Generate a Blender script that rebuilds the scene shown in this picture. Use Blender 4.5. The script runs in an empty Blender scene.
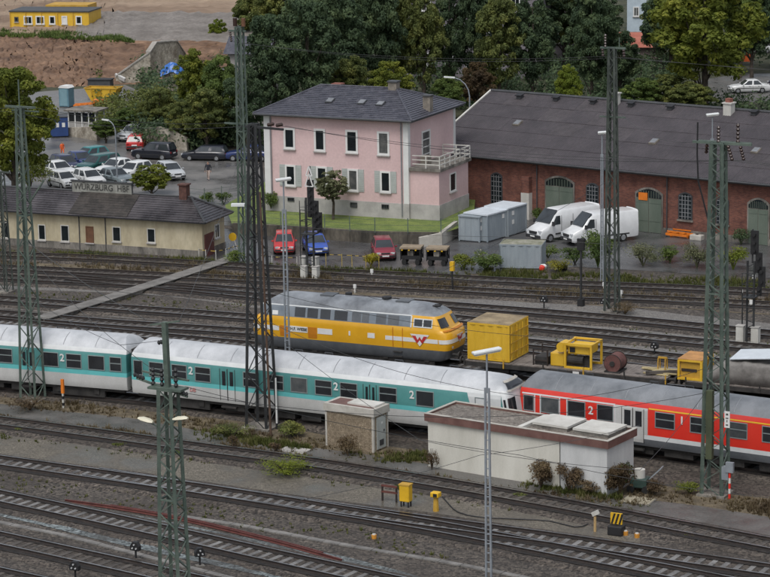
import bpy, bmesh, math, random
from mathutils import Vector, Matrix
random.seed(7)
R_ = math.radians
SC = bpy.context.scene
COL = SC.collection
# ---------------------------------------------------------------- camera
CF, CH, CP, CR = 2611.0, 38.456, 0.2083, -0.017225      # focal (photo px), height, pitch, roll
PW, PH = 770.0, 577.0
_fw = Vector((0, math.cos(CP), -math.sin(CP)))
_ri = Vector((1, 0, 0)); _up = _ri.cross(_fw)
CRi = _ri * math.cos(CR) + _up * math.sin(CR)
CUp = -_ri * math.sin(CR) + _up * math.cos(CR)
CPos = Vector((0, 0, CH))
cam = bpy.data.cameras.new('camera'); camo = bpy.data.objects.new('camera', cam); COL.objects.link(camo)
cam.sensor_width = 36; cam.lens = CF / PW * 36; cam.clip_end = 4000; cam.clip_start = 1
camo.matrix_world = Matrix(((CRi.x, CUp.x, -_fw.x, CPos.x), (CRi.y, CUp.y, -_fw.y, CPos.y), (CRi.z, CUp.z, -_fw.z, CPos.z), (0, 0, 0, 1)))
SC.camera = camo
# ---------------------------------------------------------------- sky, sun, exposure (overcast, after rain)
w = bpy.data.worlds.new('World'); SC.world = w; w.use_nodes = True
nt = w.node_tree; nt.nodes.clear()
sky = nt.nodes.new('ShaderNodeTexSky'); sky.sky_type = 'NISHITA'; sky.sun_disc = False
sky.sun_elevation = R_(60); sky.sun_rotation = R_(200); sky.air_density = 1.0; sky.dust_density = 3.0; sky.ozone_density = 1.0
hs = nt.nodes.new('ShaderNodeHueSaturation'); hs.inputs['Saturation'].default_value = 0.4
bg = nt.nodes.new('ShaderNodeBackground'); bg.inputs['Strength'].default_value = 0.15
wo = nt.nodes.new('ShaderNodeOutputWorld')
nt.links.new(sky.outputs[0], hs.inputs['Color']); nt.links.new(hs.outputs[0], bg.inputs[0]); nt.links.new(bg.outputs[0], wo.inputs[0])
sl = bpy.data.lights.new('sun', 'SUN'); sl.energy = 1.3; sl.angle = R_(30); sl.color = (1, .985, .965)
so = bpy.data.objects.new('sun', sl); COL.objects.link(so)
# sun_rotation is measured from +Y towards +X; the lamp shines from there
_el, _az = R_(60), R_(200)
_sd = Vector((math.sin(_az) * math.cos(_el), math.cos(_az) * math.cos(_el), math.sin(_el)))
so.rotation_euler = (-_sd).to_track_quat('-Z', 'Y').to_euler()
SC.view_settings.view_transform = 'Standard'; SC.view_settings.look = 'None'
SC.view_settings.exposure = 0.17; SC.view_settings.gamma = 1.0
SC.view_settings.use_curve_mapping = False

# ---------------------------------------------------------------- pixel -> place
def pray(x, y): return _fw * CF + CRi * (x - PW / 2) - CUp * (y - PH / 2)
def G(x, y, z=0.0):
    d = pray(x, y); t = (z - CH) / d.z
    return CPos + d * t
def PJ(p):
    d = Vector(p) - CPos; k = CF / d.dot(_fw)
    return PW / 2 + d.dot(CRi) * k, PH / 2 - d.dot(CUp) * k
def HT(P, y):                       # height above P whose image lies at row y
    lo, hi = 0.0, 60.0
    for _ in range(40):
        m = (lo + hi) / 2
        if PJ(P + Vector((0, 0, m)))[1] > y: lo = m
        else: hi = m
    return lo
def ATD(x, y, Y):                   # the point on a pixel's ray at depth Y
    d = pray(x, y); return CPos + d * (Y / d.y)
class Frame:                        # local frame of a thing: x along its front, y away from the viewer
    def __init__(s, o, rz): s.o = Vector(o); s.rz = rz; s.c, s.s = math.cos(rz), math.sin(rz)
    def loc(s, P):
        d = Vector(P) - s.o; return Vector((d.x * s.c + d.y * s.s, -d.x * s.s + d.y * s.c, d.z))
    def wld(s, p):
        p = Vector(p); return s.o + Vector((p.x * s.c - p.y * s.s, p.x * s.s + p.y * s.c, p.z))
    def py(s, x, y, ly=0.0):        # pixel on the plane local y = ly -> (lx, lz)
        o = s.loc(CPos); d = s.loc(CPos + pray(x, y)) - o
        t = (ly - o.y) / d.y; q = o + d * t; return q.x, q.z
    def px(s, x, y, lx=0.0):        # pixel on the plane local x = lx -> (ly, lz)
        o = s.loc(CPos); d = s.loc(CPos + pray(x, y)) - o
        t = (lx - o.x) / d.x; q = o + d * t; return q.y, q.z

# ---------------------------------------------------------------- materials
def srgb(*c):
    return tuple(((v / 255) / 12.92 if v / 255 <= .04045 else (((v / 255) + .055) / 1.055) ** 2.4) for v in c)
_M = {}
def mat(name, col, rough=.7, var=.15, scale=1.5, metal=0.0, bump=0.0, bscale=None, col2=None, detail=6, spec=.5, coat=0.0, rvar=0.0, fine=0.0, fscale=40, stretch=None):
    """Principled surface; colour wanders between two tones on world-space noise, plus a finer grain."""
    if name in _M: return _M[name]
    m = bpy.data.materials.new(name); m.use_nodes = True; n = m.node_tree.nodes; l = m.node_tree.links
    b = n['Principled BSDF']; b.inputs['Roughness'].default_value = rough; b.inputs['Metallic'].default_value = metal
    b.inputs['Specular IOR Level'].default_value = spec
    if coat: b.inputs['Coat Weight'].default_value = coat; b.inputs['Coat Roughness'].default_value = .15
    g = n.new('ShaderNodeNewGeometry'); pos = g.outputs['Position']
    if stretch:
        mp = n.new('ShaderNodeMapping'); mp.inputs['Scale'].default_value = stretch; l.new(pos, mp.inputs['Vector']); pos = mp.outputs[0]
    c2 = col2 or tuple(min(1, v * (1 + var)) for v in col); c1 = col if col2 else tuple(v * (1 - var) for v in col)
    if var or col2:
        nz = n.new('ShaderNodeTexNoise'); nz.inputs['Scale'].default_value = scale; nz.inputs['Detail'].default_value = detail; nz.inputs['Roughness'].default_value = .65
        l.new(pos, nz.inputs['Vector'])
        rp = n.new('ShaderNodeValToRGB'); rp.color_ramp.elements[0].position = .36; rp.color_ramp.elements[1].position = .64
        rp.color_ramp.elements[0].color = (*c1, 1); rp.color_ramp.elements[1].color = (*c2, 1)
        l.new(nz.outputs[0], rp.inputs[0]); out = rp.outputs[0]
        if fine:
            n2 = n.new('ShaderNodeTexNoise'); n2.inputs['Scale'].default_value = fscale; n2.inputs['Detail'].default_value = 3
            l.new(pos, n2.inputs['Vector'])
            mr = n.new('ShaderNodeMapRange'); mr.inputs[1].default_value = .3; mr.inputs[2].default_value = .7; mr.inputs[3].default_value = 1 - fine; mr.inputs[4].default_value = 1 + fine
            l.new(n2.outputs[0], mr.inputs[0])
            mx = n.new('ShaderNodeMixRGB'); mx.blend_type = 'MULTIPLY'; mx.inputs[0].default_value = 1
            l.new(out, mx.inputs[1]); l.new(mr.outputs[0], mx.inputs[2]); out = mx.outputs[0]
        l.new(out, b.inputs['Base Color'])
        if rvar:
            m2 = n.new('ShaderNodeMapRange'); m2.inputs[1].default_value = .35; m2.inputs[2].default_value = .65
            m2.inputs[3].default_value = max(.05, rough - rvar); m2.inputs[4].default_value = min(1, rough + rvar)
            l.new(nz.outputs[0], m2.inputs[0]); l.new(m2.outputs[0], b.inputs['Roughness'])
    else:
        b.inputs['Base Color'].default_value = (*col, 1)
    if bump:
        n3 = n.new('ShaderNodeTexNoise'); n3.inputs['Scale'].default_value = bscale or scale * 8; n3.inputs['Detail'].default_value = 4
        l.new(pos, n3.inputs['Vector'])
        bp = n.new('ShaderNodeBump'); bp.inputs['Strength'].default_value = min(1, bump); bp.inputs['Distance'].default_value = .05
        l.new(n3.outputs[0], bp.inputs['Height']); l.new(bp.outputs[0], b.inputs['Normal'])
    _M[name] = m; return m

def gravel(name, c1, c2, stone=14, bump=.8, dirt=None, rough=.8, patch=.25, wet=0.0):
    """broken stone: cells of differing tone with relief, over large damp or dirty patches"""
    if name in _M: return _M[name]
    m = bpy.data.materials.new(name); m.use_nodes = True; n = m.node_tree.nodes; l = m.node_tree.links
    b = n['Principled BSDF']; b.inputs['Roughness'].default_value = rough
    g = n.new('ShaderNodeNewGeometry'); pos = g.outputs['Position']
    v = n.new('ShaderNodeTexVoronoi'); v.inputs['Scale'].default_value = stone; l.new(pos, v.inputs['Vector'])
    sp = n.new('ShaderNodeSeparateColor'); l.new(v.outputs['Color'], sp.inputs[0])
    nz = n.new('ShaderNodeTexNoise'); nz.inputs['Scale'].default_value = 3.1; nz.inputs['Detail'].default_value = 8; nz.inputs['Roughness'].default_value = .8; l.new(pos, nz.inputs['Vector'])
    ad = n.new('ShaderNodeMath'); ad.operation = 'MULTIPLY_ADD'; ad.inputs[1].default_value = .5; l.new(sp.outputs[0], ad.inputs[0]); 
    ml = n.new('ShaderNodeMath'); ml.operation = 'MULTIPLY'; ml.inputs[1].default_value = .5; l.new(nz.outputs[0], ml.inputs[0]); l.new(ml.outputs[0], ad.inputs[2])
    rp = n.new('ShaderNodeValToRGB'); rp.color_ramp.elements[0].position = .28; rp.color_ramp.elements[1].position = .74
    rp.color_ramp.elements[0].color = (*c1, 1); rp.color_ramp.elements[1].color = (*c2, 1); l.new(ad.outputs[0], rp.inputs[0])
    e_ = rp.color_ramp.elements.new(.8); e_.color = (*[min(.8, x * 1.9) for x in c2], 1)
    n2 = n.new('ShaderNodeTexNoise'); n2.inputs['Scale'].default_value = .33; n2.inputs['Detail'].default_value = 5; l.new(pos, n2.inputs['Vector'])
    mr = n.new('ShaderNodeMapRange'); mr.inputs[1].default_value = .35; mr.inputs[2].default_value = .65; l.new(n2.outputs[0], mr.inputs[0])
    mx = n.new('ShaderNodeMixRGB'); d = dirt or tuple(x * .55 for x in c1)
    mr.inputs[3].default_value = 0; mr.inputs[4].default_value = patch * 2
    l.new(mr.outputs[0], mx.inputs[0]); l.new(rp.outputs[0], mx.inputs[1]); mx.inputs[2].default_value = (*d, 1)
    l.new(mx.outputs[0], b.inputs['Base Color'])
    if wet:
        m2 = n.new('ShaderNodeMapRange'); m2.inputs[1].default_value = .45; m2.inputs[2].default_value = .62; m2.inputs[3].default_value = rough; m2.inputs[4].default_value = max(.08, rough - wet)
        l.new(n2.outputs[0], m2.inputs[0]); l.new(m2.outputs[0], b.inputs['Roughness'])
    bp = n.new('ShaderNodeBump'); bp.inputs['Strength'].default_value = bump; bp.inputs['Distance'].default_value = .04
    l.new(ad.outputs[0], bp.inputs['Height']); l.new(bp.outputs[0], b.inputs['Normal'])
    _M[name] = m; return m

# ---------------------------------------------------------------- mesh helpers
class MB:
    def __init__(s): s.v = []; s.f = []; s.mi = []; s.cur = 0
    def add(s, vs, fs, M=None):
        o = len(s.v)
        s.v += [tuple(M @ Vector(q)) for q in vs] if M is not None else [tuple(q) for q in vs]
        s.f += [tuple(i + o for i in f) for f in fs]; s.mi += [s.cur] * len(fs); return s
    def box(s, x0, x1, y0, y1, z0, z1, M=None):
        return s.add([(x0, y0, z0), (x1, y0, z0), (x1, y1, z0), (x0, y1, z0), (x0, y0, z1), (x1, y0, z1), (x1, y1, z1), (x0, y1, z1)],
                     [(0, 3, 2, 1), (4, 5, 6, 7), (0, 1, 5, 4), (1, 2, 6, 5), (2, 3, 7, 6), (3, 0, 4, 7)], M)
    def cbox(s, c, d, rz=0, rx=0, ry=0):
        M = Matrix.Translation(c) @ Matrix.Rotation(rz, 4, 'Z') @ Matrix.Rotation(ry, 4, 'Y') @ Matrix.Rotation(rx, 4, 'X')
        return s.box(-d[0] / 2, d[0] / 2, -d[1] / 2, d[1] / 2, -d[2] / 2, d[2] / 2, M)
    def bar(s, a, b, t, t2=None):
        a, b = Vector(a), Vector(b); d = b - a; L = d.length
        q = d.to_track_quat('Z', 'Y').to_matrix().to_4x4(); t2 = t2 or t
        return s.box(-t / 2, t / 2, -t2 / 2, t2 / 2, 0, L, Matrix.Translation(a) @ q)
    def tube(s, pts, r, n=8, cap=True):
        pts = [Vector(p) for p in pts]; o = len(s.v); rr = r if isinstance(r, (list, tuple)) else [r] * len(pts)
        for i, p in enumerate(pts):
            t = (pts[min(i + 1, len(pts) - 1)] - pts[max(i - 1, 0)]).normalized()
            u = t.orthogonal().normalized() if i == 0 else (u - t * u.dot(t)).normalized()
            w_ = t.cross(u)
            for k in range(n):
                a = 2 * math.pi * k / n; s.v.append(tuple(p + (u * math.cos(a) + w_ * math.sin(a)) * rr[i]))
        for i in range(len(pts) - 1):
            for k in range(n):
                s.f.append((o + i * n + k, o + i * n + (k + 1) % n, o + (i + 1) * n + (k + 1) % n, o + (i + 1) * n + k)); s.mi.append(s.cur)
        if cap:
            s.f.append(tuple(o + k for k in reversed(range(n)))); s.f.append(tuple(o + (len(pts) - 1) * n + k for k in range(n))); s.mi += [s.cur] * 2
        return s
    def cyl(s, c, r, h, n=16, axis='Z'):
        d = {'Z': Vector((0, 0, h)), 'X': Vector((h, 0, 0)), 'Y': Vector((0, h, 0))}[axis]
        return s.tube([Vector(c) - d / 2, Vector(c) + d / 2], r, n)
    def prism(s, poly, axis, a, b):
        """poly of 2D points extruded along an axis: 'X' -> (y,z), 'Y' -> (x,z), 'Z' -> (x,y)"""
        def P(u, v, t): return (t, u, v) if axis == 'X' else (u, t, v) if axis == 'Y' else (u, v, t)
        n = len(poly); vs = [P(u, v, a) for u, v in poly] + [P(u, v, b) for u, v in poly]
        fs = [tuple(range(n)), tuple(range(2 * n - 1, n - 1, -1))] + [(i, n + i, n + (i + 1) % n, (i + 1) % n) for i in range(n)]
        return s.add(vs, fs)
    def loft(s, rings, cap=True, close=True):
        n = len(rings[0]); o = len(s.v)
        for r in rings: s.v += [tuple(q) for q in r]
        for i in range(len(rings) - 1):
            for k in range(n if close else n - 1):
                s.f.append((o + i * n + k, o + i * n + (k + 1) % n, o + (i + 1) * n + (k + 1) % n, o + (i + 1) * n + k)); s.mi.append(s.cur)
        if cap and close:
            s.f.append(tuple(o + k for k in reversed(range(n)))); s.f.append(tuple(o + (len(rings) - 1) * n + k for k in range(n))); s.mi += [s.cur] * 2
        return s
    def mesh(s, name, mats, smooth=False):
        me = bpy.data.meshes.new(name); me.from_pydata(s.v, [], s.f)
        for m in (mats if isinstance(mats, (list, tuple)) else [mats]): me.materials.append(m)
        if any(s.mi): me.polygons.foreach_set('material_index', s.mi)
        bm = bmesh.new(); bm.from_mesh(me); bmesh.ops.recalc_face_normals(bm, faces=bm.faces)
        bm.to_mesh(me); bm.free()
        if smooth:
            me.polygons.foreach_set('use_smooth', [True] * len(me.polygons))
            if smooth is not True: me.set_sharp_from_angle(angle=R_(smooth))
        me.update(); return me
    def build(s, name, mats, parent=None, smooth=False, bevel=0):
        o = bpy.data.objects.new(name, s.mesh(name, mats, smooth)); COL.objects.link(o); o.parent = parent
        if bevel:
            b = o.modifiers.new('bevel', 'BEVEL'); b.width = bevel; b.segments = 2; b.limit_method = 'ANGLE'; b.angle_limit = R_(35)
        return o
def tag(o, label=None, cat=None, group=None, kind=None):
    if label: o['label'] = label
    if cat: o['category'] = cat
    if group: o['group'] = group
    if kind: o['kind'] = kind
    return o
def thing(name, label, cat, loc=(0, 0, 0), rz=0.0, group=None):
    o = bpy.data.objects.new(name, None); COL.objects.link(o); o.location = loc; o.rotation_euler = (0, 0, rz)
    o.empty_display_size = .3
    return tag(o, label, cat, group)
def inst(name, me, parent, M=None):
    o = bpy.data.objects.new(name, me); COL.objects.link(o); o.parent = parent
    if M is not None: o.matrix_basis = M
    return o
def copy_tree(o, parent=None):
    kids = [c for c in bpy.data.objects if c.parent == o] if not hasattr(o, 'children') else list(o.children)
    c = o.copy(); COL.objects.link(c); c.parent = parent
    for ch in kids: copy_tree(ch, c)
    return c
_unit = {}
def ubar(name, parent, a, b, t, m, t2=None):        # a straight bar, all of them sharing one unit mesh per material
    k = m.name
    if k not in _unit: _unit[k] = MB().box(-.5, .5, -.5, .5, 0, 1).mesh('bar_' + k, m)
    a, b = Vector(a), Vector(b); d = b - a
    M = Matrix.Translation(a) @ d.to_track_quat('Z', 'Y').to_matrix().to_4x4() @ Matrix.Diagonal((t, t2 or t, d.length, 1))
    return inst(name, _unit[k], parent, M)
def catmull(P, step=1.0):
    P = [Vector(p) for p in P]; P = [P[0] * 2 - P[1]] + P + [P[-1] * 2 - P[-2]]; out = []
    for i in range(1, len(P) - 2):
        a, b, c, d = P[i - 1:i + 3]; n = max(2, int((c - b).length / step))
        for k in range(n):
            t = k / n
            out.append(.5 * ((2 * b) + (c - a) * t + (2 * a - 5 * b + 4 * c - d) * t * t + (3 * b - a - 3 * c + d) * t ** 3))
    out.append(P[-2]); return out
def text_mesh(txt, size, m, depth=.01, bold=False):
    c = bpy.data.curves.new('lettering', 'FONT'); c.body = txt; c.size = size; c.extrude = depth; c.align_x = 'CENTER'; c.align_y = 'CENTER'
    if bold: c.offset = size * .02
    o = bpy.data.objects.new('lettering', c); COL.objects.link(o)
    bpy.context.view_layer.update()
    me = bpy.data.meshes.new_from_object(o.evaluated_get(bpy.context.evaluated_depsgraph_get()))
    bpy.data.objects.remove(o); bpy.data.curves.remove(c); me.name = 'lettering'
    me.materials.clear(); me.materials.append(m); return me
def lettering(name, txt, size, m, parent, x, y, z, rz=0, bold=False, sx=1.0):   # upright, facing local -y
    me = text_mesh(txt, size, m, bold=bold)
    return inst(name, me, parent, Matrix.Translation((x, y, z)) @ Matrix.Rotation(rz, 4, 'Z') @ Matrix.Rotation(R_(90), 4, 'X') @ Matrix.Diagonal((sx, 1, 1, 1)))
# ================================================================ ground and surfaces
M_ballast = gravel('ballast', (.015, .012, .0095), (.128, .108, .088), stone=9, dirt=(.03, .024, .019), patch=.3)
M_newstone = gravel('fresh_crushed_stone', (.035, .042, .043), (.23, .265, .268), stone=8, dirt=(.05, .048, .045), patch=.42)
M_bed = gravel('track_bed', (.013, .010, .008), (.118, .098, .080), stone=9, dirt=(.028, .022, .017), patch=.3)
M_fine = gravel('fine_gravel', (.072, .066, .058), (.222, .207, .186), stone=16, bump=.4, dirt=(.11, .105, .10), patch=.2, rough=.7)
M_sand = gravel('sandy_gravel', (.066, .058, .045), (.18, .16, .126), stone=16, bump=.5, dirt=(.085, .075, .06), patch=.38, wet=.55)
M_asph = mat('asphalt', (.066, .063, .058), .42, col2=(.122, .116, .107), scale=.5, fine=.22, fscale=9, bump=.2, bscale=30, rvar=.22, detail=8)
M_asphw = mat('wet_asphalt', (.048, .048, .05), .3, col2=(.095, .094, .094), scale=.35, fine=.1, fscale=7, bump=.12, bscale=30, rvar=.2, detail=8)
M_lot = mat('parking_asphalt', (.085, .083, .08), .4, col2=(.165, .158, .148), scale=.22, fine=.1, fscale=5, bump=.1, bscale=20, rvar=.25, detail=9)
M_earth = mat('raw_earth', (.092, .052, .032), .95, col2=(.215, .132, .082), scale=.35, fine=.25, fscale=2.5, bump=.8, bscale=2.2, detail=10, stretch=(.45, 1, 1))
M_earthl = mat('pale_earth', (.155, .103, .068), .95, col2=(.29, .215, .15), scale=.2, fine=.15, fscale=2.5, bump=.5, bscale=2, detail=10, stretch=(.3, 1, 1))
M_weedy = mat('weedy_soil', (.055, .042, .026), .95, col2=(.15, .12, .075), scale=.9, fine=.35, fscale=9, bump=.9, bscale=7, detail=10)
M_wood = mat('woodland_floor', (.02, .026, .012), 1, col2=(.06, .06, .03), scale=.5, fine=.3, fscale=3, bump=.8, bscale=2)
M_lawn = mat('lawn', (.08, .12, .025), .9, col2=(.155, .195, .045), scale=.8, fine=.3, fscale=9, bump=.6, bscale=14)
M_conc = mat('concrete', (.27, .26, .24), .8, col2=(.42, .40, .37), scale=1.2, fine=.12, fscale=14, bump=.25)
M_concd = mat('stained_concrete', (.085, .078, .068), .85, col2=(.25, .23, .20), scale=.9, fine=.2, fscale=8, bump=.4, stretch=(1, 1, .35))
M_steel = mat('polished_rail', (.34, .34, .335), .22, var=.12, metal=.8, scale=3)
M_rust = mat('rail_rust', (.014, .010, .009), .7, col2=(.034, .023, .018), scale=3)
M_slc2 = mat('weathered_concrete_sleeper', (.05, .045, .04), .8, col2=(.125, .117, .108), scale=.6, fine=.3)
M_shade_stain = gravel('rust_and_shadow_ballast', (.006, .005, .0045), (.028, .022, .018), stone=9, dirt=(.012, .009, .007), patch=.3)  # rust dust on the stones, darkened further by painted-in rail shadow
M_slw = mat('wood_sleeper', (.03, .026, .023), .85, col2=(.095, .083, .072), scale=1.1, fine=.25)
M_slc = mat('concrete_sleeper', (.06, .057, .055), .75, col2=(.205, .2, .193), scale=.7, fine=.3)

def struct(name, mb, m, parent=None):
    o = mb.build(name, m, parent); o['kind'] = 'structure'; return o
def sheet(name, poly, k, m, jit=0.0, z0=0.0, step=3.0):
    """flat ground sheet through photo points; edges broken up every few metres"""
    P = [G(x, y, z0) for x, y in poly]; out = []; rnd = random.Random(name)
    for i, p in enumerate(P):
        q = P[(i + 1) % len(P)]; n = max(1, int((q - p).length / step)) if jit else 1
        for j in range(n):
            r = p.lerp(q, j / n)
            if jit and j: r = r + Vector((rnd.uniform(-jit, jit), rnd.uniform(-jit, jit), 0))
            out.append((r.x, r.y))
    mb = MB(); z = z0 + .004 * k
    mb.add([(x, y, z) for x, y in out], [tuple(range(len(out)))])
    return struct(name, mb, m)

struct('ground', MB().add([(-700, -60, 0), (700, -60, 0), (700, 1500, 0), (-700, 1500, 0)], [(0, 1, 2, 3)]), M_ballast)
sheet('woodland_ground', [(-400, 128), (110, 150), (300, 132), (460, 150), (790, 190), (1200, 200), (1300, -40), (-400, -40)], 1, M_wood)
sheet('gravel_area', [(-60, 286), (130, 293), (215, 302), (330, 316), (560, 343), (790, 366), (790, 326), (600, 305), (330, 290), (215, 284), (-60, 276)], 1, M_fine, .25)
sheet('gravel_strip', [(-60, 305), (300, 330), (420, 345), (600, 368), (790, 392), (790, 372), (600, 352), (300, 326), (-60, 298)], 2, M_fine, .2)
sheet('weed_strip', [(-60, 250), (110, 256), (230, 262), (350, 268), (560, 279), (790, 290), (790, 316), (640, 308), (480, 299), (350, 295), (215, 285), (-60, 272)], 3, M_weedy, .35)
sheet('sandy_strip', [(-60, 428), (0, 434), (100, 446), (200, 461), (340, 482), (440, 497), (560, 517), (640, 532), (640, 545), (560, 533), (440, 514), (340, 501), (200, 481), (100, 467), (0, 455), (-60, 448)], 2, M_sand, .2)
sheet('asphalt_path', [(-60, 397), (0, 404), (60, 411), (130, 418), (200, 431), (300, 446), (370, 455), (440, 466), (560, 487), (640, 499), (700, 506), (800, 522), (800, 543), (700, 526), (560, 500), (440, 478), (300, 457), (200, 443), (60, 424), (0, 416), (-60, 408)], 3, M_asph, .12)
sheet('dirt_strip', [(-60, 388), (130, 405), (260, 425), (400, 448), (520, 467), (640, 483), (800, 500), (800, 526), (640, 503), (440, 470), (260, 444), (130, 424), (-60, 402)], 2, M_weedy, .25)
sheet('fresh_stone_strip', [(-60, 476), (0, 488), (60, 501), (160, 520), (290, 546), (400, 571), (470, 592), (440, 597), (360, 576), (190, 535.5), (100, 515.5), (0, 494.5), (-60, 482)], 4, M_newstone, .25)
sheet('fresh_stone_patch', [(-30, 506), (40, 520), (100, 533), (170, 549), (240, 565), (300, 580), (300, 584), (235, 570), (165, 555), (95, 539), (40, 525), (-30, 510)], 5, M_newstone, .35)
# roads and lots
sheet('service_road', [(200, 262), (330, 268), (455, 276), (560, 266), (790, 279), (790, 262), (560, 262), (470, 254), (440, 246), (330, 238), (225, 229), (150, 224)], 4, M_asphw, .2)
sheet('warehouse_yard', [(440, 262), (560, 268), (650, 264), (790, 268), (790, 244), (690, 235), (610, 227), (530, 219), (470, 212), (455, 232), (435, 248)], 5, M_asphw, .15)
sheet('parking_lot', [(-60, 205), (60, 214), (230, 226), (270, 222), (268, 200), (262, 164), (220, 152), (150, 140), (100, 134), (40, 133), (-60, 160)], 4, M_lot)
sheet('site_yard', [(20, 94), (125, 85), (150, 96), (140, 112), (60, 114), (20, 110)], 3, M_lot, .3)
sheet('back_road', [(560, 108), (690, 104), (820, 100), (900, 72), (740, 74), (600, 96)], 3, M_asph)

# ================================================================ railway tracks
_rail_prof = [(-.065, 0), (.065, 0), (.065, .015), (.015, .04), (.015, .1), (.036, .115), (.036, .15), (-.036, .15), (-.036, .115), (-.015, .1), (-.015, .04), (-.065, .015)]
def sweep(name, P, off, z, m, parent):
    mb = MB(); rings = []
    for i, p in enumerate(P):
        t = (P[min(i + 1, len(P) - 1)] - P[max(i - 1, 0)]); t.z = 0; t.normalize(); nrm = Vector((-t.y, t.x, 0))
        rings.append([p + nrm * (off + u) + Vector((0, 0, z + v)) for u, v in _rail_prof])
    mb.loft(rings); n = len(_rail_prof)
    for i in range(len(P) - 1): mb.mi[i * n + 6] = 1
    return mb.build(name, [m, M_steel], parent)
_SLM = {}
def sleeper_mesh(m):
    if m.name not in _SLM:
        if m is M_slc:
            mb = MB().prism([(-1.15, 0), (1.15, 0), (1.12, .1), (.62, .112), (.3, .098), (-.3, .098), (-.62, .112), (-1.12, .1)], 'Y', -.13, .13)
        else: mb = MB().box(-1.15, 1.15, -.13, .13, 0, .108)
        _SLM[m.name] = mb.mesh('sleeper', m)
    return _SLM[m.name]
TRK = {}
def track(key, label, pts, m_sl, z=0.0, ext=38, bed=True, guard=None, used=True, idx=0, gap=.64, sl_from=-140):
    P = [G(*p) for p in pts] if not isinstance(pts[0], Vector) else list(pts)
    P = [P[0] + (P[0] - P[1]).normalized() * ext] + P + [P[-1] + (P[-1] - P[-2]).normalized() * ext]
    C = catmull(P, 1.0)
    # light smoothing
    for _ in range(6): C = [C[0]] + [(C[i - 1] + C[i] * 2 + C[i + 1]) / 4 for i in range(1, len(C) - 1)] + [C[-1]]
    TRK[key] = C
    t = thing('railway_track', label, 'track', C[0], 0, 'tracks of the rail yard')
    L = [p - C[0] for p in C]
    z = .03 + .003 * idx
    if bed:
        mb = MB(); rings = []
        for i, p in enumerate(L):
            d = (L[min(i + 1, len(L) - 1)] - L[max(i - 1, 0)]).normalized(); n = Vector((-d.y, d.x, 0)); rr = random.Random(i * 7 + idx)
            w = 1.72 + rr.uniform(-.12, .12)
            rings.append([p + n * -w + Vector((0, 0, .006)), p + n * -1.4 + Vector((0, 0, z + .088)), p + n * 1.4 + Vector((0, 0, z + .088)), p + n * w + Vector((0, 0, .006))])
        mb.loft(rings, cap=False, close=False); mb.build('ballast_bed', M_bed, t)
    for s in (-.75, .75):
        sweep('rail', L, s, z + .10, M_rust, t)
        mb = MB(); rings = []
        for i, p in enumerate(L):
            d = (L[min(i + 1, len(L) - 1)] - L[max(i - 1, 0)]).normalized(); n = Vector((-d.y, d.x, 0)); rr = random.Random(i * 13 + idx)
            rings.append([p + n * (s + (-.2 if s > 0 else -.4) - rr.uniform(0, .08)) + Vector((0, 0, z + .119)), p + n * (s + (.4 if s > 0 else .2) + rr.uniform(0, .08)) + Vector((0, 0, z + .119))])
        mb.loft(rings, cap=False, close=False); mb.build('stain_and_shadow_strip', M_shade_stain, t)  # dark strip along each rail: dust stain plus the rail's shadow as colour
    if guard:
        i0, i1, o = guard
        sweep('guard_rail', L[i0:i1], o, z + .10, M_rust, t)
    me = sleeper_mesh(m_sl); acc = 0; rr = random.Random(key); n = 0
    for i in range(len(L) - 1):
        seg = (L[i + 1] - L[i]); sl = seg.length; a = math.atan2(seg.y, seg.x)
        while acc < sl:
            p = L[i] + seg * (acc / sl); q = PJ(C[0] + p)
            if sl_from < q[0] < PW + 140 and q[1] < PH + 30 and n < 300:
                inst('sleeper', me, t, Matrix.Translation((p.x, p.y, z + .0 + rr.uniform(-.006, .006))) @ Matrix.Rotation(a + R_(90) + rr.uniform(-.02, .02), 4, 'Z') ); n += 1
            acc += gap
        acc -= sl
    return t
track('T0', 'railway track just clipped by the lower left corner of the picture', [(-40, 570), (0, 579), (60, 592)], M_slw, idx=0)
track('T1', 'wooden-sleepered track in the lower left corner, nearest but one', [(0, 542.5), (50, 553.5), (100, 564.5), (160, 578)], M_slw, idx=1)
track('T2', 'track with pale sleepers beside the fresh grey stone and red spare rails', [(0, 500.2), (100, 521.5), (190, 541.4), (280, 561.8), (350, 577)], M_slc, idx=2)
track('T3', 'long track with pale sleepers running below the sandy strip', [(0, 464.5), (100, 478.6), (230, 497.5), (340, 513.5), (440, 527.5), (570, 545), (670, 560), (770, 574.5)], M_slc, idx=3)
track('T3b', 'track forking off towards the viewer from the long lower track', [(215, 495.5), (340, 515.2), (440, 531.5), (570, 557), (670, 576), (720, 586)], M_slc, idx=4, ext=8, sl_from=455)
track('T4', 'dark track between the sandy strip and the asphalt path', [(0, 424.7), (100, 437.7), (200, 451.7), (300, 464.8), (440, 486.8), (560, 508), (670, 529), (770, 548)], M_slw, idx=5)
track('T7', 'track hidden mostly behind the yellow engine and work wagons', [(0, 316.7), (120, 326.7), (220, 333), (400, 346), (594, 366), (770, 388)], M_slc2, idx=6)
track('T8', 'track with light sleepers just behind the yellow engine', [(0, 302), (120, 311), (220, 318), (400, 333.5), (594, 352.2), (650, 358), (770, 371)], M_slc2, idx=7)
track('T9b', 'second track behind the work train, forking at the walkway', [(140, 287.3), (220, 295), (340, 309), (440, 320), (550, 331), (650, 340.7), (770, 352)], M_slc2, idx=8, ext=6, sl_from=250)
track('T9', 'dark track on the pale gravel behind the roof of the engine', [(0, 280), (120, 286.2), (220, 291.5), (340, 300.5), (440, 307.7), (550, 316), (650, 324.8), (770, 337)], M_slw, idx=9)
track('U2', 'rusty track in the brown weeds, second from the service road', [(0, 270.5), (120, 276.2), (220, 281), (390, 289), (550, 297.8), (650, 301.8), (770, 308)], M_slw, idx=10)
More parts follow.
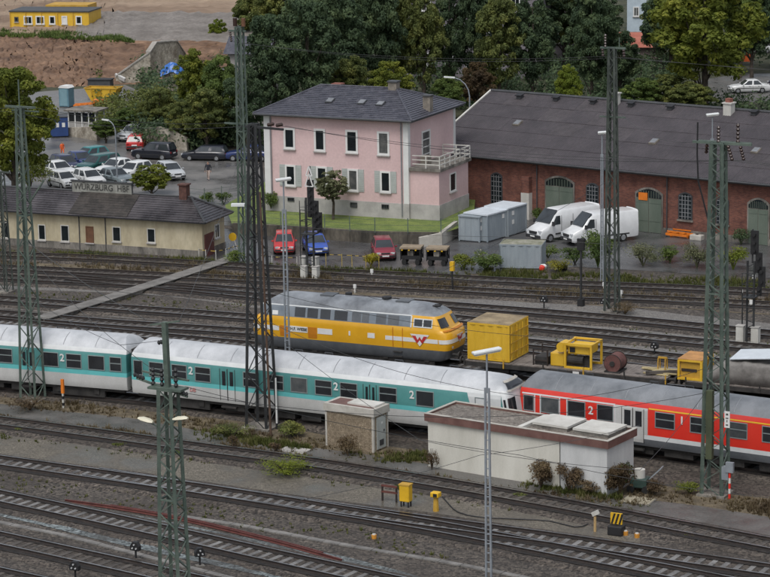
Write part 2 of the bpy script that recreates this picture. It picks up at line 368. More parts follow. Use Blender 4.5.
track('U1', 'rusty track in the weeds closest to the parked cars and warehouse', [(0, 257), (100, 261), (215, 267.5), (340, 275), (440, 280), (550, 286), (650, 289.7), (770, 295)], M_slw, idx=11)
# ================================================================ buildings
M_glass = mat('window_glass', (.012, .016, .018), .12, var=.3, scale=.8, spec=.4)
M_glassl = mat('train_glass', (.02, .022, .025), .1, var=.35, scale=.6, spec=.6)
M_glassc = mat('window_glass_curtained', (.05, .055, .055), .15, col2=(.12, .12, .115), scale=2.2, spec=.4)
M_white = mat('white_paint', (.62, .62, .60), .55, var=.06, scale=1.2, fine=.05)
M_whited = mat('weathered_white', (.42, .41, .37), .7, col2=(.56, .55, .51), scale=.8, fine=.06, stretch=(1, 1, .4))
M_pink = mat('pink_render', (.53, .375, .37), .85, col2=(.61, .445, .435), scale=.3, fine=.05, fscale=6, detail=8)
M_plinth = mat('plinth_render', (.30, .29, .275), .85, col2=(.42, .40, .38), scale=.8, fine=.1, bump=.2)
M_slate = mat('dark_roof_tiles', (.042, .043, .056), .5, col2=(.082, .082, .099), scale=1.6, fine=.3, fscale=7, detail=9, rvar=.12)
M_wroof = mat('warehouse_roof_sheet', (.036, .031, .035), .7, col2=(.056, .048, .053), scale=.45, fine=.14, fscale=4, detail=9, bump=.15, bscale=6)
M_zinc = mat('zinc', (.25, .26, .27), .4, var=.15, metal=.4)
M_dkgrey = mat('dark_grey_metal', (.045, .047, .05), .55, var=.2)
M_black = mat('black_metal', (.012, .012, .013), .6, var=.25)
M_chim = mat('chimney_render', (.13, .115, .095), .9, col2=(.24, .21, .175), scale=2, fine=.15)
M_brickr = mat('chimney_brick', (.15, .055, .04), .9, col2=(.24, .095, .07), scale=4, fine=.2)
M_brickd = mat('sooty_brick', (.055, .026, .02), .9, col2=(.12, .055, .042), scale=4, fine=.2)
M_green = mat('green_door', (.085, .11, .085), .6, col2=(.12, .145, .115), scale=.9, fine=.08, stretch=(1, 1, .3))
M_shut = mat('grey_shutter', (.36, .38, .36), .6, var=.08)
M_cream = mat('cream_render', (.33, .28, .18), .85, col2=(.47, .415, .29), scale=.5, fine=.08, fscale=5, detail=9, stretch=(1, 1, .4))
M_yroof = mat('old_slate_roof', (.018, .015, .016), .34, col2=(.085, .077, .081), scale=.28, fine=.25, fscale=6, detail=10, rvar=.15)
M_brown = mat('brown_board', (.13, .06, .03), .8, var=.2)
M_rdoor = mat('red_brown_door', (.11, .035, .03), .7, var=.2)
M_shedw = mat('shed_white', (.42, .405, .35), .85, col2=(.56, .545, .485), scale=.5, fine=.05, stretch=(1, 1, .25), detail=9)
M_shedg = mat('shed_grey', (.40, .405, .40), .85, col2=(.54, .545, .535), scale=.5, fine=.05, stretch=(1, 1, .25), detail=9)
M_fascia = mat('brown_fascia', (.105, .05, .042), .6, col2=(.16, .085, .07), scale=1.5)
M_roofgr = gravel('roof_gravel', (.10, .085, .07), (.27, .24, .205), stone=9, bump=.5, dirt=(.09, .08, .07))
M_hut = gravel('pebble_dash', (.15, .115, .075), (.30, .24, .165), stone=16, bump=.6, dirt=(.12, .095, .065), patch=.2)
M_hutc = mat('pale_concrete', (.33, .31, .27), .8, col2=(.45, .43, .385), scale=1.2, fine=.1)
M_gcont = mat('grey_container', (.21, .245, .27), .5, col2=(.28, .315, .335), scale=.8, fine=.06, stretch=(1, 1, .3))
M_gtop = mat('pale_container_roof', (.52, .56, .59), .45, var=.08)
M_moss = mat('mossy_roof', (.12, .125, .07), .9, col2=(.3, .29, .24), scale=1.5, fine=.2)
M_ycont = mat('yellow_container', (.56, .335, .02), .45, col2=(.65, .41, .04), scale=.9, fine=.07, stretch=(1, 1, .35))
M_ycdirty = mat('grimy_yellow', (.38, .215, .02), .6, col2=(.50, .30, .04), scale=1.2, fine=.12)
M_stone = mat('rubble_stone', (.16, .135, .10), .9, col2=(.42, .385, .32), scale=1.1, fine=.25, fscale=5, bump=.8, bscale=3, detail=9)
M_coping = mat('coping_stone', (.22, .205, .18), .85, col2=(.33, .31, .28), scale=1, fine=.12)
M_orange = mat('orange_paint', (.60, .16, .012), .5, var=.15)
M_blue = mat('blue_paint', (.02, .05, .16), .5, var=.15)

def brick_mat():
    m = bpy.data.materials.new('brick_wall'); m.use_nodes = True; n = m.node_tree.nodes; l = m.node_tree.links; b = n['Principled BSDF']; b.inputs['Roughness'].default_value = .9
    tc = n.new('ShaderNodeTexCoord'); mp = n.new('ShaderNodeMapping'); mp.inputs['Rotation'].default_value = (R_(90), 0, 0); l.new(tc.outputs['Object'], mp.inputs[0])
    bk = n.new('ShaderNodeTexBrick'); bk.inputs['Scale'].default_value = 1; bk.inputs['Brick Width'].default_value = .27; bk.inputs['Row Height'].default_value = .085
    bk.inputs['Mortar Size'].default_value = .008; bk.inputs['Color1'].default_value = (.125, .042, .030, 1); bk.inputs['Color2'].default_value = (.21, .074, .047, 1); bk.inputs['Mortar'].default_value = (.16, .11, .09, 1)
    l.new(mp.outputs[0], bk.inputs[0])
    nz = n.new('ShaderNodeTexNoise'); nz.inputs['Scale'].default_value = .8; nz.inputs['Detail'].default_value = 9; nz.inputs['Roughness'].default_value = .75; l.new(tc.outputs['Object'], nz.inputs[0])
    rp = n.new('ShaderNodeValToRGB'); rp.color_ramp.elements[0].position = .33; rp.color_ramp.elements[1].position = .6; rp.color_ramp.elements[0].color = (.42, .40, .42, 1); rp.color_ramp.elements[1].color = (1, 1, 1, 1)
    l.new(nz.outputs[0], rp.inputs[0]); mx = n.new('ShaderNodeMixRGB'); mx.blend_type = 'MULTIPLY'; mx.inputs[0].default_value = 1
    l.new(bk.outputs[0], mx.inputs[1]); l.new(rp.outputs[0], mx.inputs[2]); l.new(mx.outputs[0], b.inputs['Base Color'])
    return m
M_brick = brick_mat()

def PL(plane):          # wall plane -> mapping (u along, v up, out) to local xyz
    ax, c, sg = plane
    if ax == 'y': return lambda u, v, o: (u, c + sg * o, v)
    return lambda u, v, o: (c + sg * o, u, v)
def pbox(mb, P, u0, u1, v0, v1, o0, o1):
    return mb.add([P(u0, v0, o0), P(u1, v0, o0), P(u1, v1, o0), P(u0, v1, o0), P(u0, v0, o1), P(u1, v0, o1), P(u1, v1, o1), P(u0, v1, o1)],
                  [(0, 3, 2, 1), (4, 5, 6, 7), (0, 1, 5, 4), (1, 2, 6, 5), (2, 3, 7, 6), (3, 0, 4, 7)])
def window(parent, plane, u0, u1, v0, v1, fw=.12, m=None, g=None, proud=.07, nv=0, nh=0, shutters='', sill=True, name='window', barm=None, bw=.05, shm=None):
    P = PL(plane); m = m or M_white; mb = MB()
    pbox(mb, P, u0, u0 + fw, v0, v1, .002, proud); pbox(mb, P, u1 - fw, u1, v0, v1, .002, proud)
    pbox(mb, P, u0 + fw, u1 - fw, v0, v0 + fw, .002, proud); pbox(mb, P, u0 + fw, u1 - fw, v1 - fw, v1, .002, proud)
    w = mb.build(name, m, parent)
    a, b, c, d = u0 + fw, u1 - fw, v0 + fw, v1 - fw
    pbox(MB(), P, a, b, c, d, -.03, .012).build('pane', g or random.choice((M_glass, M_glass, M_glassc)), w)
    mb = MB()
    for i in range(nv): x = a + (b - a) * (i + 1) / (nv + 1); pbox(mb, P, x - bw / 2, x + bw / 2, c, d, .013, .04)
    for i in range(nh): z = c + (d - c) * (i + 1) / (nh + 1); pbox(mb, P, a, b, z - bw / 2, z + bw / 2, .014, .036)
    if nv or nh: mb.build('sash_bar', barm or m, w)
    if sill: pbox(MB(), P, u0 - .06, u1 + .06, v0 - .08, v0 - .003, .0, proud + .1).build('sill', M_plinth, w)
    for s in shutters:
        sw = (u1 - u0) * .5; x0 = u0 - sw - .02 if s == 'l' else u1 + .02
        mb = MB(); 
        pbox(mb, P, x0, x0 + sw, v0, v1, .01, .05)
        for k in range(9): zz = v0 + .1 + (v1 - v0 - .2) * k / 9; pbox(mb, P, x0 + .06, x0 + sw - .06, zz, zz + .06, .045, .065)
        mb.build('shutter', shm or M_shut, w)
    return w
def rect(F, ly, x0, y0, x1, y1):    # photo rectangle on a wall plane -> u0,u1,v0,v1
    xm, ym = (x0 + x1) / 2, (y0 + y1) / 2
    return F.py(x0, ym, ly)[0], F.py(x1, ym, ly)[0], F.py(xm, y1, ly)[1], F.py(xm, y0, ly)[1]
def rectx(F, lx, x0, y0, x1, y1):
    xm, ym = (x0 + x1) / 2, (y0 + y1) / 2
    return F.px(x0, ym, lx)[0], F.px(x1, ym, lx)[0], F.px(xm, y1, lx)[1], F.px(xm, y0, lx)[1]
def slope(mb, A, B, C, D, n, lift=.045):
    """roof plane eave A-B, ridge D-C laid in n overlapping courses"""
    A, B, C, D = map(Vector, (A, B, C, D)); N = (B - A).cross(D - A).normalized()
    if N.z < 0: N = -N
    for i in range(n):
        t0, t1 = i / n, (i + 1) / n
        a, b = A.lerp(D, t0), B.lerp(C, t0); c, d = B.lerp(C, t1), A.lerp(D, t1)
        mb.add([a + N * .002, b + N * .002, b + N * lift, a + N * lift, c + N * .004, d + N * .004], [(0, 1, 2, 3), (3, 2, 4, 5)])

# ---------------------------------------------------------------- pink house on its raised lawn
LZ = 1.15
hP = G(409, 216.5, LZ); HF = Frame(hP, R_(-25))
hx0 = HF.py(265, 160, 0)[0]; hd = HF.px(455, 118, 0)[0]; ez = HT(hP, 121.8)
house = thing('pink_house', 'two-storey pink house with white corner strips and dark hipped roof', 'house', hP, HF.rz)
MB().box(hx0, 0, 0, hd, 1.0, ez).build('wall', M_pink, house)
MB().box(hx0 - .04, .04, -.04, hd + .04, -.6, 1.0).build('plinth', M_plinth, house)
for x0, x1, y0, y1 in ((hx0 - .03, hx0 + .5, -.03, .3), (-.42, .03, -.03, .4), (-.3, .031, hd - .4, hd + .03)):
    MB().box(x0, x1, y0, y1, 1.003, ez - .002).build('corner_strip', M_white, house)
MB().box(hx0 - .6, .6, -.6, hd + .6, ez, ez + .14).build('eave_board', M_dkgrey, house)
ov = .66; rz_ = ez + .14
rl = HF.py(321, 86, hd / 2); rr_ = HF.py(396, 88, hd / 2); zr = (rl[1] + rr_[1]) / 2
e = [(hx0 - ov, -ov, rz_), (ov, -ov, rz_), (ov, hd + ov, rz_), (hx0 - ov, hd + ov, rz_)]; r1 = (rl[0], hd / 2, zr); r2 = (rr_[0], hd / 2, zr)
mb = MB(); slope(mb, e[0], e[1], r2, r1, 17); slope(mb, e[1], e[2], r2, r2, 17); slope(mb, e[2], e[3], r1, r2, 17); slope(mb, e[3], e[0], r1, r1, 17)
hroof = mb.build('roof', M_slate, house)
mb = MB()
for a, b in ((e[1], r2), (e[0], r1), (r1, r2), (e[2], r2)): mb.tube([Vector(a) + Vector((0, 0, .04)), Vector(b) + Vector((0, 0, .04))], .09, 6)
mb.build('ridge_tiles', M_slate, hroof)
def on_roof(x, y):            # photo point on the front roof plane
    o = HF.loc(CPos); d = HF.loc(CPos + pray(x, y)) - o; A = Vector(e[0]); N = (Vector(e[1]) - A).cross(Vector(r1) - A)
    return o + d * ((A - o).dot(N) / d.dot(N))
for x, y in ((330, 101.5), (362, 103), (380.5, 104.5)):
    p = on_roof(x, y); mb = MB().cbox((p.x, p.y, p.z + .06), (.62, .75, .12), rx=math.atan2(zr - rz_, hd / 2 + ov))
    s_ = mb.build('roof_light', M_dkgrey, hroof); MB().cbox((p.x, p.y - .02, p.z + .13), (.5, .62, .03), rx=math.atan2(zr - rz_, hd / 2 + ov)).build('pane', M_zinc, s_)
def chimney(parent, x, y, z0, z1, wd, m, cap=M_dkgrey, dp=None):
    c = MB().cbox((x, y, (z0 + z1) / 2), (wd, dp or wd, z1 - z0)).build('chimney', m, parent)
    MB().cbox((x, y, z1 + .05), (wd + .16, (dp or wd) + .16, .1)).build('chimney_cap', cap, c)
q = HF.py(394, 90, hd / 2); chimney(hroof, q[0], hd / 2, zr - .6, HF.py(394, 82, hd / 2)[1], .72, M_chim)
def on_hip(x, y):
    o = HF.loc(CPos); d = HF.loc(CPos + pray(x, y)) - o; A = Vector(e[1]); N = (Vector(e[2]) - A).cross(Vector(r2) - A)
    return o + d * ((A - o).dot(N) / d.dot(N))
q = on_hip(428, 110); chimney(hroof, q.x, q.y, q.z - .5, HF.py(428, 96, q.y)[1], .62, M_chim)
q = HF.py(338, 88, hd * .62); chimney(hroof, q[0], hd * .62, zr - .9, HF.py(338, 84.5, hd * .62)[1], .7, M_brickr, M_brickr)
FP = ('y', 0, -1)
for x0, y0, x1, y1 in ((283.9, 128, 295.2, 149), (314.3, 128.8, 325.5, 151.4), (345.8, 130, 358, 153), (377.5, 131.5, 389.6, 155.3)):
    window(house, FP, *rect(HF, 0, x0, y0, x1, y1), fw=.16, nh=0, nv=0)
for x0, y0, x1, y1, s_ in ((285.4, 164.8, 296, 186.2, 'lr'), (316.5, 166.5, 327.4, 188, 'lr'), (347.8, 169, 358.5, 191.3, 'lr'), (380.3, 171.2, 391, 192.6, 'lr')):
    window(house, FP, *rect(HF, 0, x0, y0, x1, y1), fw=.15, shutters=s_)
for x0, y0, x1, y1 in ((287.8, 197.6, 294.4, 201.2), (350.5, 202.4, 357.4, 207.5), (381.8, 204.4, 389, 208.8)):
    u0, u1, v0, v1 = rect(HF, -.04, x0, y0, x1, y1); window(house, ('y', -.04, -1), u0, u1, v0, v1, fw=.05, m=M_dkgrey, sill=False, name='cellar_window', nv=2)
u0, u1, v0, v1 = rectx(HF, 0, 421.5, 130, 430, 163)
dz = HF.px(424, 166, 0)[1]
window(house, ('x', 0, 1), u0, u1, max(v0, 3.6), v1, fw=.14, nv=0, nh=3, sill=False, name='terrace_door', bw=.08)
# annex with terrace
bx = HF.py(439.3, 200, .25)[0]; bd = HF.px(468.3, 190, bx)[0]; bz = HF.py(439, 172, .25)[1]
MB().box(.003, bx, .25, bd, 1.0, bz).build('annex_wall', M_pink, house)
MB().box(.003, bx + .04, .21, bd + .04, -.6, 1.0).build('annex_plinth', M_plinth, house)
MB().box(.032, bx + .22, .03, bd + .2, bz, bz + .24).build('terrace_slab', M_concd, house)
window(house, ('x', bx, 1), *rectx(HF, bx, 449.5, 172.5, 455.6, 191.5), fw=.1, sill=True)
def railing(parent, pts, h, m, nrail=3, post=1.1, t=.05):
    for a, b in zip(pts, pts[1:]):
        a, b = Vector(a), Vector(b); n = max(1, round((b - a).length / post))
        for i in range(n + 1):
            p = a.lerp(b, i / n)
            if i == 0 and a is not Vector(pts[0]) and tuple(a) != tuple(pts[0]): continue
            ubar('railing_post', parent, p, p + Vector((0, 0, h)), t, m)
        for k in range(nrail):
            z = h * (k + 1) / nrail - .02; ubar('railing_rail', parent, a + Vector((0, 0, z)), b + Vector((0, 0, z)), t * .9, m)
railing(house, [(.3, .12, bz + .24), (bx + .12, .12, bz + .24), (bx + .12, bd + .1, bz + .24), (.3, bd + .1, bz + .24)], 1.0, M_whited, 3, 1.05, .075)
MB().box(.35, .95, 1.6, 2.4, bz + .25, bz + .95).build('terrace_bench', M_chim, house)

for x, y in ((-.55, -.09), (hx0 + .62, -.09)): MB().tube([(x, y, .0), (x, y, ez)], .055, 8).build('downpipe', M_zinc, house)
MB().tube([(hx0 - .66, -.7, ez + .1), (.66, -.7, ez + .1)], .08, 8).build('gutter', M_dkgrey, house)
# lawn terrace and its retaining wall
def P3(x, y, z): return G(x, y, z)
lw = [P3(232, 224.5, .75), P3(300, 228, .8), P3(375, 233, .85), P3(440, 234, .9), P3(459, 228, .9), P3(474, 214, 1.0), P3(476, 190, 1.15), P3(268, 180, 1.15), P3(225, 205, .9)]
mb = MB(); mb.add([tuple(p) for p in lw], [tuple(range(len(lw)))]); struct('lawn', mb, M_lawn)
def wall_line(name, label, pts, thick, m, cope=None, cat='wall', base=-.1, panel=None, panel_name='wall_panel'):
    """free-standing wall through ground points with a top height at each; built in panels"""
    t = thing(name, label, cat, pts[0][0]); o = pts[0][0]
    for (A, za), (B, zb) in zip(pts, pts[1:]):
        d = (B - A); d.z = 0; L = d.length; n = max(1, round(L / panel)) if panel else 1; dn = d.normalized(); nn = Vector((-dn.y, dn.x, 0)) * thick
        for i in range(n):
            g_ = .012 if panel else 0
            a = A.lerp(B, i / n) + dn * g_; b = A.lerp(B, (i + 1) / n) - dn * g_; ha = za + (zb - za) * i / n; hb = za + (zb - za) * (i + 1) / n
            a = a - o; b = b - o; a.z = b.z = 0
            mb = MB(); Z = lambda p, z: Vector((p.x, p.y, z))
            vs = [Z(a, base), Z(b, base), Z(b + nn, base), Z(a + nn, base), Z(a, ha), Z(b, hb), Z(b + nn, hb), Z(a + nn, ha)]
            mb.add(vs, [(0, 3, 2, 1), (4, 5, 6, 7), (0, 1, 5, 4), (1, 2, 6, 5), (2, 3, 7, 6), (3, 0, 4, 7)]); mb.build(panel_name, m, t)
        if cope:
            a = A - o; b = B - o; a.z = b.z = 0; e_ = nn.normalized() * .08
            mb = MB(); vs = [Z(a - e_, za + .003), Z(b - e_, zb + .003), Z(b + nn + e_, zb + .003), Z(a + nn + e_, za + .003), Z(a - e_, za + .16), Z(b - e_, zb + .16), Z(b + nn + e_, zb + .16), Z(a + nn + e_, za + .16)]
            mb.add(vs, [(0, 3, 2, 1), (4, 5, 6, 7), (0, 1, 5, 4), (1, 2, 6, 5), (2, 3, 7, 6), (3, 0, 4, 7)]); mb.build('coping', cope, t)
    return t
W0 = [(p - Vector((0, 0, p.z)), p.z + .1) for p in lw[:4]]
M_concdd = mat('mossy_dark_concrete', (.038, .034, .027), .9, col2=(.12, .105, .082), scale=.8, fine=.25, fscale=6, bump=.4, stretch=(1, 1, .35))
wall_line('retaining_wall', 'dark stained concrete retaining wall below the lawn of the pink house', W0, .3, M_concdd, None, panel=2.2)
wall_line('retaining_wall', 'pale stepped concrete wall beside the grey storage containers', [(W0[3][0] + Vector((-1.6, -.6, 0)), .75), (W0[3][0] + Vector((.15, -.2, 0)), 1.0), (G(452, 240), 1.15), (G(458, 236), 1.2)], .3, M_hutc, None, panel=1.3)

# ---------------------------------------------------------------- brick warehouse
WF = Frame(G(610, 228), R_(-36.5)); wh_z = HT(G(610, 228), 167.5)
ware = thing('brick_warehouse', 'long red brick goods warehouse with grey sheet roof and green doors', 'warehouse', WF.o, WF.rz)
# ridge depth: the left verge must run through both its photo points
best = None
for k in range(40, 160):
    D_ = k / 10; lx, lz = WF.py(491.5, 91, D_)
    t = .5; yy = -.6 + (D_ + .6) * t; lx2, lz2 = WF.py(456, 123.5, yy); 
    # slope point at height fraction of lz2
    fr = (lz2 - wh_z) / max(.1, lz - wh_z); yy = -.6 + (D_ + .6) * fr; lx2, lz2 = WF.py(456, 123.5, yy); fr = (lz2 - wh_z) / max(.1, lz - wh_z); yy = -.6 + (D_ + .6) * fr; lx2, lz2 = WF.py(456, 123.5, yy)
    er = abs(lx - lx2)
    if best is None or er < best[0]: best = (er, D_, lx, lz)
_, wD, wx0, wzr = best
wx1 = WF.py(770, 240, 0)[0] + 16
print('warehouse', best)
MB().box(wx0 + .3, wx1, 0, wD * 2, .5, wh_z).build('brick_wall', M_brick, ware)
MB().box(wx0 + .24, wx1 + .05, -.07, wD * 2 + .07, -.2, .5).build('base_course', M_concd, ware)
for sgn in (0, 1):
    y = wD * 2 * sgn
mb = MB().prism([(0.0, wh_z + .002), (wD * 2, wh_z + .002), (wD, wzr - .25)], 'X', wx0 + .3, wx0 + .6); mb.build('gable', M_brick, ware)
# roof in sheets
Lr = math.hypot(wD + .7, wzr - wh_z); pitch = math.atan2(wzr - wh_z, wD + .7); NR, CW = 5, 2.4
nc = int((wx1 - wx0) / CW) + 1; M_b = [mat('warehouse_roof_sheet_b', (.041, .035, .038), .7, col2=(.065, .056, .060), scale=.5, fine=.14, fscale=4, detail=9), M_wroof]
mesh_s = []
def sheet_mesh(m):
    mb = MB(); n = 24; ring0 = []; hh = Lr / NR + .12
    for i in range(n + 1):
        x = CW * i / n; z = .022 * math.sin(i * math.pi / 1.0 + .5 * math.pi * (i % 2)) if False else (.03 if i % 2 else 0)
        ring0.append((x, z))
    top = [(x, 0, z + .03) for x, z in ring0] + [(x, hh, z + .004) for x, z in ring0]
    k = n + 1
    mb.add(top, [(i, i + 1, k + i + 1, k + i) for i in range(n)])
    bot = [(0, 0, -.02), (CW, 0, -.02), (CW, hh, -.02), (0, hh, -.02)]
    mb.add(bot, [(0, 1, 2, 3)]); mb.add([(x, 0, z + .03) for x, z in ring0] + [(x, 0, -.02) for x, z in ring0], [(i, i + 1, k + i + 1, k + i) for i in range(n)])
    return mb.mesh('roof_sheet', m)
mesh_s = [sheet_mesh(m) for m in M_b]
roofp = MB().prism([(-.68, wh_z - .06), (wD, wzr - .06), (wD * 2 + .68, wh_z - .06), (wD * 2 + .6, wh_z - .22), (wD, wzr - .25), (-.6, wh_z - .22)], 'X', wx0 + .02, wx1 + .3).build('roof', M_dkgrey, ware)
rnd = random.Random(3)
for r in range(NR):
    for c in range(nc):
        s0 = r / NR; 
        p = Vector((wx0 + c * CW, -.7 + (wD + .7) * s0, wh_z + (wzr - wh_z) * s0))
        inst('roof_sheet', mesh_s[0 if rnd.random() < .3 else 1], roofp, Matrix.Translation(p) @ Matrix.Rotation(pitch, 4, 'X') @ Matrix.Translation((0, 0, rnd.uniform(0, .012))))
mb = MB().prism([(wD * 2 + .7, wh_z), (wD, wzr + .02), (wD, wzr - .05), (wD * 2 + .7, wh_z - .05)], 'X', wx0, wx1); mb.build('rear_roof', M_wroof, ware)
MB().tube([(wx0, wD, wzr + .06), (wx1, wD, wzr + .06)], .13, 8).build('ridge_cap', M_dkgrey, roofp)
MB().tube([(wx0, -.78, wh_z - .05), (wx1, -.78, wh_z - .05)], .085, 8).build('gutter', M_dkgrey, roofp)
mb = MB(); mb.bar((wx0 - .06, -.72, wh_z + .05), (wx0 - .06, wD, wzr + .08), .16, .1); mb.build('verge_board', M_whited, roofp)
def on_wroof(x, y):
    o = WF.loc(CPos); d = WF.loc(CPos + pray(x, y)) - o; A = Vector((0, -.7, wh_z)); N = Vector((0, -(wzr - wh_z), wD + .7))
    return o + d * ((A - o).dot(N) / d.dot(N))
for x, y in ((520, 98.5), (556.5, 100.6), (593.5, 103.7), (631.4, 106.4), (670.7, 109.6), (754.5, 115)):
    p = on_wroof(x, y); v_ = MB().cbox((p.x, p.y, p.z + .14), (.42, .5, .3)).build('roof_vent', M_dkgrey, roofp); MB().cbox((p.x, p.y - .05, p.z + .33), (.6, .66, .06), rx=pitch * .5).build('vent_hood', M_black, v_)
for x, y in ((517.6, 124.5), (654, 143), (756, 152)):
    p = on_wroof(x, y); v_ = MB().cbox((p.x, p.y, p.z + .08), (.6, .75, .2), rx=pitch).build('roof_hatch', M_chim, roofp); MB().cbox((p.x, p.y - .03, p.z + .2), (.5, .65, .03), rx=pitch).build('pane', M_zinc, v_)
for x, y, h, cm in ((729, 114, 1.25, M_whited), (617, 104.5, 1.3, M_whited)):
    p = on_wroof(x, y); chimney(roofp, p.x, p.y, p.z - .4, p.z + h - .4, .7 if x > 700 else .42, M_whited, cm); 
    if x > 700: MB().cbox((p.x, p.y, p.z + h - .15), (.45, .45, .32)).build('chimney_pot', M_brickr, roofp)
def arch_poly(u0, u1, v0, v1, rise, n=10):
    pts = [(u0, v0), (u1, v0)]
    for i in range(n + 1):
        t = i / n; u = u1 + (u0 - u1) * t; pts.append((u, v1 - rise + rise * math.sin(math.pi * t) ** .8))
    return pts
def arch_window(parent, F, x0, y0, x1, y1):
    u0, u1, v0, v1 = rect(F, 0, x0, y0, x1, y1); rise = .28
    w = MB().prism(arch_poly(u0 - .1, u1 + .1, v0 - .06, v1 + .1, rise), 'Y', -.05, .02).build('arched_window', M_dkgrey, parent)
    MB().prism(arch_poly(u0, u1, v0, v1, rise), 'Y', -.056, -.052).build('pane', M_glass, w)
    mb = MB()
    for i in range(3): x = u0 + (u1 - u0) * (i + 1) / 4; mb.box(x - .028, x + .028, -.085, -.06, v0, v1 - .12)
    for i in range(6): z = v0 + (v1 - v0) * (i + .6) / 6.3; mb.box(u0, u1, -.083, -.061, z - .022, z + .022)
    mb.build('glazing_bars', M_zinc, w)
    MB().box(u0 - .18, u1 + .18, -.14, .02, v0 - .2, v0 - .065).build('sill', M_concd, w)
for r in ((492, 173.5, 501.6, 203), (587.3, 184, 598, 209.5), (679.6, 193.5, 691.5, 219), (717.5, 198, 728, 223.5), (795, 207, 807, 233), (826, 211, 838, 237), (912, 221, 924, 248)): arch_window(ware, WF, *r)
def ware_door(x0, y0, x1, y1, board=False):
    u0, u1, v0, v1 = rect(WF, 0, x0, y0, x1, y1); v0 = .02; rise = .45; sp = v1 - .75
    d = MB().prism(arch_poly(u0 - .12, u1 + .12, v0, v1 + .14, rise), 'Y', -.09, -.02).build('warehouse_door', M_concd, ware)
    um = (u0 + u1) / 2
    for a, b in ((u0, um - .02), (um + .02, u1)):
        mb = MB().box(a, b, -.13, -.09, v0 + .02, sp)
        n = 5
        mb.box(a + .05, b - .05, -.15, -.131, v0 + .9, v0 + 1.02); mb.box(a + .05, b - .05, -.15, -.131, sp - .35, sp - .23)
        mb.build('door_leaf', M_green, d)
    MB().prism(arch_poly(u0, u1, sp + .06, v1, rise), 'Y', -.115, -.092).build('lunette_pane', M_glass, d)
    mb = MB()
    for i in range(9): x = u0 + (u1 - u0) * (i + 1) / 10; mb.box(x - .02, x + .02, -.14, -.116, sp + .06, v1 - .14)
    mb.build('lunette_bars', M_green, d)
    if board: MB().box(u0 + .25, u0 + 1.05, -.2, -.142, sp - .15, sp + .45).build('orange_board', M_orange, d)
ware_door(546.7, 177.5, 573.7, 219); ware_door(637, 189, 662, 230, True); ware_door(749, 199.5, 768.5, 245); ware_door(866, 213, 888, 259)
u0, u1, v0, v1 = rect(WF, 0, 524.5, 176, 532, 219)
MB().box(u0, u1, -.45, -.002, v0 + 2.2, v1).build('pilaster', M_brick, ware); MB().box(u0 - .02, u1 + .02, -.5, -.001, -.1, v0 + 2.2).build('white_cabinet', M_whited, ware)
for x, y in ((603, 196), (667, 200), (537, 196)): 
    u, v = WF.py(x, y, -.1); MB().tube([(u, -.12, .1), (u, -.12, wh_z - .1)], .05, 6).build('downpipe', M_dkgrey, ware)

# ---------------------------------------------------------------- low cream station building
YF = Frame(G(203, 258), R_(-23)); yz = HT(YF.o, 222.5); yx0 = -24.0
ybl = thing('station_building', 'low cream rendered railway building with dark slate hipped roof', 'building', YF.o, YF.rz)
yd = YF.px(224.5, 232, 0)[0]
MB().box(yx0, 0, 0, yd, .55, yz).build('wall', M_cream, ybl)
MB().box(yx0 - .05, .05, -.06, yd + .05, -.2, .55).build('plinth', M_concd, ybl)
apx, apz = YF.py(184, 197, yd / 2)
hipx = -yd / 2 * .95; rz0 = yz + .05; o_ = .55
zrd = max(apz, yz + 1.2)
e = [(yx0, -o_, rz0), (o_, -o_, rz0), (o_, yd + o_, rz0), (yx0, yd + o_, rz0)]; r2 = (hipx, yd / 2, zrd); r1 = (yx0, yd / 2, zrd)
print('yellow', yd, yz, zrd)
MB().box(yx0, o_ - .05, -o_ + .05, yd + o_ - .05, yz - .03, yz + .05).build('eave_board', M_dkgrey, ybl)
mb = MB(); slope(mb, e[0], e[1], r2, r1, 11, .035); slope(mb, e[1], e[2], r2, r2, 11, .035); slope(mb, e[2], e[3], r1, r2, 11, .035)
yroof = mb.build('roof', M_yroof, ybl)
mb = MB()
for a, b in ((e[1], r2), (r1, r2), (e[2], r2)): mb.tube([Vector(a) + Vector((0, 0, .03)), Vector(b) + Vector((0, 0, .03))], .09, 6)
mb.build('ridge_tiles', M_dkgrey, yroof)
_n = math.hypot(yd / 2 + o_, zrd - rz0); _f = lambda t, l: (-o_ + (yd / 2 + o_) * t - (zrd - rz0) / _n * l, rz0 + (zrd - rz0) * t + (yd / 2 + o_) / _n * l)
_xa, _xb = YF.py(77, 205, yd / 4)[0], YF.py(135, 208, yd / 4)[0]
for k in range(9):
    t0, t1 = .06 + k * .1, .06 + (k + 1) * .1 + .01; (ya, za), (yb, zb) = _f(t0, .075), _f(t1, .055)
    MB().add([(_xa, ya, za), (_xb, ya, za), (_xb, yb, zb), (_xa, yb, zb), (_xa, ya, za - .06), (_xb, ya, za - .06), (_xb, yb, zb - .06), (_xa, yb, zb - .06)], [(0, 1, 2, 3), (4, 7, 6, 5), (0, 4, 5, 1), (1, 5, 6, 2), (2, 6, 7, 3), (3, 7, 4, 0)]).build('mossy_slate_course', mat('mossy_slates', (.014, .012, .01), .55, col2=(.05, .042, .036), scale=1.1, fine=.3, fscale=6, detail=9), yroof)
q = YF.py(184.5, 195, yd / 2); chimney(yroof, q[0], yd / 2, zrd - .5, YF.py(184, 185, yd / 2)[1], .62, M_brickd, M_brickd)
for i, (x0, y0, x1, y1) in enumerate(((2, 222, 9, 238), (38.5, 224.5, 45.8, 240), (61, 225, 69.3, 241.5), (86, 226.3, 93.8, 242.7), (112.6, 226.6, 121, 241.6), (147.3, 228.4, 155.5, 242.7))):
    window(ybl, FP, *rect(YF, 0, x0, y0, x1, y1), fw=.07, m=M_whited if i != 3 else M_brown, g=M_brown if i == 3 else M_glass, proud=.05, nv=0, nh=0, bw=.04)
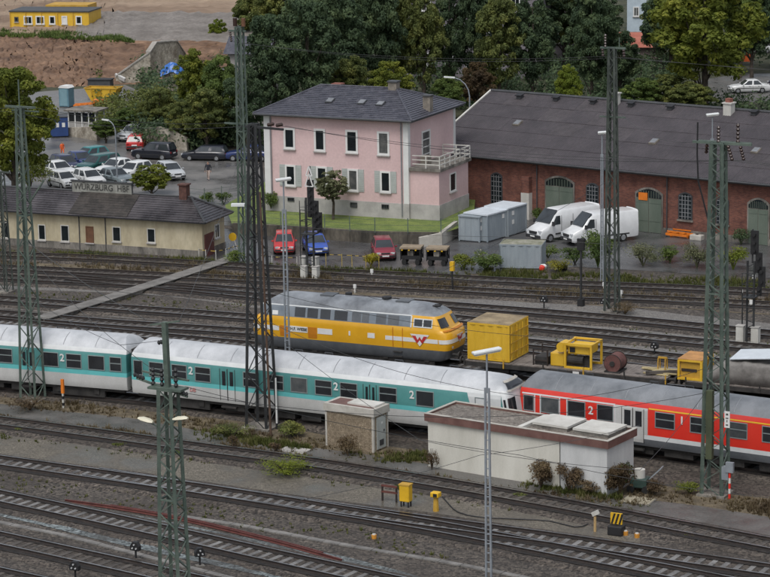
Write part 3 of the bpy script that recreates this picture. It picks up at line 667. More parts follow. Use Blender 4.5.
u0, u1, v0, v1 = rectx(YF, 0, 204.5, 233, 213.5, 258); d_ = MB().box(.003, .07, max(.1, u0), u1, .0, v1).build('door', M_rdoor, ybl); MB().box(.07, .1, u1 - .25, u1 - .12, 1.0, 1.08).build('handle', M_zinc, d_)
window(ybl, ('x', 0, 1), *rectx(YF, 0, 214.5, 224, 219, 238), fw=.06, nv=1)
mb = MB()
for x, y in ((106, 236), (80, 240)):
    u = YF.py(x, y, 0)[0]; mb.tube([(u, -.06, .0), (u, -.06, yz)], .04, 6)
mb.build('downpipe', M_dkgrey, ybl)
# station name board on the ridge
sx0, sz1 = YF.py(72.8, 180, yd / 2); sx1, _z = YF.py(132, 184, yd / 2); sz0 = sz1 - 1.2
M_signw = mat('sign_board', (.18, .18, .16), .7, col2=(.29, .29, .26), scale=1.5, fine=.12)
M_signl = mat('sign_letters', (.055, .055, .05), .7, var=.3)
sgn = thing('station_name_board', 'long weathered white station name board standing on the roof ridge', 'sign', YF.o, YF.rz)
yy = yd / 2 - .1
MB().box(sx0, sx1, yy - .03, yy + .03, sz0, sz1).build('board', M_signw, sgn)
for a, b in (((sx0, sz1), (sx1, sz1)), ((sx0, sz0), (sx1, sz0))): ubar('frame_rail', sgn, (a[0] - .1, yy - .05, a[1]), (b[0] + .1, yy - .05, b[1]), .12, M_dkgrey)
for x in (sx0, (sx0 + sx1) / 2, sx1): ubar('post', sgn, (x, yy + .06, zrd - .3), (x, yy + .06, sz1 + .05), .12, M_dkgrey)
lettering('lettering', 'WÜRZBURG  HBF', .68, M_signl, sgn, (sx0 + sx1) / 2, yy - .06, (sz0 + sz1) / 2 + .14, sx=.9)

# ---------------------------------------------------------------- white flat-roofed shed and small hut by the trains
SF = Frame(G(607, 496), R_(-34.2)); sL = SF.py(428.5, 465, 0)[0]; sD = SF.px(633.5, 478, 0)[0]; sz = HT(SF.o, 447.5)
shed = thing('flat_roofed_shed', 'long white flat-roofed shed with brown roof edge and gravel roof', 'shed', SF.o, SF.rz)
sm = SF.py(560, 460, 0)[0]
MB().box(sL, sm - .03, 0, sD, -.1, sz).build('wall', M_shedw, shed); MB().box(sm + .03, 0, 0, sD, -.1, sz).build('wall', M_shedg, shed)
MB().box(sm - .03, sm + .03, .03, sD - .03, -.1, sz).build('joint', M_dkgrey, shed)
tz = sz + .36; fo = .14
for x0, x1, y0, y1 in ((sL - fo, fo, -fo, 0.02), (sL - fo, fo, sD - .02, sD + fo), (sL - fo, sL + .02, .021, sD - .021), (-.02, fo, .021, sD - .021)):
    MB().box(x0, x1, y0, y1, sz - .04, tz).build('fascia', M_fascia, shed)
    MB().box(x0 - .01, x1 + .01, y0 - .01, y1 + .01, tz + .002, tz + .03).build('edge_trim', M_hutc, shed)
MB().box(sL + .021, -.021, .021, sD - .021, sz - .02, tz - .1).build('gravel_roof', M_roofgr, shed)
def on_flat(F, x, y, z):
    return F.loc(G(x, y, F.o.z + z))
for cx, cy in ((559.5, 421), (600, 427)):
    p = on_flat(SF, cx, cy, tz + .15)
    h_ = MB().box(p.x - 1.0, p.x + 1.0, p.y - .95, p.y + .95, tz - .12, tz + .08).build('roof_hatch', M_concd, shed); MB().box(p.x - 1.06, p.x + 1.06, p.y - 1.0, p.y + 1.0, tz + .08, tz + .2).build('hatch_lid', M_whited, h_)
p = on_flat(SF, 541, 418, tz); MB().box(p.x - .14, p.x + .14, .03, sD - .03, tz - .1, tz + .05).build('roof_upstand', M_whited, shed)

UF = Frame(G(374, 453), R_(-33)); uL = UF.py(326, 445, 0)[0]; uD = UF.px(388.3, 440, 0)[0]; uz = HT(UF.o, 417)
hut = thing('concrete_hut', 'small brown pebble-dashed hut with pale roof edge and grey door', 'hut', UF.o, UF.rz)
MB().box(uL, 0, 0, uD, -.05, uz).build('wall', M_hut, hut)
for x0, x1, y0, y1 in ((-.12, .012, -.012, .12), (-.12, .012, uD - .12, uD + .012), (uL - .012, uL + .1, -.012, .1)): MB().box(x0, x1, y0, y1, -.05, uz - .003).build('corner_post', M_hutc, hut)
MB().box(uL - .08, .08, -.08, uD + .08, uz, uz + .42).build('roof_edge', M_hutc, hut)
MB().box(uL + .15, -.15, .12, uD - .12, uz + .3, uz + .428).build('roof_felt', M_fascia, hut)
MB().box(uL + 1.25, -.12, .35, uD - .1, uz + .43, uz + .52).build('roof_slab', M_whited, hut)
d_ = MB().box(.0, .05, .28, uD - .3, .12, uz - .12).build('door', M_shut, hut); MB().box(.051, .07, .5, uD - .55, .3, .62).build('vent_grille', M_dkgrey, d_); MB().box(.052, .09, uD - .55, uD - .47, 1.05, 1.16).build('handle', M_dkgrey, d_); MB().box(.052, .056, .7, .86, 1.5, 1.62).build('notice', M_white, d_)

# ---------------------------------------------------------------- grey containers
def corr_box(parent, L, W, H, m, mt, z0=0.1, pitch=.16, dep=.035, name='wall', frame=True, roofm=None):
    """corrugated container: ribbed walls, corner posts and rails"""
    mb = MB()
    def rib(P, length):
        n = int(length / (pitch / 2)); pts = []
        for i in range(n + 1): pts.append((length * i / n, dep if (i // 2) % 2 else 0))
        vs = [P(a, z0 + .12, b) for a, b in pts] + [P(a, H - .1, b) for a, b in pts]; k = n + 1
        mb.add(vs, [(i, i + 1, k + i + 1, k + i) for i in range(n)])
    rib(lambda a, z, b: (a, .05 + b - dep, z), L); rib(lambda a, z, b: (L - .05 - b + dep, a, z), W)
    rib(lambda a, z, b: (a, W - .05 - b + dep, z), L); rib(lambda a, z, b: (.05 + b - dep, a, z), W)
    mb.build(name, m, parent)
    fr = MB(); p = .11
    for x in (0, L - p):
        for y in (0, W - p): fr.box(x, x + p, y, y + p, z0, H)
    for z in (z0, H - p): fr.box(p, L - p, -.001, p * .8, z, z + p); fr.box(p, L - p, W - p * .8, W + .001, z, z + p); fr.box(-.001, p * .8, p, W - p, z, z + p); fr.box(L - p * .8, L + .001, p, W - p, z, z + p)
    fr.build('frame', mt, parent)
    MB().box(.03, L - .03, .03, W - .03, H - .03, H + .015).build('roof', roofm or m, parent)
    MB().box(.1, L - .1, .1, W - .1, z0 - .02, z0 + .06).build('floor', M_dkgrey, parent)
def gcontainer(label, P, rz, L, W, H, roofm, notices=(), side='y'):
    t = thing('storage_container', label, 'container', P, rz, 'grey storage containers by the warehouse')
    mb = MB().box(0, L, 0, W, .1, H); mb.build('body', M_gcont, t, bevel=.03)
    for x in (0, L):
        for y in (0, W): MB().box(x - .05, x + .05, y - .05, y + .05, .05, H).build('corner_post', M_gcont, t)
    MB().box(-.08, L + .08, -.08, W + .08, H, H + .1).build('roof', roofm, t)
    MB().box(.05, L - .05, .05, W - .05, 0, .1).build('skid', M_dkgrey, t)
    for k in range(1, int(W / .6)): MB().box(L + .002, L + .02, k * .6 - .02, k * .6 + .02, .2, H - .1).build('panel_rib', M_gcont, t)
    for k in range(1, int(L / .5)): MB().box(k * .5 - .02, k * .5 + .02, -.02, -.002, .2, H - .1).build('panel_rib', M_gcont, t)
    for u, v in notices: MB().box(L + .021, L + .03, u - .16, u + .16, v - .14, v + .2).build('notice', M_white, t)
    return t
cz = 2.12
c0 = G(459.5, 241.3); gcontainer('small flat grey container standing foremost beside the pale wall', c0, R_(-30), 1.75, 1.3, cz - .15, M_gcont, ((.3, 1.75), (.3, 1.1)))
c1 = G(479, 243) ; cA = R_(-36); ex = Vector((math.cos(cA), math.sin(cA), 0)); ey = Vector((-math.sin(cA), math.cos(cA), 0))
Lc = 2.1
cr = G(487.5, 243); dsp = (G(505, 233.5) - cr).length
gcontainer('grey container with pale roof between the two other parked ones', cr - ex * Lc, cA, Lc, 2.6, cz, M_gtop, ((2.2, 1.75),))
gcontainer('grey container with pale roof farthest back beside the white vans', cr - ex * Lc + ey * 2.75 + ex * .1, cA, Lc, 2.6, cz + .1, M_gtop, ((.7, 1.8), (.7, 1.1)))
k0 = G(499.3, 268.5); k1 = G(542.3, 269.5); KL = (k1 - k0).length; ka = math.atan2(k1.y - k0.y, k1.x - k0.x)
t = thing('corrugated_container', 'small ribbed grey container with mossy roof beside the tracks', 'container', k0, ka)
corr_box(t, KL, 2.0, HT(k0, 243.5) - .05, M_gcont, M_gcont, .06, .3, .05, roofm=M_moss)

# ---------------------------------------------------------------- yellow site offices on the earth bank
BZ = 3.0
oP = G(89.5, 30, BZ); oQ = G(10.5, 29.5, BZ); oa = math.atan2(oP.y - oQ.y, oP.x - oQ.x); OF = Frame(oQ, oa); oL = (oP - oQ).length; oh = HT(oQ, 12)
off = thing('site_office', 'yellow site office cabin row standing on top of the earth bank', 'site office', oQ, oa)
nm = 5
for i in range(nm):
    a, b = oL * i / nm, oL * (i + 1) / nm
    MB().box(a + .03, b - .03, 0, 5.0, .1, oh).build('cabin', M_ycont, off, bevel=.03)
    ubar('corner_post', off, (a + .04, -.03, .05), (a + .04, -.03, oh), .1, M_ycdirty)
MB().box(-.1, oL + .1, -.12, 5.1, oh + .002, oh + .16).build('roof', M_dkgrey, off)
MB().box(oL * .28, oL * .82, 5.3, 9, .1, oh + .35).build('rear_cabin', M_ycdirty, off)
for x0, x1, d in ((14.5, 18.5, 1), (23.8, 32.5, 0), (35.8, 44.6, 0), (49.2, 55.4, 0), (61.7, 67.4, 2), (75.8, 82, 0)):
    u0, u1, v0, v1 = rect(OF, 0, x0, 16 if d != 1 else 17, x1, 24.5 if d != 1 else 22)
    window(off, FP, u0, u1, v0, v1, fw=.14, nv=1 if x1 - x0 > 7 else 0, m=M_white if d != 1 else M_dkgrey, g=M_white if d == 2 else M_glass)

# earth bank of the building site
def bank():
    mb = MB(); NX, NY = 110, 60; rnd = random.Random(5)
    foot = [G(-120, 92), G(0, 90), G(60, 88), (G(104, 86)), G(250, 80)]
    top = [G(-120, 36, BZ), G(0, 36, BZ), G(60, 37, BZ), G(110, 40, BZ), G(250, 42, BZ)]
    far = [G(-120, -60, BZ + 4), G(0, -60, BZ + 4), G(60, -60, BZ + 5), G(130, -60, BZ + 6), G(300, -60, BZ + 6)]
    def at(L, t):
        k = t * (len(L) - 1); i = min(int(k), len(L) - 2); return L[i].lerp(L[i + 1], k - i)
    V = []
    for j in range(NY + 1):
        for i in range(NX + 1):
            t = i / NX; s = j / NY
            p = at(foot, t).lerp(at(top, t), s / .45) if s < .45 else at(top, t).lerp(at(far, t), (s - .45) / .55)
            am = .24 if .03 < s < .42 else (.16 if s < .97 else 0)
            if j == 0: p = p - Vector((0, 0, .3))
            V.append(tuple(p + Vector((rnd.uniform(-.3, .3), rnd.uniform(-.3, .3), rnd.uniform(-am, am)))))
    F = [(j * (NX + 1) + i, j * (NX + 1) + i + 1, (j + 1) * (NX + 1) + i + 1, (j + 1) * (NX + 1) + i) for j in range(NY) for i in range(NX)]
    mb.add(V, F); mb.mi = [0 if f // NX < NY * .45 else 2 if f // NX < NY * .58 and f % NX > NX * .58 else 1 for f in range(len(F))]
    o = mb.build('earth_bank', [M_earth, M_earthl, mat('site_gravel', (.125, .11, .095), .8, col2=(.20, .18, .16), scale=.4, fine=.2, fscale=3)], None, smooth=True); o['kind'] = 'structure'
bank()
# stepped stone wall
wp = [(G(116, 84), 0), (G(151, 83), 0), (G(158, 81.5), 0), (G(178, 78), 0), (G(188, 74), 0)]
tops = [77, 53, 43, 41.5, 58]
wall_line('stepped_stone_wall', 'light rubble stone wall with coping stepping up the earth bank', [(p, HT(p, ty)) for (p, _), ty in zip(wp, tops)], .5, M_stone, M_coping)
p0, p1 = G(146, 149), G(187, 151)
wall_line('stone_garden_wall', 'old rubble stone wall behind the dark parked cars', [(p0, HT(p0, 128)), (G(160, 150), HT(G(160, 150), 127)), (G(175, 150.5), HT(G(175, 150), 131)), (p1, HT(p1, 138))], .4, M_stone)
p0, p1 = G(93, 139), G(140, 146)
wall_line('stone_gate_pier', 'grey stone boundary wall beside the glazed bus shelter', [(G(62, 135), HT(G(62, 135), 128)), (G(91, 140), HT(G(91, 140), 127)), (G(97, 141), HT(G(97, 141), 126.5))], .4, M_stone)
# glazed shelter
sh0, sh1 = G(69, 130), G(96, 131); shh = HT(sh0, 111)
sa = math.atan2(sh1.y - sh0.y, sh1.x - sh0.x); shL = (sh1 - sh0).length
t = thing('glazed_shelter', 'small glazed shelter with flat grey roof beside the parking entrance', 'shelter', sh0, sa)
for i in range(5):
    for y in (0, 2.0): ubar('post', t, (shL * i / 4, y, 0), (shL * i / 4, y, shh), .12, M_white)
for i in range(4): MB().box(shL * i / 4 + .08, shL * (i + 1) / 4 - .08, -.01, .01, .9, shh - .15).build('pane', M_glassl, t); MB().box(shL * i / 4 + .07, shL * (i + 1) / 4 - .07, -.03, .03, .0, .88).build('panel', M_plinth, t)
MB().box(-.35, shL + .35, -.35, 2.4, shh, shh + .16).build('roof', M_concd, t)
# ================================================================ trains
M_teal = mat('teal_paint', (.058, .205, .198), .38, col2=(.085, .26, .248), scale=.5, fine=.05, coat=.2)
M_teall = mat('pale_teal_stripe', (.11, .42, .42), .4, var=.06)
M_tgrey = mat('train_light_grey', (.40, .40, .385), .5, col2=(.50, .50, .485), scale=.6, fine=.08, stretch=(1, 1, .4))
M_troof = mat('train_roof_silver', (.34, .355, .37), .42, col2=(.52, .535, .55), scale=.5, fine=.08, stretch=(1, 1, .5), detail=8, rvar=.1)
M_tcream = mat('cantrail_white', (.55, .565, .56), .45, var=.06)
M_red = mat('traffic_red', (.56, .025, .015), .35, col2=(.63, .036, .02), scale=.5, fine=.03, coat=.2)
M_rroof = mat('red_train_roof', (.11, .12, .13), .38, col2=(.21, .222, .235), scale=.6, fine=.08, stretch=(1, 1, .5), detail=8)
M_ystripe = mat('first_class_yellow', (.65, .38, .02), .4, var=.05)
M_under = mat('underframe', (.016, .015, .014), .8, col2=(.04, .037, .034), scale=2)
M_skirt = mat('grey_skirt', (.075, .083, .092), .55, col2=(.11, .118, .127), scale=1, fine=.1)
M_alu = mat('window_frame_alu', (.25, .29, .29), .35, var=.06, metal=.3)
M_locoy = mat('engine_yellow', (.60, .31, .012), .33, col2=(.67, .355, .018), scale=.6, fine=.03, coat=.25)
M_locoyd = mat('engine_dark_yellow', (.46, .165, .008), .45, var=.08)
M_locor = mat('engine_roof', (.10, .108, .118), .32, col2=(.26, .28, .30), scale=.45, fine=.1, detail=8)
M_locob = mat('engine_band', (.13, .155, .18), .35, col2=(.19, .215, .24), scale=1.2, fine=.06)
M_logor = mat('logo_red', (.42, .03, .03), .4, var=.05)
M_wheel = mat('wheel_steel', (.05, .045, .04), .6, var=.25)

M_glass2 = mat('train_glass_lit_interior', (.055, .062, .066), .12, col2=(.10, .105, .105), scale=1.4, spec=.6)
class Shell:
    """vehicle body as plan slices stacked in z: rows (z, half width, left end, right end, left round, right round)"""
    def __init__(s, rows, W, pl=.2, pr=.2): s.rows = rows; s.W = W; s.pl = pl; s.pr = pr
    def at(s, z):
        R = s.rows
        if z <= R[0][0]: return R[0][1:]
        for a, b in zip(R, R[1:]):
            if z <= b[0]:
                t = (z - a[0]) / (b[0] - a[0]); return tuple(a[i] + (b[i] - a[i]) * t for i in range(1, 6))
        return R[-1][1:]
    def end(s, a, z, right=True):           # a: -90 near side .. +90 far side
        hw, xl, xr, rl, rr = s.at(z); p = s.pr if right else s.pl; r = rr if right else rl
        c, sn = abs(math.cos(a)) ** p, math.copysign(abs(math.sin(a)) ** p, math.sin(a))
        x = xr - r + r * c if right else xl + r - r * c
        return Vector((x, s.W / 2 + hw * sn, z))
    def ring(s, z, n=10):
        A = [-math.pi / 2 + math.pi * k / n for k in range(n + 1)]
        return [s.end(a, z) for a in A] + [s.end(a, z, False) for a in reversed(A)]
    def strip(s, z0, z1, name, m, parent, cap=False, smooth=40):
        zs = [z0] + [r[0] for r in s.rows if z0 + 1e-4 < r[0] < z1 - 1e-4] + [z1]
        mb = MB(); mb.loft([s.ring(z) for z in zs], cap=cap); return mb.build(name, m, parent, smooth)
    def sbox(s, mb, x0, x1, z0, z1, o0, o1):       # slab on the near side that follows its curve
        zs = [z0] + [r[0] for r in s.rows if z0 + 1e-3 < r[0] < z1 - 1e-3] + [z1]
        def Y(z, o): return s.W / 2 - s.at(z)[0] - o
        return mb.loft([[(x0, Y(z, o0), z), (x1, Y(z, o0), z), (x1, Y(z, o1), z), (x0, Y(z, o1), z)] for z in zs])
    def patch(s, mb, a0, a1, z0, z1, off, right=True, na=4, nz=3):
        V = []
        for j in range(nz + 1):
            for i in range(na + 1):
                a = R_(a0 + (a1 - a0) * i / na); z = z0 + (z1 - z0) * j / nz; p = s.end(a, z, right)
                t1 = s.end(a + .02, z, right) - s.end(a - .02, z, right); t2 = s.end(a, z + .02, right) - s.end(a, z - .02, right)
                n = t1.cross(t2).normalized()
                if n.x * (1 if right else -1) < 0: n = -n
                V.append(tuple(p + n * off))
        k = na + 1
        return mb.add(V, [(j * k + i, j * k + i + 1, (j + 1) * k + i + 1, (j + 1) * k + i) for j in range(nz) for i in range(na)])
def swindow(sh, parent, x0, x1, z0, z1, bar=True, fw=.045, m=None, name='window', blind=False):
    mb = MB()
    for a in ((x0, x0 + fw, z0, z1), (x1 - fw, x1, z0, z1), (x0 + fw, x1 - fw, z0, z0 + fw), (x0 + fw, x1 - fw, z1 - fw, z1)): sh.sbox(mb, *a, .0, .028)
    if bar: sh.sbox(mb, x0 + fw, x1 - fw, z0 + (z1 - z0) * .52, z0 + (z1 - z0) * .52 + .05, .0, .026)
    w = mb.build(name, m or M_alu, parent); mb = MB(); sh.sbox(mb, x0 + fw, x1 - fw, z0 + fw, z1 - fw, .0, .008); mb.build('pane', M_glassl if random.random() < .65 else M_glass2, w); return w
def bogie(parent, x, W, r=.46, wb=1.25):
    b = MB().box(x - wb - .5, x + wb + .5, .28, .44, .32, .72).box(x - wb - .5, x + wb + .5, W - .44, W - .28, .32, .72).box(x - .3, x + .3, .3, W - .3, .4, .75).build('bogie', M_under, parent)
    for dx in (-wb, wb):
        for y in (W / 2 - .75, W / 2 + .75): MB().cyl((x + dx, y, r + .22), r, .13, 18, 'Y').build('wheel', M_wheel, b)
        MB().tube([(x + dx, W / 2 - .75, r + .22), (x + dx, W / 2 + .75, r + .22)], .08, 8).build('axle', M_under, b)
        MB().box(x + dx - .16, x + dx + .16, .2, .3, .5, .85).build('axle_box', M_under, b)
def buffers(parent, x, sgn, W, z=1.05):
    for y in (W / 2 - .875, W / 2 + .875):
        mb = MB().tube([(x, y, z), (x + sgn * .42, y, z)], .1, 10); mb.tube([(x + sgn * .42, y, z), (x + sgn * .5, y, z)], .23, 14); mb.build('buffer', M_under, parent)
CW2 = 2.82
def coach_rows(x0, x1, cab=False):
    rows = []
    for z, hw in ((.92, 1.34), (1.05, 1.38), (1.3, 1.41), (2.9, 1.41), (3.1, 1.37), (3.3, 1.29), (3.5, 1.15), (3.7, .92), (3.85, .66), (3.96, .36), (4.0, .08)):
        ins = 0 if z < 3.2 else (z - 3.2) ** 1.6 * .7
        if cab:
            cx = {.92: .25, 1.05: .12, 1.3: 0, 2.9: .28, 3.1: .33, 3.3: .38, 3.5: .5, 3.7: .75, 3.85: 1.2, 3.96: 1.9, 4.0: 2.6}[z]; rr = .62 if z < 3.2 else .8
            rows.append((z, hw, x0 + ins, x1 - cx, .12, rr))
        else: rows.append((z, hw, x0 + ins, x1 - ins, .12, .12))
    return rows
def coach(name, label, F, x0, x1, liv, wins, doors, cab=False, nums=(), vents=()):
    t = thing(name, label, 'train', F.o, F.rz, 'passenger coaches')
    sh = Shell(coach_rows(x0, x1, cab), CW2, .2, .42 if cab else .2)
    if liv == 'teal':
        sh.strip(.92, 1.72, 'lower_panel', M_tgrey, t); sh.strip(1.72, 1.98, 'stripe', M_teall, t); sh.strip(1.98, 3.1, 'window_band', M_teal, t); sh.strip(3.1, 3.34, 'cantrail', M_tcream, t)
        roofm = M_troof
    else:
        sh.strip(.92, 1.32, 'sill_panel', M_skirt, t); sh.strip(1.32, 1.56, 'stripe', M_tcream, t); sh.strip(1.56, 3.06, 'window_band', M_red, t); sh.strip(3.06, 3.3, 'cantrail', M_red, t)
        roofm = M_rroof
    top = sh.strip(3.34 if liv == 'teal' else 3.3, 4.0, 'roof', roofm, t, cap=True)
    nsg = int((x1 - x0) / 2.1)
    for i in range(1, nsg):                 # roof seams
        x = x0 + (x1 - x0) * i / nsg
        if cab and x > x1 - 2.8: continue
        mb = MB(); sh.sbox(mb, x - .02, x + .02, 3.4, 3.97, .0, .012); mb.build('roof_seam', M_zinc, top)
    mb = MB().box(x0 + .3, x1 - (1.2 if cab else .3), .25, CW2 - .25, .72, .925); 
    rnd = random.Random(name + label)
    x = x0 + 6.2
    while x < x1 - 7.5:
        l = rnd.uniform(.8, 2.2); mb.box(x, x + l, .3, CW2 - .3, rnd.uniform(.35, .5), .73); x += l + rnd.uniform(.3, .9)
    mb.build('underframe', M_under, t)
    bogie(t, x0 + 3.4, CW2); bogie(t, x1 - 3.4, CW2)
    if not cab: buffers(t, x1, .6, CW2)
    MB().box(x0 - .2, x0 + .02, .72, CW2 - .72, 1.1, 3.3).build('gangway', M_under, t); 
    if not cab: MB().box(x1 - .02, x1 + .2, .72, CW2 - .72, 1.1, 3.3).build('gangway', M_under, t)
    for (u0, u1, v0, v1, bar) in wins: swindow(sh, t, u0, u1, v0, v1, bar)
    for (u0, u1) in doors:
        um = (u0 + u1) / 2; mb = MB()
        sh.sbox(mb, u0 - .03, u0, 1.08, 2.96, 0, .02); sh.sbox(mb, u1, u1 + .03, 1.08, 2.96, 0, .02); sh.sbox(mb, um - .025, um + .025, 1.08, 2.96, 0, .022); d = mb.build('door', M_under, t)
        for a, b in ((u0, um - .025), (um + .025, u1)):
            if liv == 'red': mb = MB(); sh.sbox(mb, a, b, 1.1, 2.95, 0, .012); mb.build('door_leaf', M_tgrey, d)
            mb = MB(); sh.sbox(mb, a + .14, b - .1, 1.98, 2.82, .0, .02); mb.build('door_pane', M_glassl, d)
        MB().box(u0, u1, .04, .3, .62, .72).box(u0, u1, .12, .3, .9, 1.0).build('step', M_under, t)
    for x, z, s_, bm in nums: 
        if bm is not None: mb = MB(); sh.sbox(mb, x - .28, x + .28, z - .32, z + .32, 0, .012); mb.build('class_panel', bm, t)
        lettering('class_number', s_, .62, M_white, t, x, -.03, z, bold=True)
    k = 0
    for x in vents: mb = MB(); mb.bar((x - .25, 2.3, 3.93), (x + .25, 2.3, 3.93), .05).bar((x - .25, 2.3, 3.75), (x - .25, 2.3, 3.93), .05).bar((x + .25, 2.3, 3.75), (x + .25, 2.3, 3.93), .05); mb.build('roof_grip', M_dkgrey, t)
    return t, sh
def R4(F, lst):
    out = []
    for x0, y0, x1, y1, b in lst: u0, u1, v0, v1 = rect(F, 0, x0, y0, x1, y1); out.append((u0, u1, v0, v1, b))
    return out
def rowwin(F, lst, vlo=2.02, vhi=2.96):
    out = []
    for x0, x1, b in lst:
        ym = 345.5 + x0 * .1 + 10 if F is not XR else 0
        u0 = F.py(x0, ym, 0)[0]; u1 = F.py(x1, ym, 0)[0]; out.append((u0, u1, vlo, vhi, b))
    return out
XR = None
# driving trailer (middle) -------------------------------------------------
TF = Frame((-15.0, 149.22, 0), R_(-27.2))
tx0 = TF.py(131.2, 375, 0)[0]; tx1 = TF.py(507, 410, 0)[0] + .35
def ty(x): return 357.3 + (x - 131) * .105 + 9
def tw(F, lst, f, vlo=2.04, vhi=2.93): return [(F.py(a, f(a), 0)[0], F.py(b, f(b), 0)[0], vlo, vhi, c) for a, b, c in lst]
wl = tw(TF, [(133.6, 142.8, False), (149, 163.7, True), (171.5, 187, True), (195, 210.7, True), (243, 258.5, True), (267, 283.7, True), (290.6, 307.4, False), (315, 332, True), (340, 357.5, True), (379, 397, True), (416, 434, False)], ty)
dl = [(TF.py(220, ty(220), 0)[0], TF.py(234.5, ty(234), 0)[0]), (TF.py(363.5, ty(365), 0)[0], TF.py(376, ty(376), 0)[0])]
nz_ = [(TF.py(x, ty(x), 0)[0], 2.62, '2', None) for x in (191, 336, 412)]
teal2, sh2 = coach('driving_trailer', 'turquoise and grey coach with sloping white driving cab, beside the white shed', TF, tx0, tx1, 'teal', wl, dl, True, nz_, [TF.py(x, 340 + x * .08, 2.4)[0] for x in (208, 330, 400, 455, 300, 260)])
# white cab section over the teal band
xc = TF.py(468, 400, 0)[0]
mb = MB(); xe = sh2.at(2.5)[2] - .5
Y0 = lambda z, o: CW2 / 2 - sh2.at(z)[0] - o
mb.add([(xc + (2.9 - z) * .3, Y0(z, .01), z) for z in (1.7, 2.9, 3.1)] + [(xe, Y0(z, .01), z) for z in (3.1, 2.9, 1.7)], [(0, 5, 4, 1), (1, 4, 3, 2)])
mb.build('cab_side_panel', M_tcream, teal2); mb = MB()

sh2.patch(mb, -84, 84, 1.3, 3.34, .012, True, 16, 8); cabp = mb.build('cab_panel', M_tcream, teal2, 35)
for q_ in (-1, 1): mb = MB(); sh2.patch(mb, 6 * q_, 52 * q_, 2.15, 2.95, .03); mb.build('windscreen', M_glassl, cabp)
mb = MB(); sh2.patch(mb, -78, -66, 2.15, 2.9, .03, na=2); mb.build('corner_pane', M_glassl, cabp)
mb = MB(); sh2.patch(mb, -38, 38, 3.38, 3.62, .05); mb.build('destination_display', M_glassl, cabp)
for z_ in (3.26, 3.64): mb = MB(); sh2.patch(mb, -45, 45, z_, z_ + .08, .09); mb.build('display_frame', M_hutc, cabp)
for q_ in (-1, 1): mb = MB(); sh2.patch(mb, 24 * q_, 40 * q_, 1.5, 1.66, .03, na=2); mb.build('headlight', M_white, cabp)
u0, u1 = TF.py(475, 402, 0)[0], TF.py(485, 403, 0)[0]; swindow(sh2, cabp, u0, u1, 2.2, 2.9, False, name='cab_window')
buffers(teal2, tx1 - .2, 1, CW2)
lettering('lettering', 'DB', .32, mat('faded_red', (.45, .20, .19), .5, var=.1), teal2, TF.py(193, 391, 0)[0], -.03, 1.5, bold=True)
# coach on the left ---------------------------------------------------------
LF_ = Frame((-15.12, 149.55, 0), R_(-21.5)); lx1 = TF.py(127.6, 375, 0)[0]
lx1 = LF_.py(126.8, 372, 0)[0]
def ty1(x): return 345.5 + x * .065 + 9
wl = tw(LF_, [(-35, -18, True), (-10, 12.5, True), (43, 58.5, False), (66, 81.5, True), (88, 104.5, False), (109.5, 121.5, True)], ty1)
dl = [(LF_.py(20.5, ty1(25), 0)[0], LF_.py(34, ty1(30), 0)[0])]
coach('passenger_coach', 'turquoise and grey coach at the left edge behind the lattice mast', LF_, lx1 - 25.5, lx1, 'teal', wl, dl, False, [(LF_.py(62.3, ty1(62), 0)[0], 2.62, '2', None)], [LF_.py(x, 330, 2.4)[0] for x in (62, 85, 108)])
# red coach ---------------------------------------------------------------
XF = Frame((7.3, 139.5, 0), R_(-31.9)); rx0 = XF.py(519.8, 405, 0)[0]
def ry(x): return 389 + (x - 519) * .133 + 16
wl = tw(XF, [(523.5, 534, False), (541, 559, False), (567.5, 585.5, False), (597, 613.5, False), (655, 675, True), (690, 708, True), (729, 747.5, True), (762, 780, True), (796, 815, True)], ry)
_u = wl[-1][1]
wl += [(_u + .62 + k * 1.95, _u + 1.95 + k * 1.95, 2.04, 2.93, True) for k in range(9) if _u + 2.2 + k * 1.95 < rx0 + 25 and k != 4]
dl = [(XF.py(622, ry(622), 0)[0], XF.py(643.5, ry(643), 0)[0]), (_u + .75 + 4 * 1.95, _u + 1.95 + 4 * 1.95)]
redc, shr = coach('passenger_coach', 'red coach with grey roof and yellow first class stripe, right edge', XF, rx0, rx0 + 25.5, 'red', wl, dl, False,
      [(XF.py(591, ry(591), 0)[0], 2.5, '2', M_red), (XF.py(682, ry(682), 0)[0], 2.6, '1', None)], [XF.py(x, 385 + (x - 560) * .13, 2.4)[0] for x in (563, 590, 655, 690)])
ux = XF.py(648.5, 430, 0)[0]; mb = MB(); shr.sbox(mb, ux, rx0 + 25, 2.99, 3.06, 0, .012); mb.build('yellow_stripe', M_ystripe, redc)
mb = MB(); ua = XF.py(615.5, ry(616), 0)[0]; shr.sbox(mb, ua, ux - .05, 1.57, 3.02, .0, .006); mb.build('door_surround', M_tgrey, redc)
mb = MB(); shr.sbox(mb, rx0 + .15, ua - .02, 2.97, 3.05, 0, .01); mb.build('white_line', M_tcream, redc)
for x0, x1 in ((534.8, 540.3), (559.7, 566.9), (614, 615.2)): 
    a, b = XF.py(x0, ry(x0), 0)[0], XF.py(x1, ry(x1), 0)[0]; mb = MB(); 
    for e_ in (a, b): shr.sbox(mb, e_ - .03, e_ + .03, 1.98, 2.97, 0, .012)
    mb.build('white_line', M_tcream, redc)
# track under the three coaches
def ctr(F, x, off): return F.wld((x, off, 0))
track('T5', 'track that carries the turquoise and red coaches', [ctr(LF_, lx1 - 22, 1.41), ctr(LF_, lx1 - 8, 1.41), ctr(TF, tx0 + 4, 1.41), ctr(TF, (tx0 + tx1) / 2, 1.41), ctr(TF, tx1 - 4, 1.41), ctr(XF, rx0 + 4, 1.41), ctr(XF, rx0 + 14, 1.41), ctr(XF, rx0 + 26, 1.41)], M_slc, idx=12)

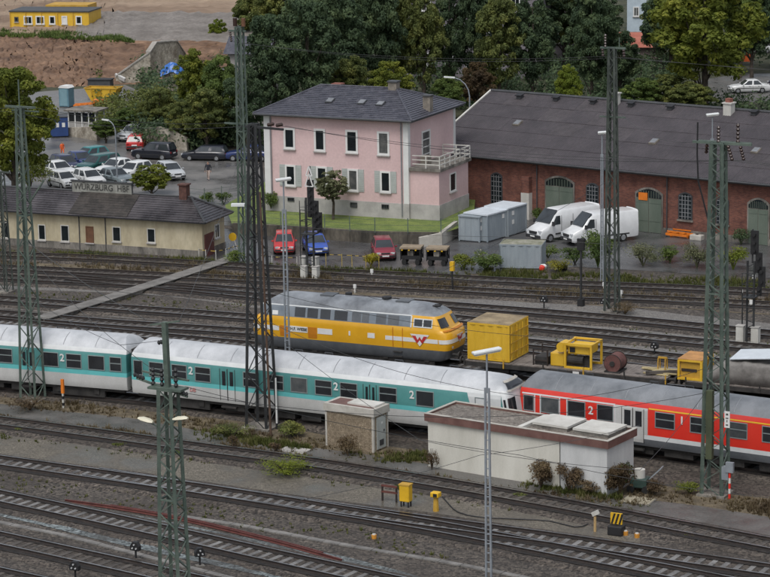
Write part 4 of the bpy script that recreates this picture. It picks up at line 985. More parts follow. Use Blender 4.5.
# yellow diesel engine -------------------------------------------------------
DF = Frame((-7.12, 161.55, 0), R_(-25.3)); DW = 2.98
dx0 = DF.py(249.5, 322, 0)[0]; dx1 = DF.py(450, 338, 0)[0]
rows = [(.62, 1.28, .55, .55, .5, .5), (.8, 1.42, .2, .2, .6, .6), (1.34, 1.46, .05, .05, .75, .75), (1.7, 1.49, 0, 0, .8, .8), (2.35, 1.49, .06, .06, .85, .85), (2.52, 1.48, .22, .22, .8, .8), (2.62, 1.46, .45, .45, .7, .7),
        (3.28, 1.30, .85, .85, .6, .6), (3.42, 1.24, .92, .92, .6, .6), (3.6, 1.1, 1.15, 1.15, .7, .7), (3.8, .84, 1.5, 1.5, .8, .8), (3.95, .5, 2.1, 2.1, .8, .8), (4.03, .1, 2.8, 2.8, .3, .3)]
shd = Shell([(z, hw, dx0 + a, dx1 - b, c, d) for z, hw, a, b, c, d in rows], DW, .55, .55)
loco = thing('diesel_locomotive', 'yellow diesel locomotive with grey roof and white stripe around its nose', 'locomotive', DF.o, DF.rz)
shd.strip(.62, 1.34, 'skirt', M_skirt, loco); body = shd.strip(1.34, 2.62, 'body', M_locoy, loco); shd.strip(2.62, 3.42, 'window_band', M_locoy, loco); rf = shd.strip(3.42, 4.03, 'roof', M_locor, loco, cap=True)
bx0 = DF.py(262, 318, .1)[0]; bx1 = DF.py(410.5, 328, .1)[0]
mb = MB(); shd.sbox(mb, bx0, bx1, 2.7, 3.36, 0, .012); band = mb.build('grey_band', M_locob, loco)
mb = MB(); shd.sbox(mb, bx0 - .1, bx1 + .05, 3.362, 3.42, 0, .03); shd.sbox(mb, bx1 + .012, bx1 + .1, 2.68, 3.36, 0, .03); mb.build('cream_trim', M_tcream, loco)
def dpx(x, y): return DF.py(x, y, .1)[0]
for x0, x1, g_ in ((295, 305.5, 1), (307.5, 318, 1), (320.5, 330.5, 1), (334.5, 347.5, 1), (352, 361, 0), (362, 369, 0), (376, 386, 0), (388, 399, 0)):
    a, b = dpx(x0, 320), dpx(x1, 321); mb = MB(); shd.sbox(mb, a, b, 2.74, 3.32, 0, .02); mb.build('side_pane' if g_ else 'vent_grille', M_glassl if g_ else M_skirt, loco)
swindow(shd, loco, dpx(413.5, 326), dpx(432.5, 327), 2.72, 3.26, False, .06, M_tcream, 'cab_window'); mb = MB(); x = dpx(423, 326); shd.sbox(mb, x - .04, x + .04, 2.75, 3.24, 0, .03); mb.build('window_post', M_tcream, loco)
def dpanel(name, x0, y0, x1, y1, m, o=.012):
    u0, u1, v0, v1 = rect(DF, 0, x0, y0, x1, y1); mb = MB(); shd.sbox(mb, u0, u1, v0, v1, 0, o); return mb.build(name, m, loco), (u0 + u1) / 2, (v0 + v1) / 2
dpanel('white_plate', 272, 310.5, 277.5, 314.5, M_white, .03); dpanel('white_stripe', 262, 325, 279, 329.5, M_white); dpanel('hatch', 280, 325.5, 289, 336, M_locoyd)
_, u, v = dpanel('name_plate', 290, 326.3, 307.6, 332, M_white, .02); lettering('lettering', 'H.F. WIEBE', .27, M_signl, loco, u, -.03, v, bold=True, sx=.92)
dpanel('hatch', 308, 327.3, 316.8, 338.3, M_locoyd); dpanel('white_plate', 317.5, 328.7, 332.3, 334.3, M_white); dpanel('white_plate', 348.7, 331, 350.3, 335.5, M_white); dpanel('white_plate', 367.6, 333, 374.7, 338, M_white)
# stripe around the nose with the winged emblem
zs0, zs1 = 1.78, 2.04; u0 = dpx(386, 337)
mb = MB(); shd.sbox(mb, u0, shd.at(1.9)[2] - .8, zs0, zs1, 0, .012); mb.build('white_stripe', M_white, loco)
for s_ in (True, False): mb = MB(); shd.patch(mb, -89, 89, zs0, zs1, .014, s_, 20, 2); mb.build('nose_stripe', M_white, loco)
def emblem(x, z, s, rz, yy):
    tri = MB().prism([(-.62 * s, .36 * s), (.62 * s, .36 * s), (0, -.36 * s)], 'Y', -.012, 0).build('emblem', M_white, loco)
    w_ = MB().prism([(-.5 * s, .26 * s), (-.26 * s, .26 * s), (-.13 * s, .02 * s), (0, .22 * s), (.13 * s, .02 * s), (.26 * s, .26 * s), (.5 * s, .26 * s), (.16 * s, -.2 * s), (0, .02 * s), (-.16 * s, -.2 * s)], 'Y', -.022, -.013).build('emblem_wings', M_logor, tri)
    tri.matrix_basis = Matrix.Translation((x, yy, z)) @ Matrix.Rotation(rz, 4, 'Z')
emblem(dpx(420.5, 339), 1.92, 1.05, 0, -.02)
p = shd.end(0, 1.95); emblem(p.x + .03, 1.95, .8, R_(90), DW / 2)
for s_ in (True, False):
    for q_ in (-1, 1): mb = MB(); shd.patch(mb, 7 * q_, 56 * q_, 2.72, 3.26, .025, s_); mb.build('windscreen', M_glassl, loco)
    for q_ in (-1, 1): mb = MB(); shd.patch(mb, 24 * q_, 34 * q_, 1.46, 1.62, .05, s_, 2, 2); mb.build('headlight', M_white, loco)
    mb = MB(); shd.patch(mb, -60, 60, 2.5, 2.56, .06, s_, 8, 1); mb.build('grab_rail', M_locoyd, loco)
for x in (dx0 + 3.1, dx1 - 3.1): bogie(loco, x, DW, .5, 1.4)
buffers(loco, dx1 - .1, 1, DW); buffers(loco, dx0 + .1, -1, DW)
MB().box(dx0 + 5, dx1 - 5, .3, DW - .3, .35, .75).build('fuel_tank', M_under, loco)
x = dpx(394, 345); mb = MB(); shd.sbox(mb, x - .04, x + .0, 1.4, 2.6, 0, .03); shd.sbox(mb, x + .62, x + .66, 1.4, 2.6, 0, .03); mb.build('cab_door', M_locoyd, loco); MB().box(x, x + .6, -.06, .1, .75, .8).box(x, x + .6, -.06, .1, 1.05, 1.1).build('step', M_under, loco)
for i in (1, 4): xx = dx0 + 2.8 + i * 1.75; MB().box(xx, xx + .9, DW / 2 - .45, DW / 2 + .45, 3.95, 4.06).build('roof_hatch', M_skirt, rf)
mb = MB().cyl((dx0 + 9, DW / 2, 4.1), .3, .14, 16).cyl((dx0 + 6.2, DW / 2 + .3, 4.08), .22, .16, 14); mb.build('exhaust', M_black, rf)
mb = MB().tube([(dx1 - 1.7, DW / 2 - .2, 3.85), (dx1 - 1.2, DW / 2 - .2, 3.9)], .07, 8).tube([(dx1 - 1.7, DW / 2 + .1, 3.86), (dx1 - 1.25, DW / 2 + .1, 3.9)], .06, 8); mb.build('horn', M_black, rf)

# work train: flat wagons with their loads -------------------------------------
def flat_wagon(label, F, x0, x1, W=2.75, dz=1.18, deckm=None):
    t = thing('flat_wagon', label, 'wagon', F.o, F.rz, 'flat wagons of the work train')
    n = int((x1 - x0) / .24)
    pm = MB().box(0, (x1 - x0) / n - .012, 0, W, 0, .06).mesh('deck_plank', deckm or mat('deck_planks', (.10, .085, .075), .85, col2=(.21, .185, .165), scale=1.2, fine=.2))
    for i in range(n): inst('deck_plank', pm, t, Matrix.Translation((x0 + (x1 - x0) * i / n, 0, dz - .06 + random.uniform(0, .01))))
    MB().box(x0 - .05, x1 + .05, -.05, .06, dz - .32, dz - .07).build('side_sill', M_under, t); MB().box(x0 - .05, x1 + .05, W - .06, W + .05, dz - .32, dz - .07).build('side_sill', M_under, t)
    MB().box(x0 + .1, x1 - .1, .7, W - .7, .75, dz - .07).build('underframe', M_under, t)
    for x in (x0 + 2.0, x1 - 2.0):
        for y in (W / 2 - .75, W / 2 + .75): MB().cyl((x, y, .72), .5, .13, 18, 'Y').build('wheel', M_wheel, t)
        for y in (.25, W - .45): MB().box(x - .8, x + .8, y, y + .2, .55, .95).build('axle_guard', M_under, t)
    buffers(t, x0, -1, W); buffers(t, x1, 1, W)
    k = int((x1 - x0) / 2.2)
    for i in range(k + 1): ubar('stake', t, (x0 + (x1 - x0) * i / k, -.1, dz - .3), (x0 + (x1 - x0) * i / k, -.1, dz + .25), .07, M_ycdirty if i % 2 else M_under)
    mb = MB().box((x0 + x1) / 2 + .6, (x0 + x1) / 2 + 1.0, -.07, -.051, dz - .34, dz - .06); mb.build('notice', M_white, t)
    return t
AF = Frame(G(509, 368.5, 0), R_(-26)); DZ = 1.18
_cb = AF.loc(G(509, 363.5, DZ)); AF = Frame(AF.wld((0, _cb.y - .12, 0)), R_(-26))
def apx(x, y): return AF.py(x, y, 0)[0]
ax0 = apx(465, 362); ax1 = apx(666, 392)
flat_wagon('flat wagon carrying the yellow container and yellow machine', AF, ax0, ax1)
bx0_ = ax1 + 1.25; flat_wagon('flat wagon with the tarpaulin load behind the red coach', AF, bx0_, bx0_ + 13.5)
# container
q0 = AF.py(467.3, 330, .15)[0]; q1 = AF.py(509.3, 335, .15)[0]; qd = AF.px(528.5, 335, q1)[0] - .15; qh = HT(AF.wld((q1, .15, DZ)), 326)
t = thing('yellow_container', 'yellow ribbed steel container standing on the flat wagon behind the engine', 'container', AF.wld((q0, .15, DZ + .01)), AF.rz)
corr_box(t, q1 - q0, qd, qh, M_ycont, M_ycont, .05, .28, .045, roofm=mat('rusty_container_roof', (.16, .12, .07), .8, col2=(.32, .25, .15), scale=1.2, fine=.2))
Lc_ = q1 - q0
for k in range(4): y = .25 + (qd - .5) * k / 3; ubar('lock_rod', t, (Lc_ + .05, y, .15), (Lc_ + .05, y, qh - .12), .05, M_ycont)
for z in (.6, 1.2, 1.8): ubar('door_hinge', t, (Lc_ + .06, .1, z), (Lc_ + .06, qd - .1, z), .05, M_ycdirty)
MB().box(Lc_ * .2, Lc_ * .8, .2, .26, 1.1, 1.14)
# yellow machine in an open frame
m0, m1 = apx(551.5, 362), apx(589, 368); mz = HT(AF.wld((m1, .3, DZ)), 346.5); ML = m1 - m0
t = thing('generator_frame', 'yellow machine in an open tubular frame on the flat wagon', 'machine', AF.wld((m0, .35, DZ + .01)), AF.rz)
mw = 1.7
for x in (.75, ML):
    for y in (0, mw): ubar('frame_post', t, (x, y, 0), (x, y, mz), .12, M_ycont)
for y in (0, mw): ubar('frame_rail', t, (.75, y, .06), (ML, y, .06), .12, M_ycont); ubar('frame_rail', t, (.65, y, mz), (ML + .05, y, mz), .14, M_ycont)
for x in (.75, ML): ubar('frame_rail', t, (x, 0, mz - .002), (x, mw, mz - .002), .12, M_ycont)
MB().box(.85, ML - .15, .15, mw - .15, mz - .62, mz - .12).build('hood', M_ycont, t, bevel=.05); MB().box(1.0, ML * .55, .1, .14, mz - .5, mz - .2).build('panel', M_black, t)
MB().cyl((ML * .55, .35, .45), .3, 1.0, 14, 'X').build('engine_block', M_under, t); MB().cyl((ML * .38, .3, .4), .27, .3, 14, 'Y').build('flywheel', M_rust, t); MB().cyl((ML * .8, .5, .4), .32, .25, 14, 'Y').build('radiator_fan', M_under, t)
MB().box(-.3, .6, .2, 1.3, 0, mz * .55).build('fuel_cabinet', M_ycont, t, bevel=.05); MB().cyl((.45, .5, mz - .25), .3, .9, 14, 'Y').build('air_filter', M_ycont, t)
# crates, bin and oddments between container and machine
def clutter(label, name, cat, F, x, y, z, build): 
    t = thing(name, label, cat, F.wld((x, y, z)), F.rz); build(t); return t
clutter('rusty brown steel rack between the container and the machine', 'steel_rack', 'rack', AF, apx(531, 367), .4, DZ + .01, lambda t: ([ubar('rack_post', t, (x, y, 0), (x, y, 1.0), .07, M_rust) for x in (0, .9) for y in (0, 1.4)], [ubar('rack_rail', t, (0, y, z), (.9, y, z), .06, M_rust) for y in (0, 1.4) for z in (.3, .95)], MB().box(.05, .85, .1, 1.3, .02, .5).build('rack_load', M_under, t)))
def drum(t):
    MB().cyl((0, 0, .55), .52, 1.1, 26, 'Y').build('tank_shell', mat('rusty_red_drum', (.075, .028, .024), .75, col2=(.15, .065, .055), scale=2, fine=.2), t, 40)
    for y in (-.5, .5): MB().cyl((0, y, .55), .56, .06, 26, 'Y').build('rim', M_rust, t)
    MB().cyl((0, -.58, .55), .16, .08, 14, 'Y').build('hub', M_under, t)
    MB().box(-.5, .5, -.6, .6, 0, .08).build('cradle', M_under, t)
clutter('rusty red-brown drum lying on the flat wagon', 'steel_drum', 'drum', AF, apx(611, 377), .75, DZ + .01, drum)
def planks(t):
    rnd = random.Random(9)
    for i in range(9): MB().cbox((rnd.uniform(0, 1.6), .3 + i * .17, .05 + .05 * (i % 2)), (rnd.uniform(1.2, 2.4), .16, .06), rz=rnd.uniform(-.15, .15)).build('plank', mat('pale_timber', (.36, .30, .16), .8, var=.25), t)
clutter('loose pale planks stacked on the flat wagon beside the drum', 'plank_pile', 'planks', AF, apx(640, 382), .4, DZ + .01, planks)
clutter('yellow trestle standing on the wagon end beside the planks', 'trestle', 'trestle', AF, apx(648, 378), 1.9, DZ + .01, lambda t: ([ubar('leg', t, (x, y, 0), (x, y * .8, .75), .06, M_ycdirty) for x in (0, .45) for y in (-.2, .2)], ubar('beam', t, (-.05, 0, .78), (.5, 0, .78), .1, M_ycdirty)))
clutter('long dark beam leaning off the end of the flat wagon', 'beam', 'beam', AF, apx(655, 386), .5, DZ + .05, lambda t: MB().cbox((.6, .6, .12), (3.0, .18, .18), rz=.5).build('timber', M_slw, t))
# second wagon: yellow open cabinet, covered load
g0, g1 = apx(677.5, 392), apx(700, 395); gz = HT(AF.wld((g0, .2, DZ)), 360)
def ycab(t):
    L = g1 - g0; w_ = 2.0
    for x in (0, L):
        for y in (0, w_): ubar('frame_post', t, (x, y, 0), (x, y, gz), .13, M_ycont)
    for z in (.07, gz):
        for y in (0, w_): ubar('frame_rail', t, (0, y, z), (L, y, z), .12, M_ycont)
        for x in (0, L): ubar('frame_rail', t, (x, 0, z - .002), (x, w_, z - .002), .12, M_ycont)
    MB().box(.08, L - .08, .08, w_ - .08, .12, gz - .1).build('machine_body', M_ycdirty, t); MB().box(.15, L - .3, .04, .079, .5, gz - .5).build('panel', M_rust, t)
    MB().box(-.05, L + .05, -.05, w_ + .05, gz + .062, gz + .1).build('roof', mat('faded_orange_sheet', (.42, .21, .07), .7, var=.2), t)
clutter('yellow framed machine cabinet with orange top on the rear wagon', 'machine_cabinet', 'machine', AF, g0, .2, DZ + .01, ycab)
def tarp(t):
    mb = MB(); rnd = random.Random(4); n = 26; L = 9.5; prof = [(0, 0), (0, .6), (.02, 1.12), (.12, 1.27), (.8, 1.33), (1.6, 1.33), (2.28, 1.27), (2.38, 1.1), (2.4, 0)]; rings = []
    for i in range(n + 1):
        x = L * i / n; k = .55 + .45 * min(1, i / 3)
        rings.append([(x + rnd.uniform(-.06, .06), y + rnd.uniform(-.05, .05), z * k + (rnd.uniform(-.07, .07) if z else 0)) for y, z in prof])
    mb.loft(rings); mb.build('tarpaulin', mat('grey_tarpaulin', (.10, .093, .085), .7, col2=(.20, .19, .175), scale=1.2, fine=.1), t, True)
    MB().cbox((2.6, 1.3, 1.62), (2.6, 2.1, .05), ry=-.1, rx=.06).build('loose_sheet', M_gtop, t)
    MB().cbox((6.8, 1.3, 1.45), (5.0, 2.2, .05), ry=.02, rx=.03).build('loose_sheet', M_troof, t)
clutter('bulky load under grey tarpaulin with loose pale sheets on top', 'tarpaulin_load', 'load', AF, g1 + .35, .15, DZ + .01, tarp)
track('T6', 'track that carries the yellow engine and the flat wagons', [DF.wld((dx0 - 14, 1.49, 0)), DF.wld((dx0, 1.49, 0)), DF.wld(((dx0 + dx1) / 2, 1.49, 0)), DF.wld((dx1, 1.49, 0)), AF.wld((ax0 + 5, 1.37, 0)), AF.wld((ax1 - 2, 1.37, 0)), AF.wld((bx0_ + 12, 1.37, 0))], M_slc, idx=13)
# ================================================================ masts, lamps, signals, wires
M_mast = mat('mast_green', (.05, .074, .06), .6, col2=(.10, .13, .105), scale=1.5, fine=.12)
M_mastd = mat('mast_dark', (.014, .015, .016), .6, col2=(.03, .032, .033), scale=1.5)
M_mastm = mat('mast_old_green', (.035, .045, .038), .65, col2=(.07, .082, .07), scale=1.5)
M_galv = mat('galvanised', (.26, .285, .31), .45, var=.12, metal=.3)
M_porc = mat('insulator', (.035, .018, .014), .3, var=.2)
M_lamp = mat('lamp_housing', (.62, .64, .63), .5, var=.06)
M_wire = mat('wire', (.03, .032, .032), .5, var=0)
M_yellow = mat('signal_yellow', (.62, .37, .015), .5, var=.1)
M_wpost = mat('wooden_pole', (.075, .045, .03), .9, var=.3)
def lattice_mast(label, P, h, w0, w1, rz, m, npan, leg=.1, br=.045, cross=True, group='lattice masts of the rail yard', cat='mast', plinth=True):
    t = thing('lattice_mast', label, cat, P, rz, group)
    C = [(-1, -1), (1, -1), (1, 1), (-1, 1)]
    def c(k, z): w = (w0 + (w1 - w0) * z / h) / 2; return Vector((C[k][0] * w, C[k][1] * w, z))
    for k in range(4): ubar('leg', t, c(k, 0), c(k, h), leg, m)
    zs = [0.0]; g = []
    for i in range(npan): g.append((w0 + (w1 - w0) * i / npan))
    s = sum(g)
    for q in g: zs.append(zs[-1] + q / s * h)
    for k in range(4):
        k2 = (k + 1) % 4
        for i in range(npan):
            a, b = (k, k2) if (i + k) % 2 else (k2, k)
            ubar('brace', t, c(a, zs[i]), c(b, zs[i + 1]), br, m, br * .6)
    for i in (0, npan // 2, npan):
        for k in range(4): ubar('strut', t, c(k, zs[i]), c((k + 1) % 4, zs[i]), br * 1.2, m)
    if plinth: MB().box(-w0 * .7, w0 * .7, -w0 * .7, w0 * .7, -.3, .12).build('footing', M_concd, t)
    return t
def insul(parent, a, b, m=None, n=5):
    a, b = Vector(a), Vector(b); mb = MB(); pts = []; rr = []
    for i in range(n * 2 + 1): pts.append(a.lerp(b, i / (n * 2))); rr.append(.05 if i % 2 == 0 else .11)
    mb.tube(pts, rr, 8); return mb.build('insulator', m or M_porc, parent)
MA = R_(-27)
mP = {}
def mast(key, label, bx, by, ty_, w0, w1, m, npan, rz=MA, **k):
    P = G(bx, by); h = HT(P, ty_); mP[key] = (P, h); return lattice_mast(label, P, h, w0, w1, rz, m, npan, **k), h
tL, hL = mast('L', 'tall green lattice mast in front of the turquoise coach, far left', 33, 400, 107, 1.05, .3, M_mast, 28, leg=.13, br=.06)
ubar('cross_arm', tL, (-1.0, 0, hL), (1.1, 0, hL), .12, M_mast); ubar('cross_arm', tL, (-.9, .5, hL - .3), (1.0, .5, hL - .3), .08, M_mast)
ubar('spike', tL, (0, 0, hL), (0, 0, hL + 1.6), .06, M_mast); ubar('bracket', tL, (.4, 0, hL * .68), (1.5, 0, hL * .76), .08, M_mast)
tS, hS = mast('S', 'short weathered lattice mast at the left edge before the cream building', 6, 292, 172, .75, .35, M_mastm, 14)
ubar('cross_arm', tS, (-.8, 0, hS), (.8, 0, hS), .1, M_mastm)
tG, hG = mast('G', 'green lattice mast rising behind the black one at the pink house', 246, 264, 27, .72, .42, M_mast, 26, leg=.13, br=.06)
for z, l in ((hG - .3, .9), (hG * .595, 1.5)): ubar('cross_arm', tG, (-l, 0, z), (l * .6, 0, z), .12, M_mast)
for x in (-.8, -.4): insul(tG, (x, 0, hG - .35), (x + .1, 0, hG - 1.1))
for x in (-.35, .35): MB().cyl((x, 0, hG + .35), .16, .6, 12).build('cable_head', M_porc if x < 0 else M_brown, tG)
tD, hD = mast('D', 'black lattice mast in front of the yellow engine and turquoise coach', 262, 427, 124, 1.3, .4, M_mastd, 24, leg=.14, br=.055)
ubar('cross_arm', tD, (-.5, 0, hD - .15), (2.1, -.4, hD - .15), .12, M_mastd); ubar('lamp_arm', tD, (-.35, -.2, 12.6), (-.75, -.6, 12.9), .06, M_galv)
for i in range(2): insul(tD, (1.0 + i * .55, -.2, hD + .02), (1.45 + i * .55, -.3, hD + .12))
MB().cbox((-.75, -.7, 12.95), (.75, .35, .14), rz=.4).build('lamp_head', M_lamp, tD)
tM, hM = mast('M', 'dark green lattice mast in front of the white vans', 612, 312, 48, .78, .36, M_mastm, 24, leg=.13, br=.06)
ubar('cross_arm', tM, (-.85, 0, hM), (.95, 0, hM), .12, M_mast); z = HT(mP['M'][0], 117); ubar('cross_arm', tM, (-.9, 0, z), (.95, 0, z), .09, M_mast)
insul(tM, (-.5, 0, hM), (-.5, 0, hM + .9)); ubar('pin', tM, (.5, 0, hM), (.5, 0, hM + .7), .05, M_mast)
for x in (-.7, .8): insul(tM, (x, 0, hM - .05), (x, .1, hM - .6), n=3)
tR, hR = mast('R', 'tall green lattice mast beside the red coach, right', 715, 494, 143, 1.08, .55, M_mast, 32, leg=.15, br=.06)
ubar('cross_arm', tR, (-1.35, 0, hR), (1.75, 0, hR), .13, M_mast); ubar('cross_arm', tR, (-1.2, .4, hR), (1.6, .4, hR), .09, M_mast)
for x in (0, .0): insul(tR, (x, 0, hR), (x, 0, hR + .85)); break
insul(tR, (.95, .2, hR), (.95, .2, hR + 1.0)); insul(tR, (.5, 0, hR - .1), (.75, 0, hR - .85)); insul(tR, (1.15, 0, hR - .1), (1.35, 0, hR - .8)); insul(tR, (-.6, 0, hR - .1), (-.75, .3, hR - .6), n=3)
MB().tube([(-1.1, 0, hR + 1.0), (-1.12, 0, hR - .6), (-1.05, 0, hR - 2.0), (-.6, 0, hR - 3.6), (-.35, 0, hR - 4.6)], .045, 6).build('cable', M_black, tR)
MB().box(-.32, .02, -.62, -.3, 2.0, 5.6).build('cable_box', mat('olive_box', (.05, .06, .03), .7, var=.2), tR)
npl = MB().box(.66, .94, -.55, -.5, 3.75, 4.6).build('number_plate', M_white, tR)
for k, (w_, h_) in enumerate(((.12, .1), (.14, .06), (.05, .12), (.13, .07))): MB().box(.8 - w_ / 2, .8 + w_ / 2, -.556, -.551, 4.4 - k * .18, 4.4 - k * .18 + h_).build('plate_mark', M_signl, npl)
MB().box(.55, .9, -.6, -.35, 1.0, 1.7).build('switch_box', M_galv, tR)
# foreground mast with lamps
P = G(176, 618); hF = HT(P, 389); tF = lattice_mast('foreground green lattice mast carrying two lamps, lower left', P, hF, 1.0, .62, MA, M_mast, 17, leg=.14, br=.065); mP['F'] = (P, hF)
hF2 = HT(P, 322)
MB().box(-.85, .85, -.35, .35, hF, hF + .1).build('platform', M_mast, tF); ubar('mast_head', tF, (0, 0, hF), (-.05, 0, hF2), .22, M_mast)
ubar('cross_arm', tF, (-1.6, 0, hF + .35), (1.0, 0, hF - .25), .09, M_mast); ubar('cross_arm', tF, (-1.5, .3, hF + .6), (.9, .3, hF + .4), .08, M_mast)
for x, z in ((-.75, 0), (-.3, .0), (.42, .1)): insul(tF, (x, 0, hF + .1), (x, 0, hF + .9 + z), M_mastd, 4)
insul(tF, (-1.75, 0, hF + .5), (-1.2, 0, hF + .35), M_mastd, 4); insul(tF, (.45, 0, hF - .05), (1.0, 0, hF - .15), M_mastd, 4); insul(tF, (-.5, .1, hF2 - 1.0), (-.15, .1, hF2 - .9), M_mastd, 3)
ubar('cross_arm', tF, (-.8, 0, hF2 - .2), (.7, .0, hF2 + .1), .07, M_mast)
for s, dx, dz in ((-1, -.95, 0), (1, .95, .25)):
    z = HT(P, 421) + dz; ubar('lamp_arm', tF, (s * .35, -.3, z - .25), (dx * .75, -.5, z), .05, M_mast)
    mb = MB(); mb.loft([[(dx * .55 + s * .75 * t, -.5 + y * wd, z + .0 + zz * wd + s * 0 + .12 * t) for y, zz in ((-.17, 0), (-.1, .11), (.1, .11), (.17, 0), (.1, -.05), (-.1, -.05))] for t, wd in ((0, .5), (.25, 1), (.7, 1), (1, .45))]); mb.build('lamp_head', mat('yellowed_lamp', (.60, .57, .44), .45, var=.06), tF, 40)
ubar('lamp_arm', tF, (-.4, -.35, HT(P, 452)), (.4, -.35, HT(P, 452)), .05, M_mast)

# lamp posts
def yard_lamp(label, P, h, head=1.45, rz=MA, yaw=0, w=.26, m=None):
    t = thing('yard_lamp', label, 'lamp post', P, rz, 'lattice lamp posts of the yard'); m = m or M_galv
    for s in (-1, 1): ubar('chord', t, (s * w / 2, 0, 0), (s * w * .33, 0, h * .86), .085, m)
    n = int(h * .86 / .42)
    for i in range(n): z = h * .86 * (i + .5) / n; ww = w / 2 * (1 - .34 * z / (h * .86)); ubar('rung', t, (-ww, 0, z), (ww, 0, z + .02), .045, m)
    ubar('mast_top', t, (0, 0, h * .84), (0, 0, h), .07, m)
    MB().cbox((0, 0, h + .05), (head, .34, .13), rz=yaw, ry=-.08).build('lamp_head', M_lamp, t, bevel=.04); MB().cbox((0, 0, h - .04), (head * .9, .26, .05), rz=yaw, ry=-.08).build('diffuser', M_whited, t)
    return t
P = G(489, 604); yard_lamp('grey lattice lamp post in front of the white shed', P, HT(P, 352), 1.35, yaw=R_(48))
P = G(288.5, 386); yard_lamp('slender grey lattice lamp post between the engine and the pink house', P, HT(P, 180), .95, yaw=R_(40), w=.3)
P = G(711, 283); yard_lamp('grey lamp post rising above the warehouse roof behind the right mast', P, HT(P, 115), .9, yaw=R_(30))
P = G(602, 283); yard_lamp('grey lamp post beside the mast in front of the vans', P, HT(P, 133), .6, yaw=R_(20), w=.18)
def street_lamp(label, P, h, dx, dy, head=.7):
    t = thing('street_lamp', label, 'street lamp', P, 0, 'curved street lamps')
    pts = [(0, 0, 0), (0, 0, h * .8)] + [(dx * (1 - math.cos(a)) , dy * (1 - math.cos(a)), h * .8 + h * .18 * math.sin(a)) for a in (R_(20), R_(40), R_(60), R_(80))]
    MB().tube(pts, [.075, .06, .05, .05, .045, .04], 8).build('pole', M_galv, t); e_ = Vector(pts[-1])
    d = Vector((dx, dy, 0)).normalized(); mb = MB().bar(e_ - d * .05, e_ + d * head + Vector((0, 0, .08)), .22, .12); mb.build('lamp_head', M_lamp, t)
P = G(117.5, 187); street_lamp('curved grey street lamp standing among the parked cars', P, HT(P, 119), -.75, .2, .55)
P = ATD(470, 140, 226); P.z = 0; street_lamp('curved street lamp behind the pink house roof', P, HT(P, 75), -1.6, 0, .9)
P = G(240, 146); street_lamp('street lamp half hidden in the trees behind the parked cars', P, HT(P, 68), -.9, 0, .8)
# poles
def pole(label, name, P, h, r, m, cat='pole', lean=(0, 0)):
    t = thing(name, label, cat, P); MB().tube([(0, 0, -.1), (lean[0], lean[1], h)], [r, r * .75], 8).build('shaft', m, t); return t
P = G(271, 437); t = pole('brown wooden pole leaning beside the black lattice mast', 'wooden_pole', P, HT(P, 192), .07, M_wpost, lean=(-.25, 0)); ubar('step_iron', t, (-.3, 0, 5), (.1, 0, 5), .04, M_black)
P = G(277, 429); t = pole('short white marker pole at the foot of the black mast', 'marker_pole', P, HT(P, 378), .06, M_white); ubar('base', t, (0, 0, 0), (0, 0, .35), .14, M_black)
P = G(252, 207); t = pole('thin green fence pole beside the parking lot gate', 'thin_pole', P, HT(P, 160), .03, M_mast); ubar('cap', t, (-.06, 0, 0), (.06, 0, .0), .05, M_mast)

# signals
def signal(label, P, h, heads, wide=.55, tri=False, rz=MA):
    t = thing('railway_signal', label, 'signal', P, rz, 'light signals of the yard')
    for s in (-1, 1): ubar('chord', t, (s * wide / 2, 0, 0), (s * wide / 2, 0, h * .72), .11, M_mastd)
    n = int(h * .72 / .5)
    for i in range(n): z = .4 + i * .5; ubar('rung', t, (-wide / 2, 0, z), (wide / 2, 0, z + (.25 if i % 2 else -.1)), .05, M_mastd)
    ubar('mast_top', t, (0.1, 0, h * .7), (.1, 0, h), .09, M_mastd)
    for (x, z0, z1, w) in heads:
        b = MB().box(x - w / 2, x + w / 2, -.12, .02, z0, z1).build('signal_screen', M_black, t)
        k = max(2, int((z1 - z0) / .45))
        for i in range(k): zz = z0 + (z1 - z0) * (i + .5) / k; MB().cyl((x, -.2, zz), .11, .18, 12, 'Y').build('lens_hood', M_black, b)
    for sgn in (-1, 1):
        ubar('platform_rail', t, (-wide * .9, -.5, h * .52 + .0), (-wide * .9, .5, h * .52), .04, M_mastd); ubar('platform_rail', t, (-wide * .9, .5 * sgn, h * .52), (wide * .9, .5 * sgn, h * .52), .04, M_mastd)
        ubar('platform_post', t, (-wide * .9, .5 * sgn, h * .4), (-wide * .9, .5 * sgn, h * .62), .04, M_mastd); ubar('platform_rail', t, (-wide * .9, .5 * sgn, h * .62), (wide * .9, .5 * sgn, h * .62), .04, M_mastd)
    MB().box(-wide * .9, wide * .9, -.5, .5, h * .40, h * .405 + .03).build('platform', M_mastd, t)
    if tri:
        for z, s in ((h - .35, .34), (h - 1.0, .46)):
            mb = MB()
            for a, b in (((-s, -s), (0, s)), ((0, s), (s, -s)), ((s, -s), (-s, -s))): mb.bar((a[0] * .7 + .1, -.14, z + a[1]), (b[0] * .7 + .1, -.14, z + b[1]), .07)
            mb.build('triangle_marker', M_white, t)
    return t
def cabinet(label, P, w, d, h, rz=MA, m=None, group='pale cabinets at the signals'):
    t = thing('trackside_cabinet', label, 'cabinet', P, rz, group); MB().box(-w / 2, w / 2, -d / 2, d / 2, 0, h).build('housing', m or M_whited, t, bevel=.03); MB().box(-w / 2 - .03, w / 2 + .03, -d / 2 - .03, d / 2 + .03, h + .002, h + .05).build('lid', M_conc, t)
    MB().box(-w / 2 + .06, w / 2 - .06, -d / 2 - .015, -d / 2 - .002, .1, h - .1).build('door', m or M_whited, t)
P = G(311, 279); h = HT(P, 166); signal('black light signal with white triangle markers before the pink house', P, h, ((.15, h * .55, h * .88, .5), (.55, h * .44, h * .70, .42), (.85, h * .42, h * .6, .36)), tri=True)
